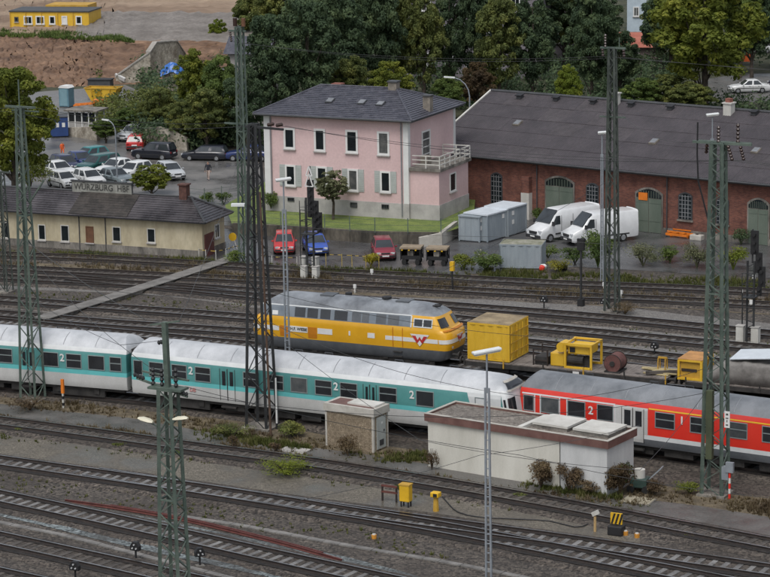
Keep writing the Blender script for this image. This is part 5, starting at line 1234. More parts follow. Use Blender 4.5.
for n_, (x, y) in (('left of', (304.5, 279)), ('right of', (316, 279.5))): cabinet('white cabinet just %s the foot of the triangle-marked signal' % n_, G(x, y), .42, .5, .95)
for n_, (x, y) in (('left', (303.8, 268)), ('right', (315.5, 268.5))): cabinet('white cabinet behind the triangle-marked signal, %s of its post' % n_, G(x, y), .4, .5, .85)
P = G(750, 342); h = HT(P, 229); signal('black light signal with cluster of heads at the right edge', P, h, ((.25, h * .78, h * .99, .5), (.55, h * .62, h * .8, .42), (.75, h * .5, h * .68, .45), (.6, h * .42, h * .5, .3)), wide=.45)
for n_, (x, y) in (('left', (740.5, 341)), ('right', (755.5, 342.5))): cabinet('white cabinet at the foot of the right-hand signal, %s of its post' % n_, G(x, y), .5, .5, 1.0)
P = G(305, 279); t = pole('thin cage ladder post beside the triangle-marked signal', 'ladder_post', G(301, 270), 5.2, .04, M_mastd)
for i in range(10): ubar('rung', t, (0, 0, .4 + i * .48), (.4, 0, .4 + i * .48), .03, M_mastd)
ubar('stile', t, (.4, 0, 0), (.4, 0, 5.2), .05, M_mastd)
P = G(750, 322); t = pole('tall thin dark post behind the right-hand signal', 'thin_post', G(742, 338), 3.0, .05, M_mastd); ubar('tip', t, (0, 0, 3), (0, 0, 3.2), .04, M_white)
M_lens0 = mat('signal_lens', (.45, .46, .46), .2, var=.1)
def dwarf(label, P, rz=MA):
    t = thing('dwarf_signal', label, 'dwarf signal', P, rz, 'dwarf shunting signals'); MB().tube([(0, 0, 0), (0, 0, .55)], .05, 8).build('post', M_black, t); b = MB().prism([(-.24, .5), (.24, .5), (.24, .72), (.12, .92), (-.12, .92), (-.24, .72)], 'Y', -.12, .12).build('housing', M_black, t)
    for x, z in ((-.1, .62), (.11, .62), (0, .8)): MB().cyl((x, -.14, z), .04, .06, 10, 'Y').build('lens', M_lens0, b)
    MB().box(-.2, .2, -.2, .2, -.05, .06).build('base', M_concd, t)
dwarf('dwarf signal left of the foreground mast beside the pale trough', G(136, 560), MA); dwarf('dwarf signal in the bottom left corner near the picture edge', G(75.5, 580), MA); dwarf('dwarf signal just right of the foreground mast', G(200, 566), R_(20))
dwarf('dwarf signal in the gravel behind the yellow container', G(544, 309), MA); dwarf('dwarf signal at the foot of the mast by the vans', G(604, 311), MA); dwarf('dwarf signal in the gravel right of the trestle', G(654.5, 356), MA)

# wires
def wire(label, pts, sag=.4, r=.012, n=14):
    r = r * 1.1
    t = thing('overhead_wire', label, 'wire', pts[0], 0, 'overhead wires')
    o = Vector(pts[0])
    for a, b in zip(pts, pts[1:]):
        a, b = Vector(a) - o, Vector(b) - o
        P_ = [a.lerp(b, i / n) - Vector((0, 0, sag * 4 * (i / n) * (1 - i / n))) for i in range(n + 1)]; MB().tube(P_, r, 5).build('strand', M_wire, t)
def mtop(k, dx, z): P, h = mP[k]; return Frame(P, MA).wld((dx, 0, z))
def away(a, b, L=60): d = (Vector(b) - Vector(a)).normalized(); return Vector(b) + d * L
a, b = mtop('G', -.8, hG - 1.1), mtop('M', -.7, hM - .6); wire('upper wire strung from the green mast to the mast by the vans', [a, b, away(a, b)], .6)
a, b = mtop('G', -.4, hG - 1.1), mtop('M', .8, hM - .6); wire('lower wire strung from the green mast to the mast by the vans', [a, b, away(a, b)], .75)
a, b = mtop('D', 1.4, hD), mtop('R', .75, hR - .85); wire('upper wire from the black mast across the pink house', [a, b, away(a, b, 40)], .5)
a, b = mtop('D', 2.0, hD), mtop('R', 1.35, hR - .8); wire('lower wire from the black mast across the pink house', [a, b, away(a, b, 40)], .7)
a, b = mtop('G', -1.5, hG * .595), mtop('L', 1.0, hL); wire('upper wire from the green mast to the left mast', [a, b, away(a, b, 40)], .4)
a, b = mtop('D', -.5, hD - .15), mtop('L', -.9, hL - .3); wire('lower wire from the black mast to the left mast', [a, b, away(a, b, 40)], .5)
# span across to foreground masts and contact wires
a, b = mtop('F', -1.0, hF2), mtop('L', 0, hL * .55); wire('dark span wire from the foreground mast up to the left mast', [a, b], .2, .016)
a, b = mtop('F', 1.0, hF - .1), mtop('R', -.3, 5.4); wire('thin span wire from the foreground mast to the right mast', [a, b], 1.2, .012)
a, b = mtop('F', .7, hF2 + .1), mtop('G', 0, hG * .5); wire('span wire from the foreground mast to the green mast', [a, b], .5, .012)
wire('contact wire hanging over the foreground track before the shed', [mtop('F', .9, hF + .2), G(520, 455, 5.3), G(790, 500, 5.6)], .25, .012)
wire('stay wire crossing in front of the white shed', [G(300, 500, 3.2), G(480, 455, 4.6), G(640, 425, 5.6)], .15, .011)
wire('contact wire above the red coach', [mtop('R', -.6, 6.6), G(560, 400, 6.2), G(400, 372, 6.2), mtop('D', .4, 6.3)], .2, .012)
wire('contact wire above the turquoise coach', [mtop('D', -.4, 6.2), G(120, 345, 6.2), mtop('L', .3, 6.2)], .2, .012)
wire('contact wire over the pale gravel by the engine', [G(-20, 240, 6), G(250, 262, 6), G(520, 282, 6), G(800, 310, 6)], .25, .011)
wire('contact wire over the weedy tracks', [G(-20, 205, 6), G(250, 222, 6), G(520, 237, 6), G(800, 250, 6)], .25, .011)

wire('pair wire drooping over the brown hut and shed', [mtop('D', .3, 6.0), G(420, 440, 5.4), G(640, 470, 5.2), mtop('R', -.4, 5.6)], .2, .012)
wire('wire from the left mast down past the foreground mast', [mtop('L', .6, 8.5), mtop('F', -.9, hF + .9)], .4, .012)
wire('catenary wire above the red coach roof', [mtop('R', .2, 8.2), mtop('D', .6, 8.0)], 1.0, .012)
wire('catenary wire above the turquoise coach roofs', [mtop('D', -.4, 8.0), mtop('L', .4, 8.0)], .9, .012)
wire('wire over the work wagons from the mast by the vans', [mtop('M', -.3, 9.0), G(380, 300, 8.0), mtop('D', .3, 10.5)], .3, .011)
wire('wire from the right mast to the mast by the vans', [mtop('R', -1.2, hR), mtop('M', .8, hM * .75)], .6, .011)
# ================================================================ vehicles
M_tyre = mat('tyre', (.012, .012, .012), .8, var=.2)
M_rim = mat('wheel_rim', (.30, .31, .32), .4, var=.1, metal=.4)
M_cglass = mat('car_glass', (.03, .036, .04), .08, var=.25, scale=1, spec=.6)
M_plast = mat('dark_plastic', (.025, .025, .027), .6, var=.15)
M_lens = mat('headlight_glass', (.5, .52, .53), .15, var=.1)
M_tail = mat('tail_light', (.25, .01, .01), .25, var=.1)
def paint(name, c): return mat('car_paint_' + name, c, .28, var=.06, coat=.4, spec=.5, scale=.8)
_wm = {}
def wheel_mesh(r, w):
    k = (r, w)
    if k not in _wm:
        ty = MB(); pts = [(-w / 2, r * .62), (-w / 2, r * .93), (-w * .35, r), (w * .35, r), (w / 2, r * .93), (w / 2, r * .62)]; n = 20
        rings = [[(math.cos(2 * math.pi * i / n) * rr, y, math.sin(2 * math.pi * i / n) * rr) for i in range(n)] for y, rr in pts]
        ty.loft(rings, cap=False); rm = MB().cyl((0, 0, 0), r * .63, w * .82, n, 'Y')
        for i in range(5): a = 2 * math.pi * i / 5; rm.cbox((math.cos(a) * r * .33, 0, math.sin(a) * r * .33), (r * .5, w * .95, r * .14), ry=-a)
        _wm[k] = (ty.mesh('tyre', M_tyre, 50), rm.mesh('rim', M_rim))
    return _wm[k]
def wheels(parent, xs, y, r=.3, w=.2):
    for x in xs:
        for s in (-1, 1):
            ty, rm = wheel_mesh(r, w); o = inst('wheel', ty, parent, Matrix.Translation((x, s * y, r))); inst('rim', rm, o)
LOT = 'cars in the parking lot'
KIND = {  # length, width, height, belt, hood, tail z; greenhouse rear-bottom, rear-top, front-top, front-bottom (fractions of length)
    'hatch': (3.85, 1.66, 1.43, .92, .80, .90, -.46, -.37, .06, .24), 'sedan': (4.45, 1.72, 1.42, .92, .82, .90, -.33, -.20, .06, .21),
    'estate': (4.6, 1.75, 1.48, .94, .83, .92, -.485, -.42, .08, .22), 'suv': (4.45, 1.78, 1.72, 1.05, .98, 1.02, -.485, -.43, .07, .21), 'mini': (3.5, 1.55, 1.42, .90, .82, .88, -.475, -.42, .1, .29)}
def car(label, f, r, color, kind, group='cars parked around the yard', z0=0.0, fixed=None):
    A, B = G(f[0], f[1], z0), G(r[0], r[1], z0); c = (A + B) / 2; d = A - B
    if group == LOT: d.y *= .62
    rz = math.atan2(d.y, d.x)
    if fixed is not None: rz = fixed
    L, W, H, bz, hz, tz, rb, rt, ft, fb = KIND[kind]; hw = W / 2
    t = thing('parked_car', label, 'car', c + Vector((0, 0, .012)), rz, group); m = paint(*color)
    if group == LOT: t.scale = (.94 if color[0] == 'blue_black' else 1.03,) * 3
    st = [(-.5, .80, .50, .42), (-.49, .90, tz - .12, .30), (-.46, .96, tz - .02, .22), (rb + .02, .985, bz if rb > -.44 else bz, .2), (-.2, 1, bz, .2), (.05, 1, bz, .2), (fb, .99, bz - .02, .2), (.36, .965, hz + .02, .2), (.45, .92, hz - .06, .22), (.485, .86, hz - .2, .28), (.5, .76, .46, .36)]
    if rb < -.44: st = [s for s in st if not (s[0] == rb + .02)]
    rings = []
    for x, k, zt, zb in st:
        h = hw * k; rings.append([(x * L, -h * .9, zb), (x * L, -h, zb + (zt - zb) * .25), (x * L, -h, zt - .1), (x * L, -h * .92, zt - .015), (x * L, -h * .5, zt + .012), (x * L, h * .5, zt + .012), (x * L, h * .92, zt - .015), (x * L, h, zt - .1), (x * L, h, zb + (zt - zb) * .25), (x * L, h * .9, zb)])
    mb = MB(); mb.loft(rings); body = mb.build('body', m, t, 38)
    # greenhouse
    hb, ht = hw * .90, hw * .72; zb_, zt_ = bz - .04, H
    def gh(x, y, z): return Vector((x * L, y, z))
    b_ = [gh(rb, -hb, zb_), gh(fb, -hb, zb_), gh(fb, hb, zb_), gh(rb, hb, zb_)]; t_ = [gh(rt, -ht, zt_ - .05), gh(ft, -ht, zt_ - .05), gh(ft, ht, zt_ - .05), gh(rt, ht, zt_ - .05)]
    ins = [gh(rt + .03, -ht * .9, zt_), gh(ft - .03, -ht * .9, zt_), gh(ft - .03, ht * .9, zt_), gh(rt + .03, ht * .9, zt_)]
    mb = MB(); mb.loft([b_, t_, ins]); cab = mb.build('cabin', m, t, 45)
    def pane(name, q, off, inset=.08):
        q = [Vector(p) for p in q]; ce = sum(q, Vector()) / 4; n = (q[1] - q[0]).cross(q[3] - q[0]).normalized()
        if n.dot(ce - Vector((0, 0, .9))) < 0: n = -n
        P_ = [ce + (p - ce) * (1 - inset) + n * off for p in q]; mb = MB(); mb.add(P_ + [p - n * (off + .01) for p in P_], [(0, 1, 2, 3), (4, 7, 6, 5), (0, 4, 5, 1), (1, 5, 6, 2), (2, 6, 7, 3), (3, 7, 4, 0)]); mb.build(name, M_cglass, t)
    pane('windscreen', [b_[1], b_[2], t_[2], t_[1]], .012); pane('rear_window', [b_[3], b_[0], t_[0], t_[3]], .012, .14)
    for i, j in ((0, 1), (3, 2)):
        lo = lambda s: b_[i].lerp(b_[j], s); hi = lambda s: t_[i].lerp(t_[j], s)
        for s0, s1 in ((.04, .48), (.53, .95)): pane('side_window', [lo(s0), lo(s1), hi(s1), hi(s0)], .012, .13)
    wheels(t, (-.29 * L, .31 * L), hw - .09, .30 if kind != 'suv' else .35)
    for s in (-1, 1):
        MB().cbox((.475 * L, s * hw * .66, hz - .17), (.12, .3, .14), rz=-s * .35).build('headlight', M_lens, t); MB().cbox((-.487 * L, s * hw * .74, tz - .22), (.08, .22, .2)).build('tail_light', M_tail, t); MB().cbox((fb * L - .12, s * (hw + .06), bz + .04), (.1, .16, .11)).build('door_mirror', m, t)
    for s in (-1, 1):
        for fx in (.17, -.06, -.27): MB().cbox((fx * L, s * (hw - .001), .62), (.018, .012, .5)).build('door_seam', M_plast, t)
        MB().cbox((-.02 * L, s * (hw + .004), .56), (L * .62, .02, .06)).build('side_moulding', M_plast, t)
        for fx in (.02, -.2): MB().cbox((fx * L, s * (hw + .012), bz - .16), (.16, .03, .035)).build('door_handle', M_plast, t)
    MB().cbox((.49 * L, 0, .42), (.1, W * .86, .14)).build('front_bumper', M_plast, t, bevel=.03); MB().cbox((-.492 * L, 0, .45), (.1, W * .88, .16)).build('rear_bumper', M_plast, t, bevel=.03)
    MB().cbox((.505 * L, 0, .44), (.02, .5, .11)).build('number_plate', M_white, t); MB().cbox((-.508 * L, 0, tz - .3), (.02, .5, .11)).build('number_plate', M_white, t); MB().cbox((.494 * L, 0, hz - .17), (.03, W * .4, .1)).build('grille', M_plast, t)
    return t
WH = ('white', (.62, .63, .62)); DB = ('dark_blue', (.015, .02, .06)); BK = ('blue_black', (.012, .014, .022)); GN = ('dark_green', (.012, .075, .07)); TL = ('teal', (.02, .17, .17)); GY = ('grey', (.14, .17, .18)); RD = ('red', (.42, .022, .02)); BL = ('blue', (.035, .085, .36)); MR = ('maroon', (.20, .02, .035)); SV = ('silver', (.42, .44, .45)); NV = ('navy', (.02, .035, .12))
LOT = 'cars in the parking lot'
car('white saloon at the far left of the lot, half behind the tree', (67, 180.5), (50, 173.5), WH, 'sedan', LOT)
car('dark blue hatchback at the left of the parking lot', (74, 176), (57, 166.5), DB, 'hatch', LOT)
car('navy saloon between the teal and dark blue cars', (88, 171), (73, 163.5), NV, 'sedan', LOT)
car('teal hatchback in the rear row of the lot', (80, 165), (99, 160.5), TL, 'hatch', LOT)
car('dark green estate car parked in the middle of the lot', (81, 176), (115, 166.5), GN, 'estate', LOT)
car('small white hatchback left of the station name board', (70.5, 191), (55.5, 183.5), WH, 'mini', LOT)
car('white hatchback directly behind the station name board', (97, 190), (82, 181.5), WH, 'hatch', LOT)
car('long white saloon beside the dark green estate car', (99, 179.5), (135, 169.5), WH, 'sedan', LOT)
car('grey saloon just behind the right end of the name board', (125, 188), (105, 180.5), GY, 'sedan', LOT)
car('white car half hidden behind the round bush', (122, 182), (146, 174), WH, 'hatch', LOT)
car('silver-white hatchback right of the round bush', (178, 184), (163, 173), SV, 'hatch', LOT)
car('blue-black off-road car parked by the rubble stone wall', (138, 157.5), (171, 160.5), BK, 'suv', LOT)
car('black estate car parked under the trees, middle of the row', (190, 159.5), (221, 160.5), BK, 'estate', LOT)
car('blue saloon partly behind the green lattice mast', (236, 160), (264, 161), NV, 'sedan', LOT)
car('dark red hatchback at the lane entrance', (140.5, 144.5), (134, 153), RD, 'hatch', LOT)
car('white saloon in the lane above the dark red car', (128, 142), (140, 137), SV, 'sedan', LOT)
ROAD = 'cars facing the tracks on the service road'
car('bright red hatchback on the service road below the pink house', (284.5, 258.5), (284.5, 244), ('bright_red', (.50, .03, .03)), 'hatch', ROAD)
car('blue hatchback beside the red one on the service road', (321, 260), (310, 245), BL, 'hatch', ROAD)
car('maroon hatchback next to the wooden-topped carts', (387, 264.5), (380, 250), MR, 'hatch', ROAD)
FAR = 'cars on the road behind the warehouse'
car('white saloon with dark windows on the road behind the warehouse', (730, 93), (768, 92), WH, 'sedan', FAR)
car('dark blue car at the right edge of the road behind', (772, 88), (800, 87), DB, 'hatch', FAR)
car('white car under the big tree, upper right', (742, 54), (770, 52.5), WH, 'hatch', FAR)
car('silver car among the trees near the red roof', (690, 42), (650, 40), SV, 'sedan', FAR)

def van(label, f, r):
    A, B = G(*f), G(*r); d = A - B; rz = math.atan2(d.y, d.x); L = max(5.6, min(6.2, d.length)); c = (A + B) / 2
    W, H = 1.93, 2.4; hw = W / 2; t = thing('delivery_van', label, 'van', c + Vector((0, 0, .012)), rz, 'white vans beside the warehouse'); m = mat('van_white', (.60, .61, .61), .32, var=.06, coat=.3, fine=.03)
    # side profile sections from tail to nose
    st = [(-L / 2, 1, 2.40, .42), (-L / 2 + .06, 1, H - .06, .35), (-L / 2 + .4, 1, H, .32), (L / 2 - 2.3, 1, H, .3), (L / 2 - 1.95, .985, H - .1, .3), (L / 2 - 1.55, .97, 2.05, .3), (L / 2 - 1.0, .955, 1.42, .3), (L / 2 - .85, .95, 1.28, .3), (L / 2 - .2, .9, 1.05, .32), (L / 2 - .04, .84, .8, .36), (L / 2, .78, .55, .4)]
    rings = []
    for x, k, zt, zb in st:
        h = hw * k; tp = .88 if zt > 1.6 else .94
        rings.append([(x, -h * .96, zb), (x, -h, zb + .2), (x, -h, min(1.25, zt * .7)), (x, -h * (tp + .05), zt - .16), (x, -h * (tp - .06), zt - .02), (x, 0, zt + .02), (x, h * (tp - .06), zt - .02), (x, h * (tp + .05), zt - .16), (x, h, min(1.25, zt * .7)), (x, h, zb + .2), (x, h * .96, zb)])
    mb = MB(); mb.loft(rings); mb.build('body', m, t, 40)
    x0, x1 = L / 2 - .98, L / 2 - 1.88; z0, z1 = 1.46, 2.38; n = Vector((z1 - z0, 0, x0 - x1)).normalized() * .035
    def slab(name, q, n, mm): mb = MB(); q = [Vector(p) for p in q]; mb.add([p + n for p in q] + [p - n for p in q], [(0, 1, 2, 3), (4, 7, 6, 5), (0, 4, 5, 1), (1, 5, 6, 2), (2, 6, 7, 3), (3, 7, 4, 0)]); return mb.build(name, mm, t)
    slab('windscreen', [(x0, -hw * .83, z0), (x0, hw * .83, z0), (x1, hw * .74, z1), (x1, -hw * .74, z1)], n, M_cglass)
    for s in (-1, 1):
        ny = Vector((0, s * .012, 0)); e_ = s * (hw * .97 + .0)
        slab('door_window', [(L / 2 - 1.2, s * hw * .965, 1.32), (L / 2 - 2.0, s * hw * .985, 1.32), (L / 2 - 2.0, s * hw * .93, 1.98), (L / 2 - 1.62, s * hw * .925, 1.98)], ny, M_cglass)
        MB().cbox((L / 2 - 1.15, s * (hw + .12), 1.45), (.12, .22, .32)).build('wing_mirror', M_plast, t); MB().cbox((L / 2 - .12, s * hw * .68, .86), (.16, .3, .22), rz=-s * .25).build('headlight', M_lens, t); MB().cbox((-L / 2 + .02, s * hw * .9, 1.1), (.06, .14, .4)).build('tail_light', M_tail, t)
        MB().cbox((-.3, s * (hw + .005), .62), (L * .62, .03, .1)).build('side_moulding', M_plast, t)
        mb = MB(); mb.bar((L / 2 - 2.1, s * (hw + .002), .5), (L / 2 - 2.1, s * (hw + .002), 2.0), .02).bar((L / 2 - 3.3, s * (hw + .002), .5), (L / 2 - 3.3, s * (hw + .002), 2.0), .02); mb.build('door_seam', M_plast, t)
    MB().cbox((L / 2 - .02, 0, .5), (.16, W * .84, .26)).build('front_bumper', M_plast, t, bevel=.05); MB().cbox((L / 2 - .0, 0, .8), (.1, W * .42, .2)).build('grille', M_plast, t); MB().cbox((-L / 2 - .02, 0, .48), (.1, W * .9, .14)).build('rear_bumper', M_plast, t)
    MB().cbox((L / 2 + .065, 0, .52), (.02, .5, .11)).build('number_plate', M_white, t)
    wheels(t, (-.27 * L, .345 * L), hw - .1, .34, .23)
van('white high-roofed van nearer the brick wall, left of the pair', (531, 243), (594, 232)); van('white high-roofed van with dark windscreen, right of the pair', (566, 245.5), (632, 238))

# ================================================================ people
M_skin = mat('skin', (.42, .25, .18), .6, var=.08)
M_hair = mat('hair', (.03, .02, .014), .7, var=.2)
def person(label, P, h, rz, top, leg, stride=.22):
    s = h / 1.75
    V, E, Rr = [], [], []
    def n(p, r, par=None):
        V.append(Vector(p) * s); Rr.append(r * s)
        if par is not None: E.append((par, len(V) - 1))
        return len(V) - 1
    pel = n((0, 0, .95), .145); wa = n((0, .0, 1.12), .13, pel); ch = n((.02, 0, 1.32), .155, wa); nk = n((.03, 0, 1.47), .06, ch); hd = n((.045, 0, 1.58), .085, nk); cr = n((.05, 0, 1.68), .078, hd)
    for sg, k in ((1, 1), (-1, -1)):
        hp = n((0, sg * .1, .9), .105, pel); kn = n((k * stride * .5 + .05, sg * .1, .5), .068, hp); an = n((k * stride, sg * .1, .1), .045, kn); n((k * stride + .16, sg * .12, .04), .035, an)
        shd_ = n((.02, sg * .19, 1.4), .065, ch); el = n((-k * .06, sg * .27, 1.12), .046, shd_); wr = n((-k * .02 + .1, sg * .27, .88), .03, el); pm = n((-k * .02 + .12, sg * .27, .81), .035, wr)
        for q in range(4): f1 = n((-k * .02 + .10 + q * .02, sg * .275, .75 - .006 * abs(q - 1.5)), .009, pm); n((-k * .02 + .12 + q * .02, sg * .262, .71), .008, f1)
        n((-k * .02 + .16, sg * .245, .79), .009, pm)
    me = bpy.data.meshes.new('body'); me.from_pydata([tuple(v) for v in V], E, []); o = bpy.data.objects.new('body', me); COL.objects.link(o)
    sk = o.modifiers.new('skin', 'SKIN'); sk.use_smooth_shade = True
    for i, d in enumerate(me.skin_vertices[0].data): d.radius = (Rr[i], Rr[i]); d.use_root = i == 0
    o.modifiers.new('sub', 'SUBSURF').levels = 1
    bpy.context.view_layer.update(); m2 = bpy.data.meshes.new_from_object(o.evaluated_get(bpy.context.evaluated_depsgraph_get())); bpy.data.objects.remove(o)
    m2.materials.clear()
    for mm in (top, leg, M_skin, M_black, M_hair): m2.materials.append(mm)
    for p in m2.polygons:
        c = p.center / s
        p.material_index = 3 if c.z < .09 else 1 if c.z < .93 and abs(c.y) < .215 else 2 if c.z < .87 else 0 if c.z < 1.46 else 4 if (c.z > 1.64 or c.x < .02) else 2
    t = thing('person', label, 'person', P, rz); b = bpy.data.objects.new('body', m2); COL.objects.link(b); b.parent = t
    f = MB()
    hx = .13 * s
    MB().cyl((hx + .01, 0, 1.585 * s), .014, .03, 6, 'X').build('nose', M_skin, t)
    for y in (-.035, .035): MB().cyl((hx - .006, y, 1.62 * s), .011, .015, 6, 'X').build('eye', M_black, t); MB().cyl((.05 * s, y * 2.6, 1.6 * s), .022, .02, 8, 'Y').build('ear', M_skin, t)
    MB().box(hx - .01, hx + .003, -.025, .025, 1.535 * s, 1.545 * s).build('mouth', M_logor, t)
    return t
M_hiv = mat('hi_vis_orange', (.75, .12, .02), .6, var=.1)
P = G(62.5, 156); person('person in an orange work suit walking across the parking lot', P, HT(P, 141.5), R_(-60), M_hiv, M_hiv)
P = G(208.5, 180); person('person in dark top and pale trousers crossing the parking lot', P, HT(P, 161), R_(-100), mat('dark_jacket', (.02, .022, .03), .8, var=.2), mat('pale_trousers', (.42, .33, .28), .8, var=.1))

# ================================================================ yard furniture and small things
def small(name, label, cat, P, rz, fn, group=None): t = thing(name, label, cat, P, rz, group); fn(t); return t
# red spare rails lying by the track
def rails_bundle():
    Pp = catmull([G(x, y, .03) for x, y in ((66, 501.5), (110, 507.5), (180, 519.5), (250, 536), (300, 549), (343, 561.5))], 1.5)
    M_redr = mat('red_oxide_rail', (.07, .018, .015), .7, col2=(.12, .036, .028), scale=2, fine=.15)
    for i, (off, lab) in enumerate(((-.08, 'red spare rail lying nearest to the viewer beside the pale-sleepered track'), (.08, 'red spare rail lying behind its twin beside the fresh stone'))):
        t = thing('spare_rail', lab, 'rail', Pp[0], 0, 'red spare rails'); L = [p - Pp[0] for p in Pp[i * 2: len(Pp) - i]]
        sw = sweep('steel', L, off, .0, M_redr, t); sw.data.materials[1] = M_redr
rails_bundle()
def trough(label, pts, w=.34):
    C = catmull([G(x, y) for x, y in pts], .9); t = thing('cable_trough', label, 'cable trough', C[0], 0, 'concrete cable troughs'); me = MB().box(0, .97, -w / 2, w / 2, -.05, .055).mesh('trough_lid', mat('trough_concrete', (.11, .105, .098), .8, col2=(.215, .205, .19), scale=1.2, fine=.15))
    acc = 0
    for a, b in zip(C, C[1:]):
        d = b - a; inst('trough_lid', me, t, Matrix.Translation(a - C[0] + Vector((0, 0, random.uniform(0, .015)))) @ Matrix.Rotation(math.atan2(d.y, d.x) + random.uniform(-.015, .015), 4, 'Z') @ Matrix.Diagonal((d.length, 1, 1, 1)))
trough('pale concrete cable trough running below the red spare rails', [(186, 517.5), (250, 527.5), (340, 544.5), (440, 561.5), (520, 577), (560, 586)])
trough('pale concrete cable trough in the lower left between two tracks', [(-20, 519), (0, 523), (60, 535), (100, 545), (160, 560.5), (240, 581)])
# diagonal walkway across the tracks
wk = [G(x, y) for x, y in ((42, 322), (75, 312), (130, 295), (175, 280.5), (218, 266.5), (232, 262))]
C = catmull(wk, 1.2); t = thing('track_walkway', 'pale board walkway crossing the tracks diagonally, left', 'walkway', C[0]); me = MB().box(0, 1.0, -.62, .62, 0, .05).mesh('walkway_slab', mat('walkway_concrete', (.115, .108, .098), .75, col2=(.20, .19, .175), scale=1, fine=.15))
for a, b in zip(C, C[1:]): d = b - a; inst('walkway_slab', me, t, Matrix.Translation(a - C[0] + Vector((0, 0, .27))) @ Matrix.Rotation(math.atan2(d.y, d.x), 4, 'Z') @ Matrix.Diagonal((d.length - .02, 1, 1, 1)))
for a, b in zip(C, C[1:]): pass
MB().loft([[tuple(p - C[0] + n_ + Vector((0, 0, z))) for n_, z in ((Vector((.2, -.5, 0)), .0), (Vector((-.2, .5, 0)), .0), (Vector((-.2, .5, 0)), .265), (Vector((.2, -.5, 0)), .265))] for p in C]).build('walkway_base', M_concd, t)
# yellow trackside boxes
def ybox(t): MB().box(-.28, .28, -.22, .22, .3, 1.15).build('housing', M_yellow, t, bevel=.04); MB().box(-.3, .3, -.24, .24, 1.152, 1.22).build('lid', M_ycdirty, t); [ubar('leg', t, (x, y, 0), (x, y, .3), .06, M_black) for x in (-.2, .2) for y in (-.15, .15)]
small('trackside_box', 'yellow trackside box on legs on the sandy strip', 'box', G(406, 506.5), MA, ybox)
def ypost(t): MB().tube([(0, 0, 0), (0, 0, .75)], [.16, .12], 8).build('post', M_ycdirty, t); MB().cbox((0, 0, .88), (.46, .4, .26)).build('head', M_yellow, t, bevel=.04); MB().cbox((.05, -.21, .88), (.2, .03, .16)).build('dial', M_black, t)
small('hydrant_post', 'yellow post with box head right of the yellow box', 'post', G(436, 511), MA, ypost)
def stand(t): [ubar('leg', t, (x, 0, 0), (x, 0, .85), .08, M_rust) for x in (-.4, .4)]; [ubar('bar', t, (-.45, 0, z), (.45, 0, z), .09, mat('red_brown_iron', (.10, .03, .022), .7, var=.2)) for z in (.5, .82)]
small('iron_stand', 'rusty red iron stand left of the yellow box', 'stand', G(389.5, 501.5), MA, stand)
def hose(t, pts, o): MB().tube([p - o for p in pts], .035, 6).build('hose_line', M_black, t)
hp = catmull([G(x, y, .04) for x, y in ((442, 496), (447, 502), (458, 512), (480, 517), (520, 519), (550, 521), (575, 527), (588, 524), (594, 518))], .6)
t = thing('black_hose', 'black hose trailing across the sandy strip between two yellow posts', 'hose', hp[0]); hose(t, hp, hp[0])
def wpost(t): MB().tube([(0, 0, 0), (0, 0, .8)], .07, 8).build('post', mat('tan_post', (.40, .27, .12), .7, var=.15), t); MB().cbox((.02, 0, .95), (.34, .2, .2), ry=-.5).build('nozzle', M_whited, t)
small('tap_post', 'tan post with white head where the black hose ends', 'post', G(595, 531.5), MA, wpost)
def striped(t):
    b = MB().cyl((0, 0, .75), .3, .08, 18, 'Y'); b = MB().box(-.3, .3, -.05, .05, .55, 1.1).build('board', M_yellow, t)
    for k in range(3): MB().prism([(-.28 + k * .2, .56), (-.18 + k * .2, .56), (-.02 + k * .2 - .0, 1.09), (-.12 + k * .2, 1.09)], 'Y', -.06, -.052).build('black_stripe', M_black, b)
    MB().box(-.38, .38, -.3, .3, .0, .5).build('weight', M_black, t, bevel=.06); ubar('post', t, (0, .08, 0), (0, .08, 1.0), .08, M_black)
small('striped_marker', 'yellow and black striped marker board on a black weight', 'marker', G(616.5, 534.5), MA, striped)
def pot(t):
    t.scale = (.65,) * 3; MB().cyl((0, 0, .16), .2, .3, 12).build('body', mat('orange_plastic', (.5, .22, .03), .5, var=.2), t); MB().cyl((0, 0, .34), .14, .06, 12).build('cap', M_whited, t)
small('orange_lamp', 'small orange lamp left of two by the striped marker', 'lamp', G(625.5, 535), 0, pot); small('orange_lamp', 'small orange lamp right of two by the striped marker', 'lamp', G(637, 537.5), 0, pot)
small('marker_lamp', 'small tan lamp lying alone in the dark gravel, centre bottom', 'lamp', G(374, 538.5), 0, pot)
def mower(t):
    MB().box(-.45, .45, -.4, .4, .25, .75).build('engine_cover', mat('machine_green', (.03, .06, .05), .5, var=.2), t, bevel=.06); MB().cyl((0, -.05, .95), .28, .5, 14).build('tank', M_whited, t, 40)
    for x in (-.5, .5):
        for y in (-.42, .42): MB().cyl((x * .8, y, .2), .2, .12, 14, 'Y').build('wheel', M_tyre, t)
    for y in (-.3, .3): ubar('handle', t, (.4, y, .6), (1.15, y, 1.35), .045, M_galv)
    ubar('handle', t, (1.15, -.3, 1.35), (1.15, .3, 1.35), .045, M_galv)
small('wheeled_pump', 'small wheeled pump with white tank beside the white shed', 'pump', G(640, 491), R_(-20), mower)
small('manhole_cover', 'pale square cover slab in the path by the wheeled pump', 'cover', G(638, 500.5, .016), MA, lambda t: (MB().box(-.75, .75, -.55, .55, 0, .04).build('slab', mat('tan_slab', (.30, .27, .20), .8, var=.15), t), MB().box(-.8, .8, -.6, .6, -.01, .02).build('frame', M_concd, t)))
small('cover_slabs', 'pale concrete slabs beside the path in front of the hut', 'slab', G(295, 451, .016), MA, lambda t: [MB().box(x, x + .75, -.5, .5, 0, .07).build('slab', M_conc, t) for x in (-.8, 0)])
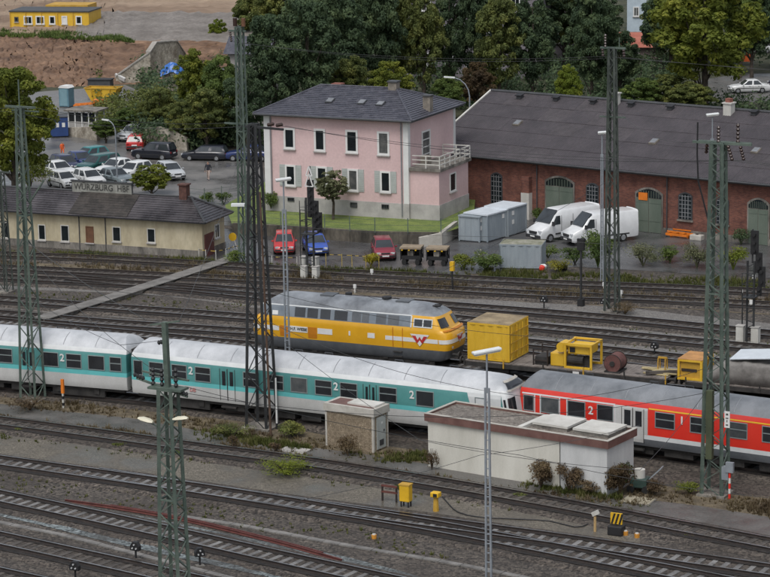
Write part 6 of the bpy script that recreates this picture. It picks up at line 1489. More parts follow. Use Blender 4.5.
def mpost(t, c1=M_yellow): 
    ubar('post', t, (0, 0, 0), (0, 0, 1.5), .09, M_whited); MB().box(-.09, .09, -.06, .06, .9, 1.75).build('plate', c1, t)
    for z in (.15, .55): MB().box(-.05, .05, -.055, .055, z, z + .18).build('band', M_black, t)
small('marker_post', 'orange and white marker post by the left lattice mast', 'marker', G(63.5, 408), MA, lambda t: mpost(t, M_orange))
def wr(t):
    for k in range(5): ubar('band', t, (.0, 0, k * .28), (0, 0, k * .28 + .28), .1, M_whited if k % 2 else M_red)
    MB().box(-.2, .2, -.1, .1, 1.42, 1.95).build('box', M_galv, t)
small('striped_post', 'red and white striped post beside the right lattice mast', 'marker', G(729.5, 499), MA, wr)
def sq(t): ubar('post', t, (0, 0, 0), (0, 0, .35), .1, M_whited); MB().box(-.1, .1, -.06, .06, .352, .62).build('plate', M_white, t)
for n_, (x, y) in (('nearest the engine roof', (355, 293)), ('below the blue car', (372, 277.5)), ('left of the vans mast', (604, 291)), ('right of the vans mast', (621, 299)), ('under the right-hand signal', (751, 309)), ('right of the right-hand signal', (754, 283.5))): small('distance_stone', 'small white marker stone ' + n_, 'marker', G(x, y), MA, sq, 'white marker stones')
small('cable_sign', 'yellow sign box on a dark post in front of the carts', 'sign', G(452.5, 291.5), MA, lambda t: (ubar('post', t, (0, 0, 0), (0, 0, 1.6), .09, M_black), MB().box(-.15, .15, -.12, .12, 1.5, 2.15).build('box', M_yellow, t)))
small('tall_sign_post', 'dark relay post in the weeds before the ribbed container', 'post', G(581, 306), MA, lambda t: (ubar('post', t, (0, 0, 0), (0, 0, 4.4), .13, M_mastd), MB().box(-.25, .25, -.12, .12, 3.9, 4.7).build('head', M_black, t), MB().box(-.2, .2, -.2, .2, -.05, .5).build('foot', M_black, t)))
# wooden-topped carts
def cart(t):
    t.scale = (.84, 1, 1.3)
    MB().box(-.95, .95, -.65, .65, .95, 1.05).build('top', mat('old_plywood', (.24, .19, .13), .8, var=.25), t); MB().box(-.85, .85, -.55, .55, .35, .55).build('bed', M_black, t); MB().box(-.9, -.82, -.6, .6, .4, .95).build('end_panel', M_black, t); MB().box(-.82, .82, .5, .56, .55, .95).build('rear_panel', M_black, t)
    for x in (-.88, .88):
        for y in (-.58, .58): ubar('post', t, (x, y, .3), (x, y, .95), .07, M_black)
    for x in (-.6, .6):
        for y in (-.5, .5): MB().cyl((x, y, .2), .2, .1, 14, 'Y').build('wheel', M_tyre, t)
    for k in range(3): MB().box(-.8 + k * .62, -.66 + k * .62, -.69, -.655, .87, .93).build('yellow_mark', M_yellow, t)
    MB().box(-.3, .2, -.4, .2, .552, .85).build('crate', M_concd, t)
small('luggage_cart', 'wooden-topped black cart with yellow marks, left of two', 'cart', G(412, 264), R_(-12), cart, 'wooden-topped carts'); small('luggage_cart', 'wooden-topped black cart with yellow marks, right of two', 'cart', G(438, 265), R_(-12), cart, 'wooden-topped carts')
# yellow and black barriers
M_tape = mat('faded_barrier_yellow', (.36, .26, .05), .6, var=.2)
def barrier(label, pts, h=.95):
    P_ = [G(x, y) for x, y in pts]; t = thing('striped_barrier', label, 'barrier', P_[0], 0, 'yellow and black barriers')
    for p in P_: ubar('post', t, p - P_[0], p - P_[0] + Vector((0, 0, h)), .045, M_tape if len(P_) % 2 else M_whited)
    for a, b in zip(P_, P_[1:]):
        n = max(2, int((b - a).length / .28))
        for z in (h - .08,):
            for i in range(n): ubar('striped_rail', t, a.lerp(b, i / n) - P_[0] + Vector((0, 0, z)), a.lerp(b, (i + 1) / n) - P_[0] + Vector((0, 0, z)), .03, M_tape if i % 2 else M_black, .05)
barrier('yellow and black barrier between the signal and the yellow bush', [(326, 266), (342, 266.5), (352, 267), (366, 268), (379, 269)]); barrier('yellow and black barrier beside the cream building door', [(199, 259), (206, 260), (216, 260.5), (226, 259), (234, 256), (240, 255)], .8); barrier('yellow and black barrier in front of the red car', [(262, 263.5), (272, 265), (284, 265.5), (297, 266)], .7)
small('round_sign', 'yellow round sign on a frame beside the cream building', 'sign', G(233, 249), R_(-20), lambda t: (MB().cyl((0, 0, .95), .32, .06, 20, 'Y').build('disc', M_yellow, t), [ubar('leg', t, (x, 0, 0), (x * .4, 0, .7), .05, M_whited) for x in (-.35, .35)]))
# fence along the lot and lawn
def fence(label, pts, h, m=M_mast, z=0.0, post=2.2, nr=3):
    P_ = [G(x, y, z) for x, y in pts]; t = thing('wire_fence', label, 'fence', P_[0], 0, 'wire fences')
    for a, b in zip(P_, P_[1:]):
        n = max(1, round((b - a).length / post))
        for i in range(n + 1):
            if i == n and b is not P_[-1]: continue
            p = a.lerp(b, i / n) - P_[0]; ubar('post', t, p, p + Vector((0, 0, h)), .07, m)
        for k in range(nr): zz = h * (k + .6) / nr; ubar('strand', t, a - P_[0] + Vector((0, 0, zz)), b - P_[0] + Vector((0, 0, zz)), .02, m)
fence('green wire fence at the edge of the parking lot behind the chimney', [(188, 206), (205, 208), (222, 206), (247, 202)], 1.7, nr=4); fence('thin wire fence on the lawn edge above the retaining wall', [(262, 225.5), (300, 228), (375, 233), (441, 234), (459, 228)], 1.2, z=.9)
fence('grey tube railing at the corner of the pink house lawn', [(478, 205), (492, 203)], 1.1, M_galv, 0, 1.0, 2)
# things along the warehouse wall
def oframe(t):
    for y in (0, .9): ubar('beam', t, (0, y, .25), (1.9, y, .25), .16, M_orange); ubar('beam', t, (.1, y, .5), (1.7, y, .5), .08, M_orange)
    for x in (0, .65, 1.3, 1.9): ubar('cross_beam', t, (x, 0, .26), (x, .9, .26), .12, M_orange)
    for x in (.2, 1.7): ubar('foot', t, (x, .45, 0), (x, .45, .25), .14, M_orange)
small('pallet_truck', 'orange steel trolley parked by the brick wall below an arched window', 'trolley', G(666, 237), WF.rz, oframe, 'orange trolleys by the warehouse'); small('pallet_truck', 'orange steel trolley parked right of the big right mast', 'trolley', G(723, 240.5), WF.rz, oframe, 'orange trolleys by the warehouse')
small('hand_cart', 'grey hand cart standing behind the left orange trolley', 'cart', G(672, 231), WF.rz, lambda t: (MB().box(0, 1.4, 0, .7, .35, .6).build('bed', M_concd, t), MB().box(.4, .8, .1, .6, .602, 1.1).build('load', M_hutc, t), [MB().cyl((x, y, .18), .18, .1, 12, 'Y').build('wheel', M_tyre, t) for x in (.2, 1.2) for y in (0, .7)]))
small('concrete_block', 'pale concrete block beside the left orange trolley', 'block', G(697, 240), WF.rz, lambda t: (MB().box(-.5, .5, -.3, .3, 0, .42).build('block', M_hutc, t, bevel=.05), MB().box(-.1, .1, -.05, .05, .42, .5).build('lifting_eye', M_rust, t)))
# building site clutter
def skip_(t): 
    mb = MB(); mb.loft([[(-1.2, -.85, 0), (1.2, -.85, 0), (1.2, .85, 0), (-1.2, .85, 0)], [(-1.9, -.95, 1.35), (1.9, -.95, 1.35), (1.9, .95, 1.35), (-1.9, .95, 1.35)]], cap=False); mb.add([(-1.2, -.85, .02), (1.2, -.85, .02), (1.2, .85, .02), (-1.2, .85, .02)], [(0, 1, 2, 3)]); mb.build('hopper', M_ycont, t)
    for y in (-.97, .97): ubar('rim', t, (-1.95, y, 1.38), (1.95, y, 1.38), .1, M_ycdirty)
    for x in (-1.92, 1.92): ubar('rim', t, (x, -.95, 1.38), (x, .95, 1.38), .1, M_ycdirty)
    for x in (-.9, 0, .9): ubar('rib', t, (x * .95, -.87, .02), (x * 1.25, -.99, 1.35), .08, M_ycdirty)
small('rubble_skip', 'yellow rubble skip below the earth bank', 'skip', G(104, 100), R_(-15), skip_)
def toilet(t): MB().box(-.6, .6, -.6, .6, .1, 2.1).build('cabin', mat('toilet_blue', (.10, .20, .25), .5, var=.1), t, bevel=.04); mb = MB().prism([(-.64, 2.102), (.64, 2.102), (.4, 2.35), (-.4, 2.35)], 'Y', -.64, .64); mb.build('roof', M_white, t); MB().box(-.45, .45, -.63, -.601, .2, 2.0).build('door', mat('toilet_door', (.16, .27, .31), .5, var=.1), t); MB().box(-.6, .6, -.6, .6, 0, .1).build('skid', M_dkgrey, t)
small('portable_toilet', 'blue-grey portable toilet with white roof by the earth bank', 'portable toilet', G(67, 107), R_(-25), toilet)
def boom(t): 
    for y in (0, .35, .7): ubar('chord', t, (0, y, .3 + .1 * y), (3.4, y + .3, .6), .13, M_orange)
    for i in range(7): ubar('lacing', t, (i * .5, 0, .32 + i * .04), (i * .5 + .5, .7, .4 + i * .04), .09, M_orange)
    MB().box(2.2, 3.3, -.1, .9, .1, .95).build('motor_house', M_orange, t, bevel=.05); MB().box(.2, .5, .1, .6, 0, .3).build('block', M_black, t)
small('orange_lift', 'orange boom lift folded down behind the glazed shelter', 'lift', G(73.5, 108.5), R_(-8), boom)
def bcab(t): 
    t.scale = (.6, .8, .8)
    MB().box(0, 2.9, 0, 2.3, .15, 2.5).build('body', M_blue, t, bevel=.04); MB().box(-.05, 2.95, -.05, 2.35, 2.502, 2.6).build('roof', M_dkgrey, t)
    for x in (.9, 1.9): MB().box(x, x + .5, -.02, .0, 1.3, 1.85).build('window', M_white, t)
    MB().box(.1, 2.8, .1, 2.2, 0, .15).build('skid', M_black, t)
small('blue_cabin', 'dark blue site cabin with two white panels behind the left tree', 'cabin', G(51, 138), R_(8), bcab)
def tarpb(t):
    mb = MB(); rnd = random.Random(2); N = 9; V = []
    for j in range(N + 1):
        for i in range(N + 1): u, v = i / N * 2 - 1, j / N * 2 - 1; V.append((u * 1.35 + rnd.uniform(-.08, .08), v * 1.0 + rnd.uniform(-.08, .08), max(0, (1 - .7 * (u * u + v * v) ** .8)) * 1.5 + rnd.uniform(0, .16)))
    mb.add(V, [(j * (N + 1) + i, j * (N + 1) + i + 1, (j + 1) * (N + 1) + i + 1, (j + 1) * (N + 1) + i) for j in range(N) for i in range(N)]); mb.build('sheet', mat('blue_tarpaulin', (.03, .13, .42), .35, var=.2, scale=2), t); MB().box(-1.1, 1.1, -.75, .75, -2.2, .5).build('stack', M_stone, t)
P = G(173, 90); small('tarpaulin_heap', 'bright blue tarpaulin over a stack among the trees', 'tarpaulin', P + Vector((0, 0, 1.6)), 0, tarpb)
small('board_stack', 'white boards leaning at the foot of the stepped stone wall', 'boards', G(120, 84), R_(-30), lambda t: [MB().cbox((0, k * .1, .7 + k * .02), (1.4, .05, .5), ry=.35, rx=.4).build('board', M_white, t) for k in range(3)])
small('bush_trailer', 'dark trailer with flat cover behind the yellow skip', 'trailer', G(101, 91), R_(-10), lambda t: (MB().box(-1.3, 1.3, -.7, .7, .5, 1.3).build('box', M_dkgrey, t, bevel=.05), MB().box(-1.4, 1.4, -.8, .8, 1.302, 1.38).build('cover', M_black, t), [MB().cyl((0, y, .32), .32, .2, 14, 'Y').build('wheel', M_tyre, t) for y in (-.75, .75)]))
# oddments between the wall and the ribbed container
small('rubbish_heap', 'white and red litter bags beside the ribbed container', 'litter', G(548, 270), 0, lambda t: [MB().cbox((random.uniform(-.5, 1.2), random.uniform(-.3, .3), .2), (.45, .4, .4), rz=random.uniform(0, 3), rx=.3).build('bag', m_, t, bevel=.12) for m_ in (M_white, M_black, M_red, M_white, M_black)])
# ================================================================ houses glimpsed through the trees
M_lav = mat('grey_lilac_render', (.13, .118, .13), .85, col2=(.19, .175, .19), scale=.4, fine=.06)
M_redroof = mat('red_tile_roof', (.30, .09, .06), .8, col2=(.40, .14, .10), scale=1, fine=.15)
M_pale = mat('pale_blue_render', (.40, .47, .52), .8, var=.08)
def back_house(label, P, rz, L, D, H, rh, wm, rm, wins, name='background_house'):
    t = thing(name, label, 'house', P, rz, 'houses behind the trees'); MB().box(0, L, 0, D, 0, H).build('wall', wm, t)
    mb = MB(); mb.prism([(-.5, H + .01), (D + .5, H + .01), (D / 2, H + rh)], 'X', -.4, L + .4); mb.build('roof', rm, t)
    for (x, z, w_, h_) in wins: window(t, ('y', 0, -1), x, x + w_, z, z + h_, fw=.14, nv=1)
    return t
P = ATD(392, 70, 300); P.z = 0; back_house('grey-lilac house half hidden by the tall trees, upper middle', P, R_(-14), 17, 9, 10.5, 3.5, M_lav, M_slate, [(1 + i * 2.6, z, 1.1, 1.6) for i in range(6) for z in (1.2, 4.4, 7.6)])
P = ATD(500, 60, 315); P.z = 0; back_house('grey house behind the tall trees right of the lilac one', P, R_(-14), 10, 9, 11, 3.5, M_lav, M_slate, [(1 + i * 2.8, z, 1.1, 1.6) for i in range(3) for z in (2, 5.5, 8.6)])
P = G(622, 66); back_house('low building with red tiled roof among the trees', P, R_(-6), 5.0, 5, 2.2, 1.5, mat('brown_grey_wall', (.16, .13, .12), .8, var=.15), M_redroof, [(1.2, .8, .8, 1.0)], 'low_building')
P = G(627, 32); back_house('pale blue building at the top edge, upper right', P, R_(-8), 4.6, 6, 7, 2, M_pale, M_slate, [(.8, 2, .8, 1.3), (2.6, 2, .8, 1.3)])
P = G(655, 26); wall_line('grey_garden_wall', 'grey wall beside the pale blue building at the top edge', [(P, 1.6), (G(690, 26), 1.6)], .3, M_lav)
P = ATD(228, 60, 262); P.z = 0; back_house('pale house wall glimpsed behind the green mast', P, R_(-10), 4, 5, 7.5, 1.5, mat('pale_wall', (.36, .34, .32), .8, var=.1), M_slate, [(1.2, 4.5, .9, 1.4)])
small('banner_stand', 'orange banner frame standing under the big tree, upper right', 'banner', G(745, 66), R_(-10), lambda t: (MB().box(-.9, .9, -.03, .03, .5, 1.9).build('banner', mat('orange_banner', (.62, .12, .03), .6, var=.15), t), [ubar('post', t, (x, 0, 0), (x, 0, 2.0), .08, M_galv) for x in (-.95, .95)]))

# ================================================================ vegetation
def leaf_mat(name, c1, c2, c3, rough=.7):
    m = bpy.data.materials.new(name); m.use_nodes = True; n = m.node_tree.nodes; l = m.node_tree.links; b = n['Principled BSDF']; b.inputs['Roughness'].default_value = rough; b.inputs['Specular IOR Level'].default_value = .25
    g = n.new('ShaderNodeNewGeometry'); nz = n.new('ShaderNodeTexNoise'); nz.inputs['Scale'].default_value = .55; nz.inputs['Detail'].default_value = 5; l.new(g.outputs['Position'], nz.inputs[0])
    ma = n.new('ShaderNodeMath'); ma.operation = 'MULTIPLY_ADD'; ma.inputs[1].default_value = .22; l.new(g.outputs['Random Per Island'], ma.inputs[0]); mb_ = n.new('ShaderNodeMath'); mb_.operation = 'MULTIPLY_ADD'; mb_.inputs[1].default_value = 1.3; mb_.inputs[2].default_value = -.24; l.new(nz.outputs[0], mb_.inputs[0]); l.new(mb_.outputs[0], ma.inputs[2])
    rp = n.new('ShaderNodeValToRGB'); e = rp.color_ramp.elements; e[0].position = .22; e[0].color = (*c1, 1); e[1].position = .85; e[1].color = (*c3, 1); k = e.new(.55); k.color = (*c2, 1)
    l.new(ma.outputs[0], rp.inputs[0]); l.new(rp.outputs[0], b.inputs['Base Color'])
    tr = n.new('ShaderNodeBsdfTranslucent'); l.new(rp.outputs[0], tr.inputs[0]); mx = n.new('ShaderNodeMixShader'); mx.inputs[0].default_value = .38; l.new(b.outputs[0], mx.inputs[1]); l.new(tr.outputs[0], mx.inputs[2]); l.new(mx.outputs[0], n['Material Output'].inputs[0])
    return m
LM = {'d': leaf_mat('dark_leaves', (0.034, 0.058, 0.032), (0.072, 0.110, 0.054), (0.135, 0.180, 0.078)), 'o': leaf_mat('olive_leaves', (0.060, 0.080, 0.026), (0.130, 0.155, 0.045), (0.26, 0.26, 0.070)),
      'm': leaf_mat('mid_leaves', (0.050, 0.082, 0.022), (0.105, 0.152, 0.038), (0.190, 0.240, 0.060)), 'y': leaf_mat('yellowing_leaves', (0.075, 0.100, 0.016), (0.150, 0.180, 0.028), (0.285, 0.285, 0.045)),
      'Y': leaf_mat('bright_leaves', (0.090, 0.130, 0.014), (0.160, 0.200, 0.025), (0.260, 0.280, 0.040)), 'r': leaf_mat('red_brown_leaves', (0.050, 0.036, 0.022), (0.095, 0.065, 0.034), (0.165, 0.120, 0.05)), 'b': leaf_mat('brown_twigs', (0.074, 0.051, 0.030), (0.128, 0.089, 0.051), (0.203, 0.155, 0.081)),
      'g': leaf_mat('grey_green_leaves', (0.095, 0.108, 0.055), (0.165, 0.175, 0.092), (0.26, 0.265, 0.145)), 'f': leaf_mat('yellow_flowers', (0.090, 0.110, 0.020), (0.260, 0.240, 0.030), (0.500, 0.420, 0.040))}
M_bark = mat('bark', (.035, .027, .02), .9, col2=(.085, .068, .052), scale=2.5, fine=.2, bump=.5)
def rdir(r):
    z = r.uniform(-1, 1); a = r.uniform(0, 2 * math.pi); k = math.sqrt(1 - z * z); return Vector((k * math.cos(a), k * math.sin(a), z))
def leaves(mb, r, c, rad, n, size, flat=.75):
    for _ in range(n):
        d = rdir(r); 
        if d.z < -.45 and r.random() < .6: d.z = -d.z
        p = Vector(c) + Vector((d.x * rad, d.y * rad, d.z * rad * flat)) * (r.random() ** .35)
        nn = (d + rdir(r) * .9 + Vector((0, 0, .35))).normalized(); u = nn.orthogonal().normalized(); v = nn.cross(u); a = r.uniform(0, 6.28); u, v = u * math.cos(a) + v * math.sin(a), v * math.cos(a) - u * math.sin(a)
        s = size * r.uniform(.55, 1.25); k = s * r.uniform(.45, .7)
        mb.add([p - u * s * .5, p + v * k * .5 + u * s * .05, p + u * s * .55, p - v * k * .5 + u * .05 * s], [(0, 1, 2, 3)])
def crown_mesh(seed, shape, kind, n=7500, size=.38):
    """unit crown: width about 1 at radius .5, height 0..1"""
    r = random.Random(seed); mb = MB(); cl = []
    for i in range(120):
        for _ in range(30):
            d = rdir(r); t = r.random() ** .33 * .9; p = Vector((d.x * t * .42, d.y * t * .42, .5 + d.z * t * .42))
            if shape == 'tall' : w = 1 - abs(p.z - .45) * .8
            elif shape == 'pine': w = 1.05 - p.z * .75 if p.z > .25 else .35
            elif shape == 'round': w = 1
            else: w = 1 - max(0, p.z - .6) * 1.1
            p.x *= w; p.y *= w
            if all((p - q).length > .06 for q in cl): break
        cl.append(p)
    return cl
_CM = {}
def crown(seed, shape, kind, W, H, leaf=.36, n=8500):
    key = (seed, shape, kind)
    if key not in _CM:
        r = random.Random(seed * 31 + 7); mb = MB(); cl = crown_mesh(seed, shape, kind)
        for p in cl:
            c = (p.x * W, p.y * W, p.z * H); rad = r.uniform(.04, .085) * (W + H) * .5
            leaves(mb, r, c, rad, int(n / len(cl) * (rad / (.065 * (W + H) * .5)) ** 2), leaf)
        _CM[key] = (mb.mesh('crown', LM[kind]), W, H, cl)
    return _CM[key]
NT = [0]
def tree(label, x, yb, yt, wpx, kind, shape='round', seed=0, name='tree', group='trees behind the yard', depth=None, trunk=.1, leaf=.24, n=24000):
    P = G(x, yb) if depth is None else ATD(x, yb, depth); P.z = 0
    H = HT(P, yt); W = wpx / (CF / (P - CPos).dot(_fw)); z0 = H * trunk
    t = thing(name, label, 'tree', P, random.uniform(0, 6), group)
    me, W0, H0, cl = crown(seed, shape, kind, 7.0, 8.5, leaf, n)
    c = inst('crown', me, t, Matrix.Translation((0, 0, z0)) @ Matrix.Diagonal((W / W0 * 1.18, W / W0 * 1.18, (H - z0) / H0 * 1.05, 1)))
    mb = MB(); r = random.Random(seed + NT[0]); NT[0] += 1; tr = max(.1, W * .03)
    mb.tube([(0, 0, -.2), (r.uniform(-.1, .1), r.uniform(-.1, .1), z0), (r.uniform(-.25, .25), r.uniform(-.25, .25), z0 + (H - z0) * .45), (r.uniform(-.4, .4), r.uniform(-.4, .4), z0 + (H - z0) * .85)], [tr * 1.2, tr, tr * .6, tr * .15], 8)
    tk = mb.build('trunk', M_bark, t)
    mb = MB()
    for q in r.sample(cl, 9):
        b = Vector((q.x * W * 1.0, q.y * W, z0 + q.z * (H - z0))); a = Vector((0, 0, z0 + (H - z0) * max(0, q.z - .3) * .7)); m_ = a.lerp(b, .5) + Vector((0, 0, -.2)); mb.tube([a, m_, b], [tr * .45, tr * .28, tr * .08], 5)
    mb.build('limb', M_bark, t)
    return t
sd = {'d': (1, 2, 3), 'o': (4, 5), 'm': (6, 7), 'y': (8, 9), 'Y': (10,), 'r': (11,), 'g': (12,)}
TR = [
 ('big yellowing tree behind the left lattice mast', 14, 206, 56, 100, 'y', 'round', 8), ('yellow-green tree at the very left edge', -22, 190, 80, 60, 'y', 'broad', 9), ('green tree between the big yellowing tree and the blue cabin', 40, 150, 98, 36, 'y', 'round', 8),
 ('green bushy tree right of the glazed shelter', 106, 143, 116, 32, 'm', 'round', 6), ('green tree overhanging the lane entrance', 127, 137, 106, 30, 'm', 'round', 7), ('olive tree above the white lane car', 148, 139, 96, 30, 'o', 'tall', 4),
 ('olive tree in front of the blue tarpaulin', 162, 141, 84, 40, 'o', 'round', 5), ('olive tree above the black estate car', 207, 151, 84, 52, 'o', 'round', 5), ('yellowing tree right of the stepped stone wall', 196, 130, 44, 46, 'y', 'round', 9), ('green tree behind the green lattice mast', 222, 146, 46, 52, 'm', 'tall', 6), ('dark tree beside the pink house gable', 247, 150, 62, 50, 'd', 'round', 3), ('yellow bush at the top beside the mast head', 219, 60, 16, 22, 'Y', 'round', 10), ('olive tree behind the parked black cars', 182, 149, 96, 36, 'o', 'broad', 5),
 ('dark tree left behind the pink house roof', 276, 138, 2, 66, 'd', 'round', 1), ('tall dark tree behind the left roof hip', 308, 134, -14, 74, 'd', 'round', 2), ('dark spreading tree above the brick chimney', 335, 118, -30, 80, 'd', 'broad', 3), ('olive tree above the middle of the pink roof', 352, 128, 52, 52, 'o', 'round', 4), ('yellowing tree behind the right chimney', 392, 128, 56, 50, 'y', 'broad', 9), ('tall dark tree at the top edge, left of the lilac house', 380, 112, -40, 60, 'd', 'tall', 1),
 ('tall yellowing tree in front of the lilac house', 424, 110, -20, 52, 'o', 'tall', 5), ('low green tree between the house roof and the warehouse', 448, 122, 72, 40, 'm', 'broad', 7), ('red-brown small tree at the warehouse gable', 478, 120, 58, 40, 'r', 'round', 11), ('dark tree by the lilac house corner', 452, 106, -30, 48, 'd', 'tall', 2), ('tall olive tree hiding the left end of the lilac house', 404, 106, -40, 50, 'o', 'tall', 4), ('tall dark tree between the lilac house and the grey one', 476, 104, -36, 50, 'd', 'tall', 1),
 ('tall olive tree above the left end of the warehouse roof', 500, 112, -18, 58, 'o', 'tall', 4), ('tall grey-green tree behind the warehouse ridge', 532, 110, -14, 56, 'd', 'tall', 3), ('bright yellow-green small tree on the warehouse ridge line', 568, 124, 60, 34, 'Y', 'tall', 10), ('dark tree right of the bright small tree', 592, 110, -24, 62, 'd', 'tall', 1), ('dark tree behind the vans mast', 620, 108, 24, 46, 'd', 'round', 2), ('olive tree behind the warehouse ridge, middle right', 642, 122, 74, 46, 'm', 'broad', 6), ('olive tree left under the big maple', 668, 120, 70, 54, 'o', 'broad', 5),
 ('huge yellow-green maple at the upper right', 704, 118, -45, 122, 'y', 'round', 8), ('green tree at the upper right corner', 805, 60, -60, 70, 'm', 'round', 7), ('olive tree under the maple by the white chimney', 690, 124, 80, 56, 'o', 'broad', 4), ('dark tree at the top edge above the red roof', 660, 78, -20, 46, 'd', 'tall', 3)]
for lab, x, yb, yt, wpx, k, sh_, s_ in TR: tree(lab, x, yb, yt, wpx, k, sh_, s_)
rnd = random.Random(77); _k = 0
ORD = 'first second third fourth fifth sixth seventh eighth ninth tenth eleventh twelfth thirteenth fourteenth fifteenth sixteenth seventeenth eighteenth nineteenth twentieth twenty-first twenty-second twenty-third twenty-fourth twenty-fifth twenty-sixth twenty-seventh'.split()
for i in range(26):
    x = 250 + i * 21 + rnd.uniform(-8, 8)
    if 622 < x < 665: continue
    kd = rnd.choice('ddoom'); sp = rnd.choice(('tall', 'round'))
    tree('%s %s tree, %s from the left in the wood along the top edge' % ({'d': 'dark green', 'o': 'olive', 'm': 'mid-green'}[kd], sp, ORD[_k]), x, rnd.uniform(52, 80), rnd.uniform(-45, -15), rnd.uniform(50, 70), kd, sp, rnd.choice((1, 2, 4, 6)), group='wood at the top of the picture'); _k += 1
for _i, (x, yb, yt, w_, kd) in enumerate(((815, 112, 30, 70, 'o'), (860, 120, 40, 80, 'd'), (905, 110, 20, 80, 'm'), (950, 118, 30, 80, 'o'), (-70, 150, 40, 80, 'm'), (-110, 140, 50, 80, 'o'))): tree('%s tree just outside the %s picture edge, %s from it' % ({'o': 'olive', 'd': 'dark', 'm': 'green'}[kd], 'right' if x > 0 else 'left', ORD[_i if x > 0 else _i - 4]), x, yb, yt, w_, kd, 'round', {'o': 4, 'd': 1, 'm': 6}[kd])
# garden tree by the pink house
P = G(333, 217.5, 1.05)
t = tree('small grey-green garden tree in front of the pink house', 333, 218, 168.5, 36, 'g', 'round', 12, group=None, trunk=.30, leaf=.5, n=4200); t.location = (P.x, P.y, .95)

tree('round bush with red-tinged leaves among the parked cars', 152, 195, 162, 42, 'y', 'round', 13, name='round_shrub', group=None, trunk=.02, leaf=.42, n=7000)
def bush_mesh(seed, kind, n, leaf, lobes=9, flat=.8):
    r = random.Random(seed); mb = MB()
    for i in range(lobes):
        a = r.uniform(0, 6.28); q = r.random() ** .5 * .33; c = (math.cos(a) * q, math.sin(a) * q, r.uniform(.3, .72)); leaves(mb, r, c, r.uniform(.17, .27), n // lobes, leaf, flat)
    for i in range(8): a = r.uniform(0, 6.28); mb.tube([(0, 0, 0), (math.cos(a) * .12, math.sin(a) * .12, .35), (math.cos(a) * .28, math.sin(a) * .28, .75)], [.018, .012, .004], 4)
    return mb
def bush(label, x, yb, yt, wpx, kind, seed=1, n=900, leaf=.14, name='bush', z=0.0, group='bushes and shrubs', lobes=9):
    P = G(x, yb, z); H = HT(P, yt); W = wpx * 1.3 / (CF / (P - CPos).dot(_fw)); H *= 1.2; t = thing(name, label, 'bush', P, 0, group)
    me = bush_mesh(seed, kind, int(n * 1.7), leaf / max(W, H), lobes + 4).mesh('foliage', LM[kind]); inst('foliage', me, t, Matrix.Diagonal((W, W, H, 1))); 
    mb = MB(); r = random.Random(seed)
    for i in range(7): a = r.uniform(0, 6.28); mb.tube([(0, 0, -.05), (math.cos(a) * W * .12, math.sin(a) * W * .12, H * .45), (math.cos(a) * W * .3, math.sin(a) * W * .3, H * .85)], [.03, .02, .008], 5)
    mb.build('stems', M_bark, t); return t
BU = [('small bush behind the cream building chimney', 208, 203, 192, 14, 'm', 22, 600, .14), ('small bush on the lot edge right of the chimney', 224, 205, 193, 16, 'm', 23, 600, .14),
 ('brown leafless bush at the shed wall, left of the pair', 541, 487.5, 462, 26, 'b', 24, 1500, .12), ('brown-green bush at the shed wall, right of the pair', 569, 491.5, 465, 22, 'b', 25, 1100, .12), ('low brown scrub at the shed corner', 592, 494, 480, 22, 'b', 26, 700, .1), ('red and green sumac at the right corner of the white shed', 620, 496, 465, 26, 'r', 27, 1400, .14), ('yellow-green fringe on top of the corner sumac', 622, 488, 463, 24, 'm', 28, 500, .16),
 ('dark leafless shrub against the brown hut', 348, 456, 436, 20, 'b', 29, 700, .1), ('rust-coloured weed clump at the shed corner', 432, 470, 450, 12, 'b', 30, 500, .1), ('green bush at the foot of the black mast', 292, 437, 422, 24, 'o', 31, 1100, .13), ('green weeds left of the black mast foot', 232, 438, 426, 34, 'o', 32, 900, .12), ('yellow-green weed patch grown over the track', 286, 475, 459, 46, 'Y', 33, 1500, .12), ('dry weed clump standing by the path', 234, 449, 436, 10, 'b', 34, 350, .09), ('dry weed clump by the path left of the slabs', 276, 453, 442, 12, 'b', 35, 350, .09),
 ('fern-leaved sapling in front of the vans', 598, 267, 234, 30, 'm', 36, 1200, .2), ('green shrub under the right van', 575, 264, 247, 24, 'm', 37, 900, .16), ('green shrub left of the vans behind the ribbed container', 548, 258, 246, 22, 'm', 45, 700, .15), ('grey-green shrub right of the vans mast', 643, 266, 244, 32, 'g', 38, 1100, .16), ('round green shrub on the road edge', 670, 263, 246, 18, 'm', 39, 800, .14), ('grey-green shrub left of the right mast', 697, 268, 243, 28, 'g', 40, 1000, .16), ('bright shrub right of the right mast', 733, 270, 247, 26, 'Y', 41, 700, .16), ('dark shrub at the warehouse door, right edge', 741, 245, 229, 18, 'd', 42, 700, .14),
 ('green heap of cuttings left of the ribbed container', 486, 271, 251, 30, 'm', 43, 1400, .16), ('yellowish heap of cuttings by the service road', 464, 270, 254, 20, 'y', 44, 900, .14), ('yellow flowering bush beside the maroon car', 371, 267, 252, 18, 'f', 46, 900, .13), ('yellow flowering bush right of the ribbed container', 560, 272, 260, 22, 'f', 47, 900, .12), ('green bush right of the cream building', 236, 264, 250, 20, 'm', 48, 700, .14), ('green shrub at the left corner of the pink house', 271, 208, 192, 16, 'm', 49, 600, .16), ('low green shrub beside the grey pilaster', 537, 222, 208, 10, 'm', 50, 500, .14),
 ('dead brown grass clump by the vans mast', 625, 314, 303, 26, 'b', 51, 900, .1), ('yellowed weed clump by the right mast', 690, 494, 482, 26, 'y', 52, 900, .1), ('dry weeds right of the wheeled pump', 655, 495, 480, 16, 'b', 53, 600, .1), ('dark weeds at the foot of the left mast', 30, 410, 397, 34, 'b', 54, 800, .11), ('green bush below the blue cabin', 30, 190, 158, 36, 'y', 55, 1200, .2)]
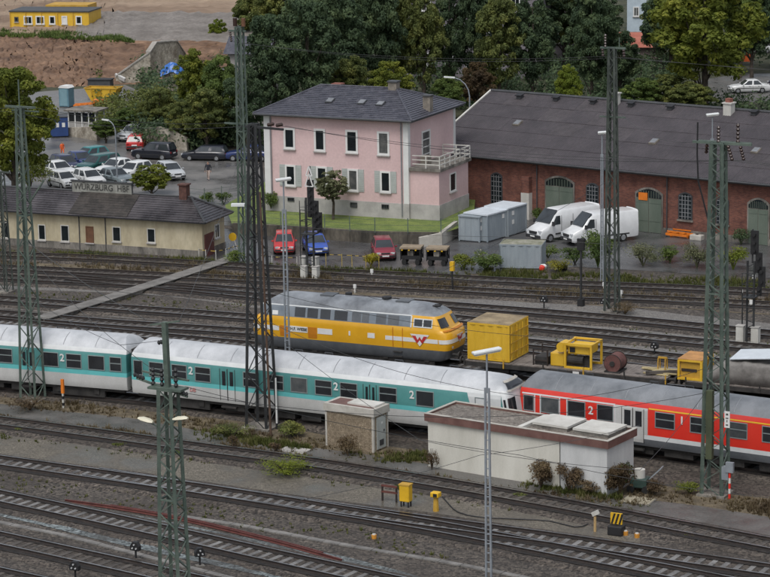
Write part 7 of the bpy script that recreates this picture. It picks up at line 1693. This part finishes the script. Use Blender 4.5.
for (lab, x, yb, yt, wpx, k, s_, n_, lf) in BU: bush(lab, x, yb, yt, wpx, k, s_, n_, lf, z=LZ if lab.startswith('green shrub at the left corner') else 0.0)
P = G(486, 262)
small('branch_heap', 'pale cut branches sticking out of the green heap', 'branches', G(478, 268), 0, lambda t: [MB().tube([(random.uniform(-.6, .6), random.uniform(-.2, .2), .2), (random.uniform(0, 1.6), random.uniform(-.5, .5), random.uniform(.7, 1.5))], .04, 5).build('branch', M_hutc, t) for _ in range(7)])

# undergrowth and weeds: nobody could count these
def undergrowth(name, label, spots, kind, leaf, per, hmin, hmax, seed):
    r = random.Random(seed); mb = MB()
    for (x, y) in spots:
        p = G(x, y); h = r.uniform(hmin, hmax); leaves(mb, r, (p.x, p.y, h * .5), h * .75, per, leaf, .8)
    o = mb.build(name, LM[kind]); tag(o, label, 'undergrowth', kind='stuff')
r = random.Random(11)
undergrowth('undergrowth', 'dark leafy undergrowth below the trees at the back', [q for q in [(r.uniform(140, 800), r.uniform(60, 128)) for _ in range(420)] if not (q[0] > 680 and 66 < q[1] < 110)] + [(r.uniform(140, 262), r.uniform(136, 150)) for _ in range(90)], 'd', .42, 110, 1.2, 3.0, 5)
undergrowth('scrub', 'olive scrub growing around the building site edge', [(r.uniform(95, 200), r.uniform(96, 138)) for _ in range(110)] + [(r.uniform(-30, 130), r.uniform(36, 40)) for _ in range(0)], 'o', .34, 90, .7, 1.9, 6)
undergrowth('bank_scrub', 'green scrub along the stone wall on the earth bank', [(96 + 32 * t + r.uniform(-4, 4), 82 - 38 * t + r.uniform(-2, 3)) for t in [i / 26 for i in range(27)]], 'm', .34, 70, .5, 1.1, 8)
# grass on the bank top edge
def tufts(name, label, areas, m, n, hmin, hmax, seed, z=0.0, wd=.035, zf=None):
    r = random.Random(seed); mb = MB(); tot = sum(a[2] for a in areas)
    for poly_a, poly_b, wt in areas:                # strip between two photo polylines
        A = catmull([G(x, y, z) for x, y in poly_a], 1.0); B = catmull([G(x, y, z) for x, y in poly_b], 1.0)
        for _ in range(int(n * wt / tot)):
            t = r.random(); a = A[min(len(A) - 1, int(t * len(A)))]; b = B[min(len(B) - 1, int(t * len(B)))]; c = a.lerp(b, r.random()) + Vector((r.uniform(-.6, .6), r.uniform(-.3, .3), 0))
            k = math.sin(c.x * .9 + c.y * .37) + math.sin(c.x * .31 - c.y * .8 + 2)
            if k < -.5 and r.random() < .8: continue
            h = r.uniform(hmin, hmax) * (1.25 if k > .8 else .9)
            for q in range(r.randint(4, 8)):
                an = r.uniform(0, 6.28); d = Vector((math.cos(an), math.sin(an), 0)); s = Vector((-d.y, d.x, 0)) * wd; o_ = c + d * r.uniform(0, .1); hh = h * r.uniform(.5, 1.1)
                mb.add([o_ - s, o_ + s, o_ + d * hh * .45 + Vector((0, 0, hh))], [(0, 1, 2)])
    o = mb.build(name, m); tag(o, label, 'weeds', kind='stuff'); return o
M_dry = leaf_mat('dry_grass', (.07, .05, .028), (.13, .10, .055), (.20, .165, .095)); M_gr = leaf_mat('weed_green', (.05, .065, .015), (.09, .10, .025), (.15, .14, .05))
tufts('dry_weeds', 'dry brown weeds growing over the rearmost tracks', [([(-40, 254), (120, 260), (300, 271), (480, 283), (640, 292), (790, 300)], [(-40, 266), (120, 272), (300, 284), (480, 296), (640, 302), (790, 312)], 1), ([(215, 272), (400, 282), (600, 292)], [(215, 284), (400, 292), (600, 304)], .8)], M_dry, 5200, .12, .42, 3)
tufts('green_weeds', 'green weeds along the edge of the service road', [([(0, 251), (120, 255), (230, 262)], [(0, 255), (120, 259), (230, 266)], .5), ([(230, 263), (330, 268), (460, 274)], [(230, 268), (330, 274), (460, 281)], .7), ([(460, 268), (560, 273), (790, 282)], [(460, 279), (560, 283), (790, 292)], 1)], M_gr, 4200, .12, .45, 4)
tufts('path_weeds', 'sparse yellowed weeds along the asphalt path and coaches', [([(-30, 394), (130, 408), (260, 430), (400, 452)], [(-30, 404), (130, 418), (260, 442), (400, 462)], .8), ([(640, 484), (720, 496), (800, 506)], [(640, 500), (720, 508), (800, 522)], .6), ([(-30, 412), (100, 428), (220, 443), (330, 460)], [(-30, 417), (100, 433), (220, 448), (330, 466)], .7), ([(380, 470), (430, 476), (600, 500), (640, 500)], [(380, 474), (430, 480), (600, 503), (640, 505)], .2)], M_dry, 3000, .08, .3, 5)
tufts('path_grass', 'green tufts of grass by the hut and mast feet', [([(205, 430), (260, 440), (300, 446)], [(205, 440), (260, 446), (300, 450)], 1), ([(350, 452), (390, 455), (420, 452)], [(350, 460), (390, 462), (420, 462)], .8), ([(530, 483), (570, 490), (610, 496)], [(530, 488), (570, 494), (610, 500)], .5)], M_gr, 1500, .1, .35, 6)
tufts('bank_grass', 'green grass fringe along the top of the earth bank', [([(-60, 31), (0, 32), (60, 33), (120, 38)], [(-60, 37), (0, 37), (60, 39), (130, 43)], 1)], LM['m'], 2200, .2, .6, 7, z=BZ, wd=.08)

tufts('track_weeds', 'sparse green weeds scattered along the middle and near tracks', [([(-30, 415), (200, 444), (440, 477), (640, 507)], [(-30, 436), (200, 464), (440, 500), (640, 530)], 1), ([(0, 290), (220, 302), (560, 322), (790, 344)], [(0, 300), (220, 312), (560, 345), (790, 366)], .8), ([(-20, 470), (200, 500), (440, 540)], [(-20, 486), (200, 520), (440, 562)], .35)], M_gr, 1500, .06, .2, 9)
for _i, (x, y, w_) in enumerate(((20, 431, 12), (120, 447, 14), (178, 455, 10), (520, 497, 12), (690, 538, 12), (400, 489, 10))): bush('low weed tuft %s on the dark track edge' % ('far left', 'left of the foreground mast', 'behind the foreground mast', 'below the white shed', 'near the right edge', 'left of the iron stand')[_i], x, y, y - 4, w_, 'oymoyo'[_i], 60 + _i, 260, .1, group='weed tufts on the track edges', name='weed_tuft')
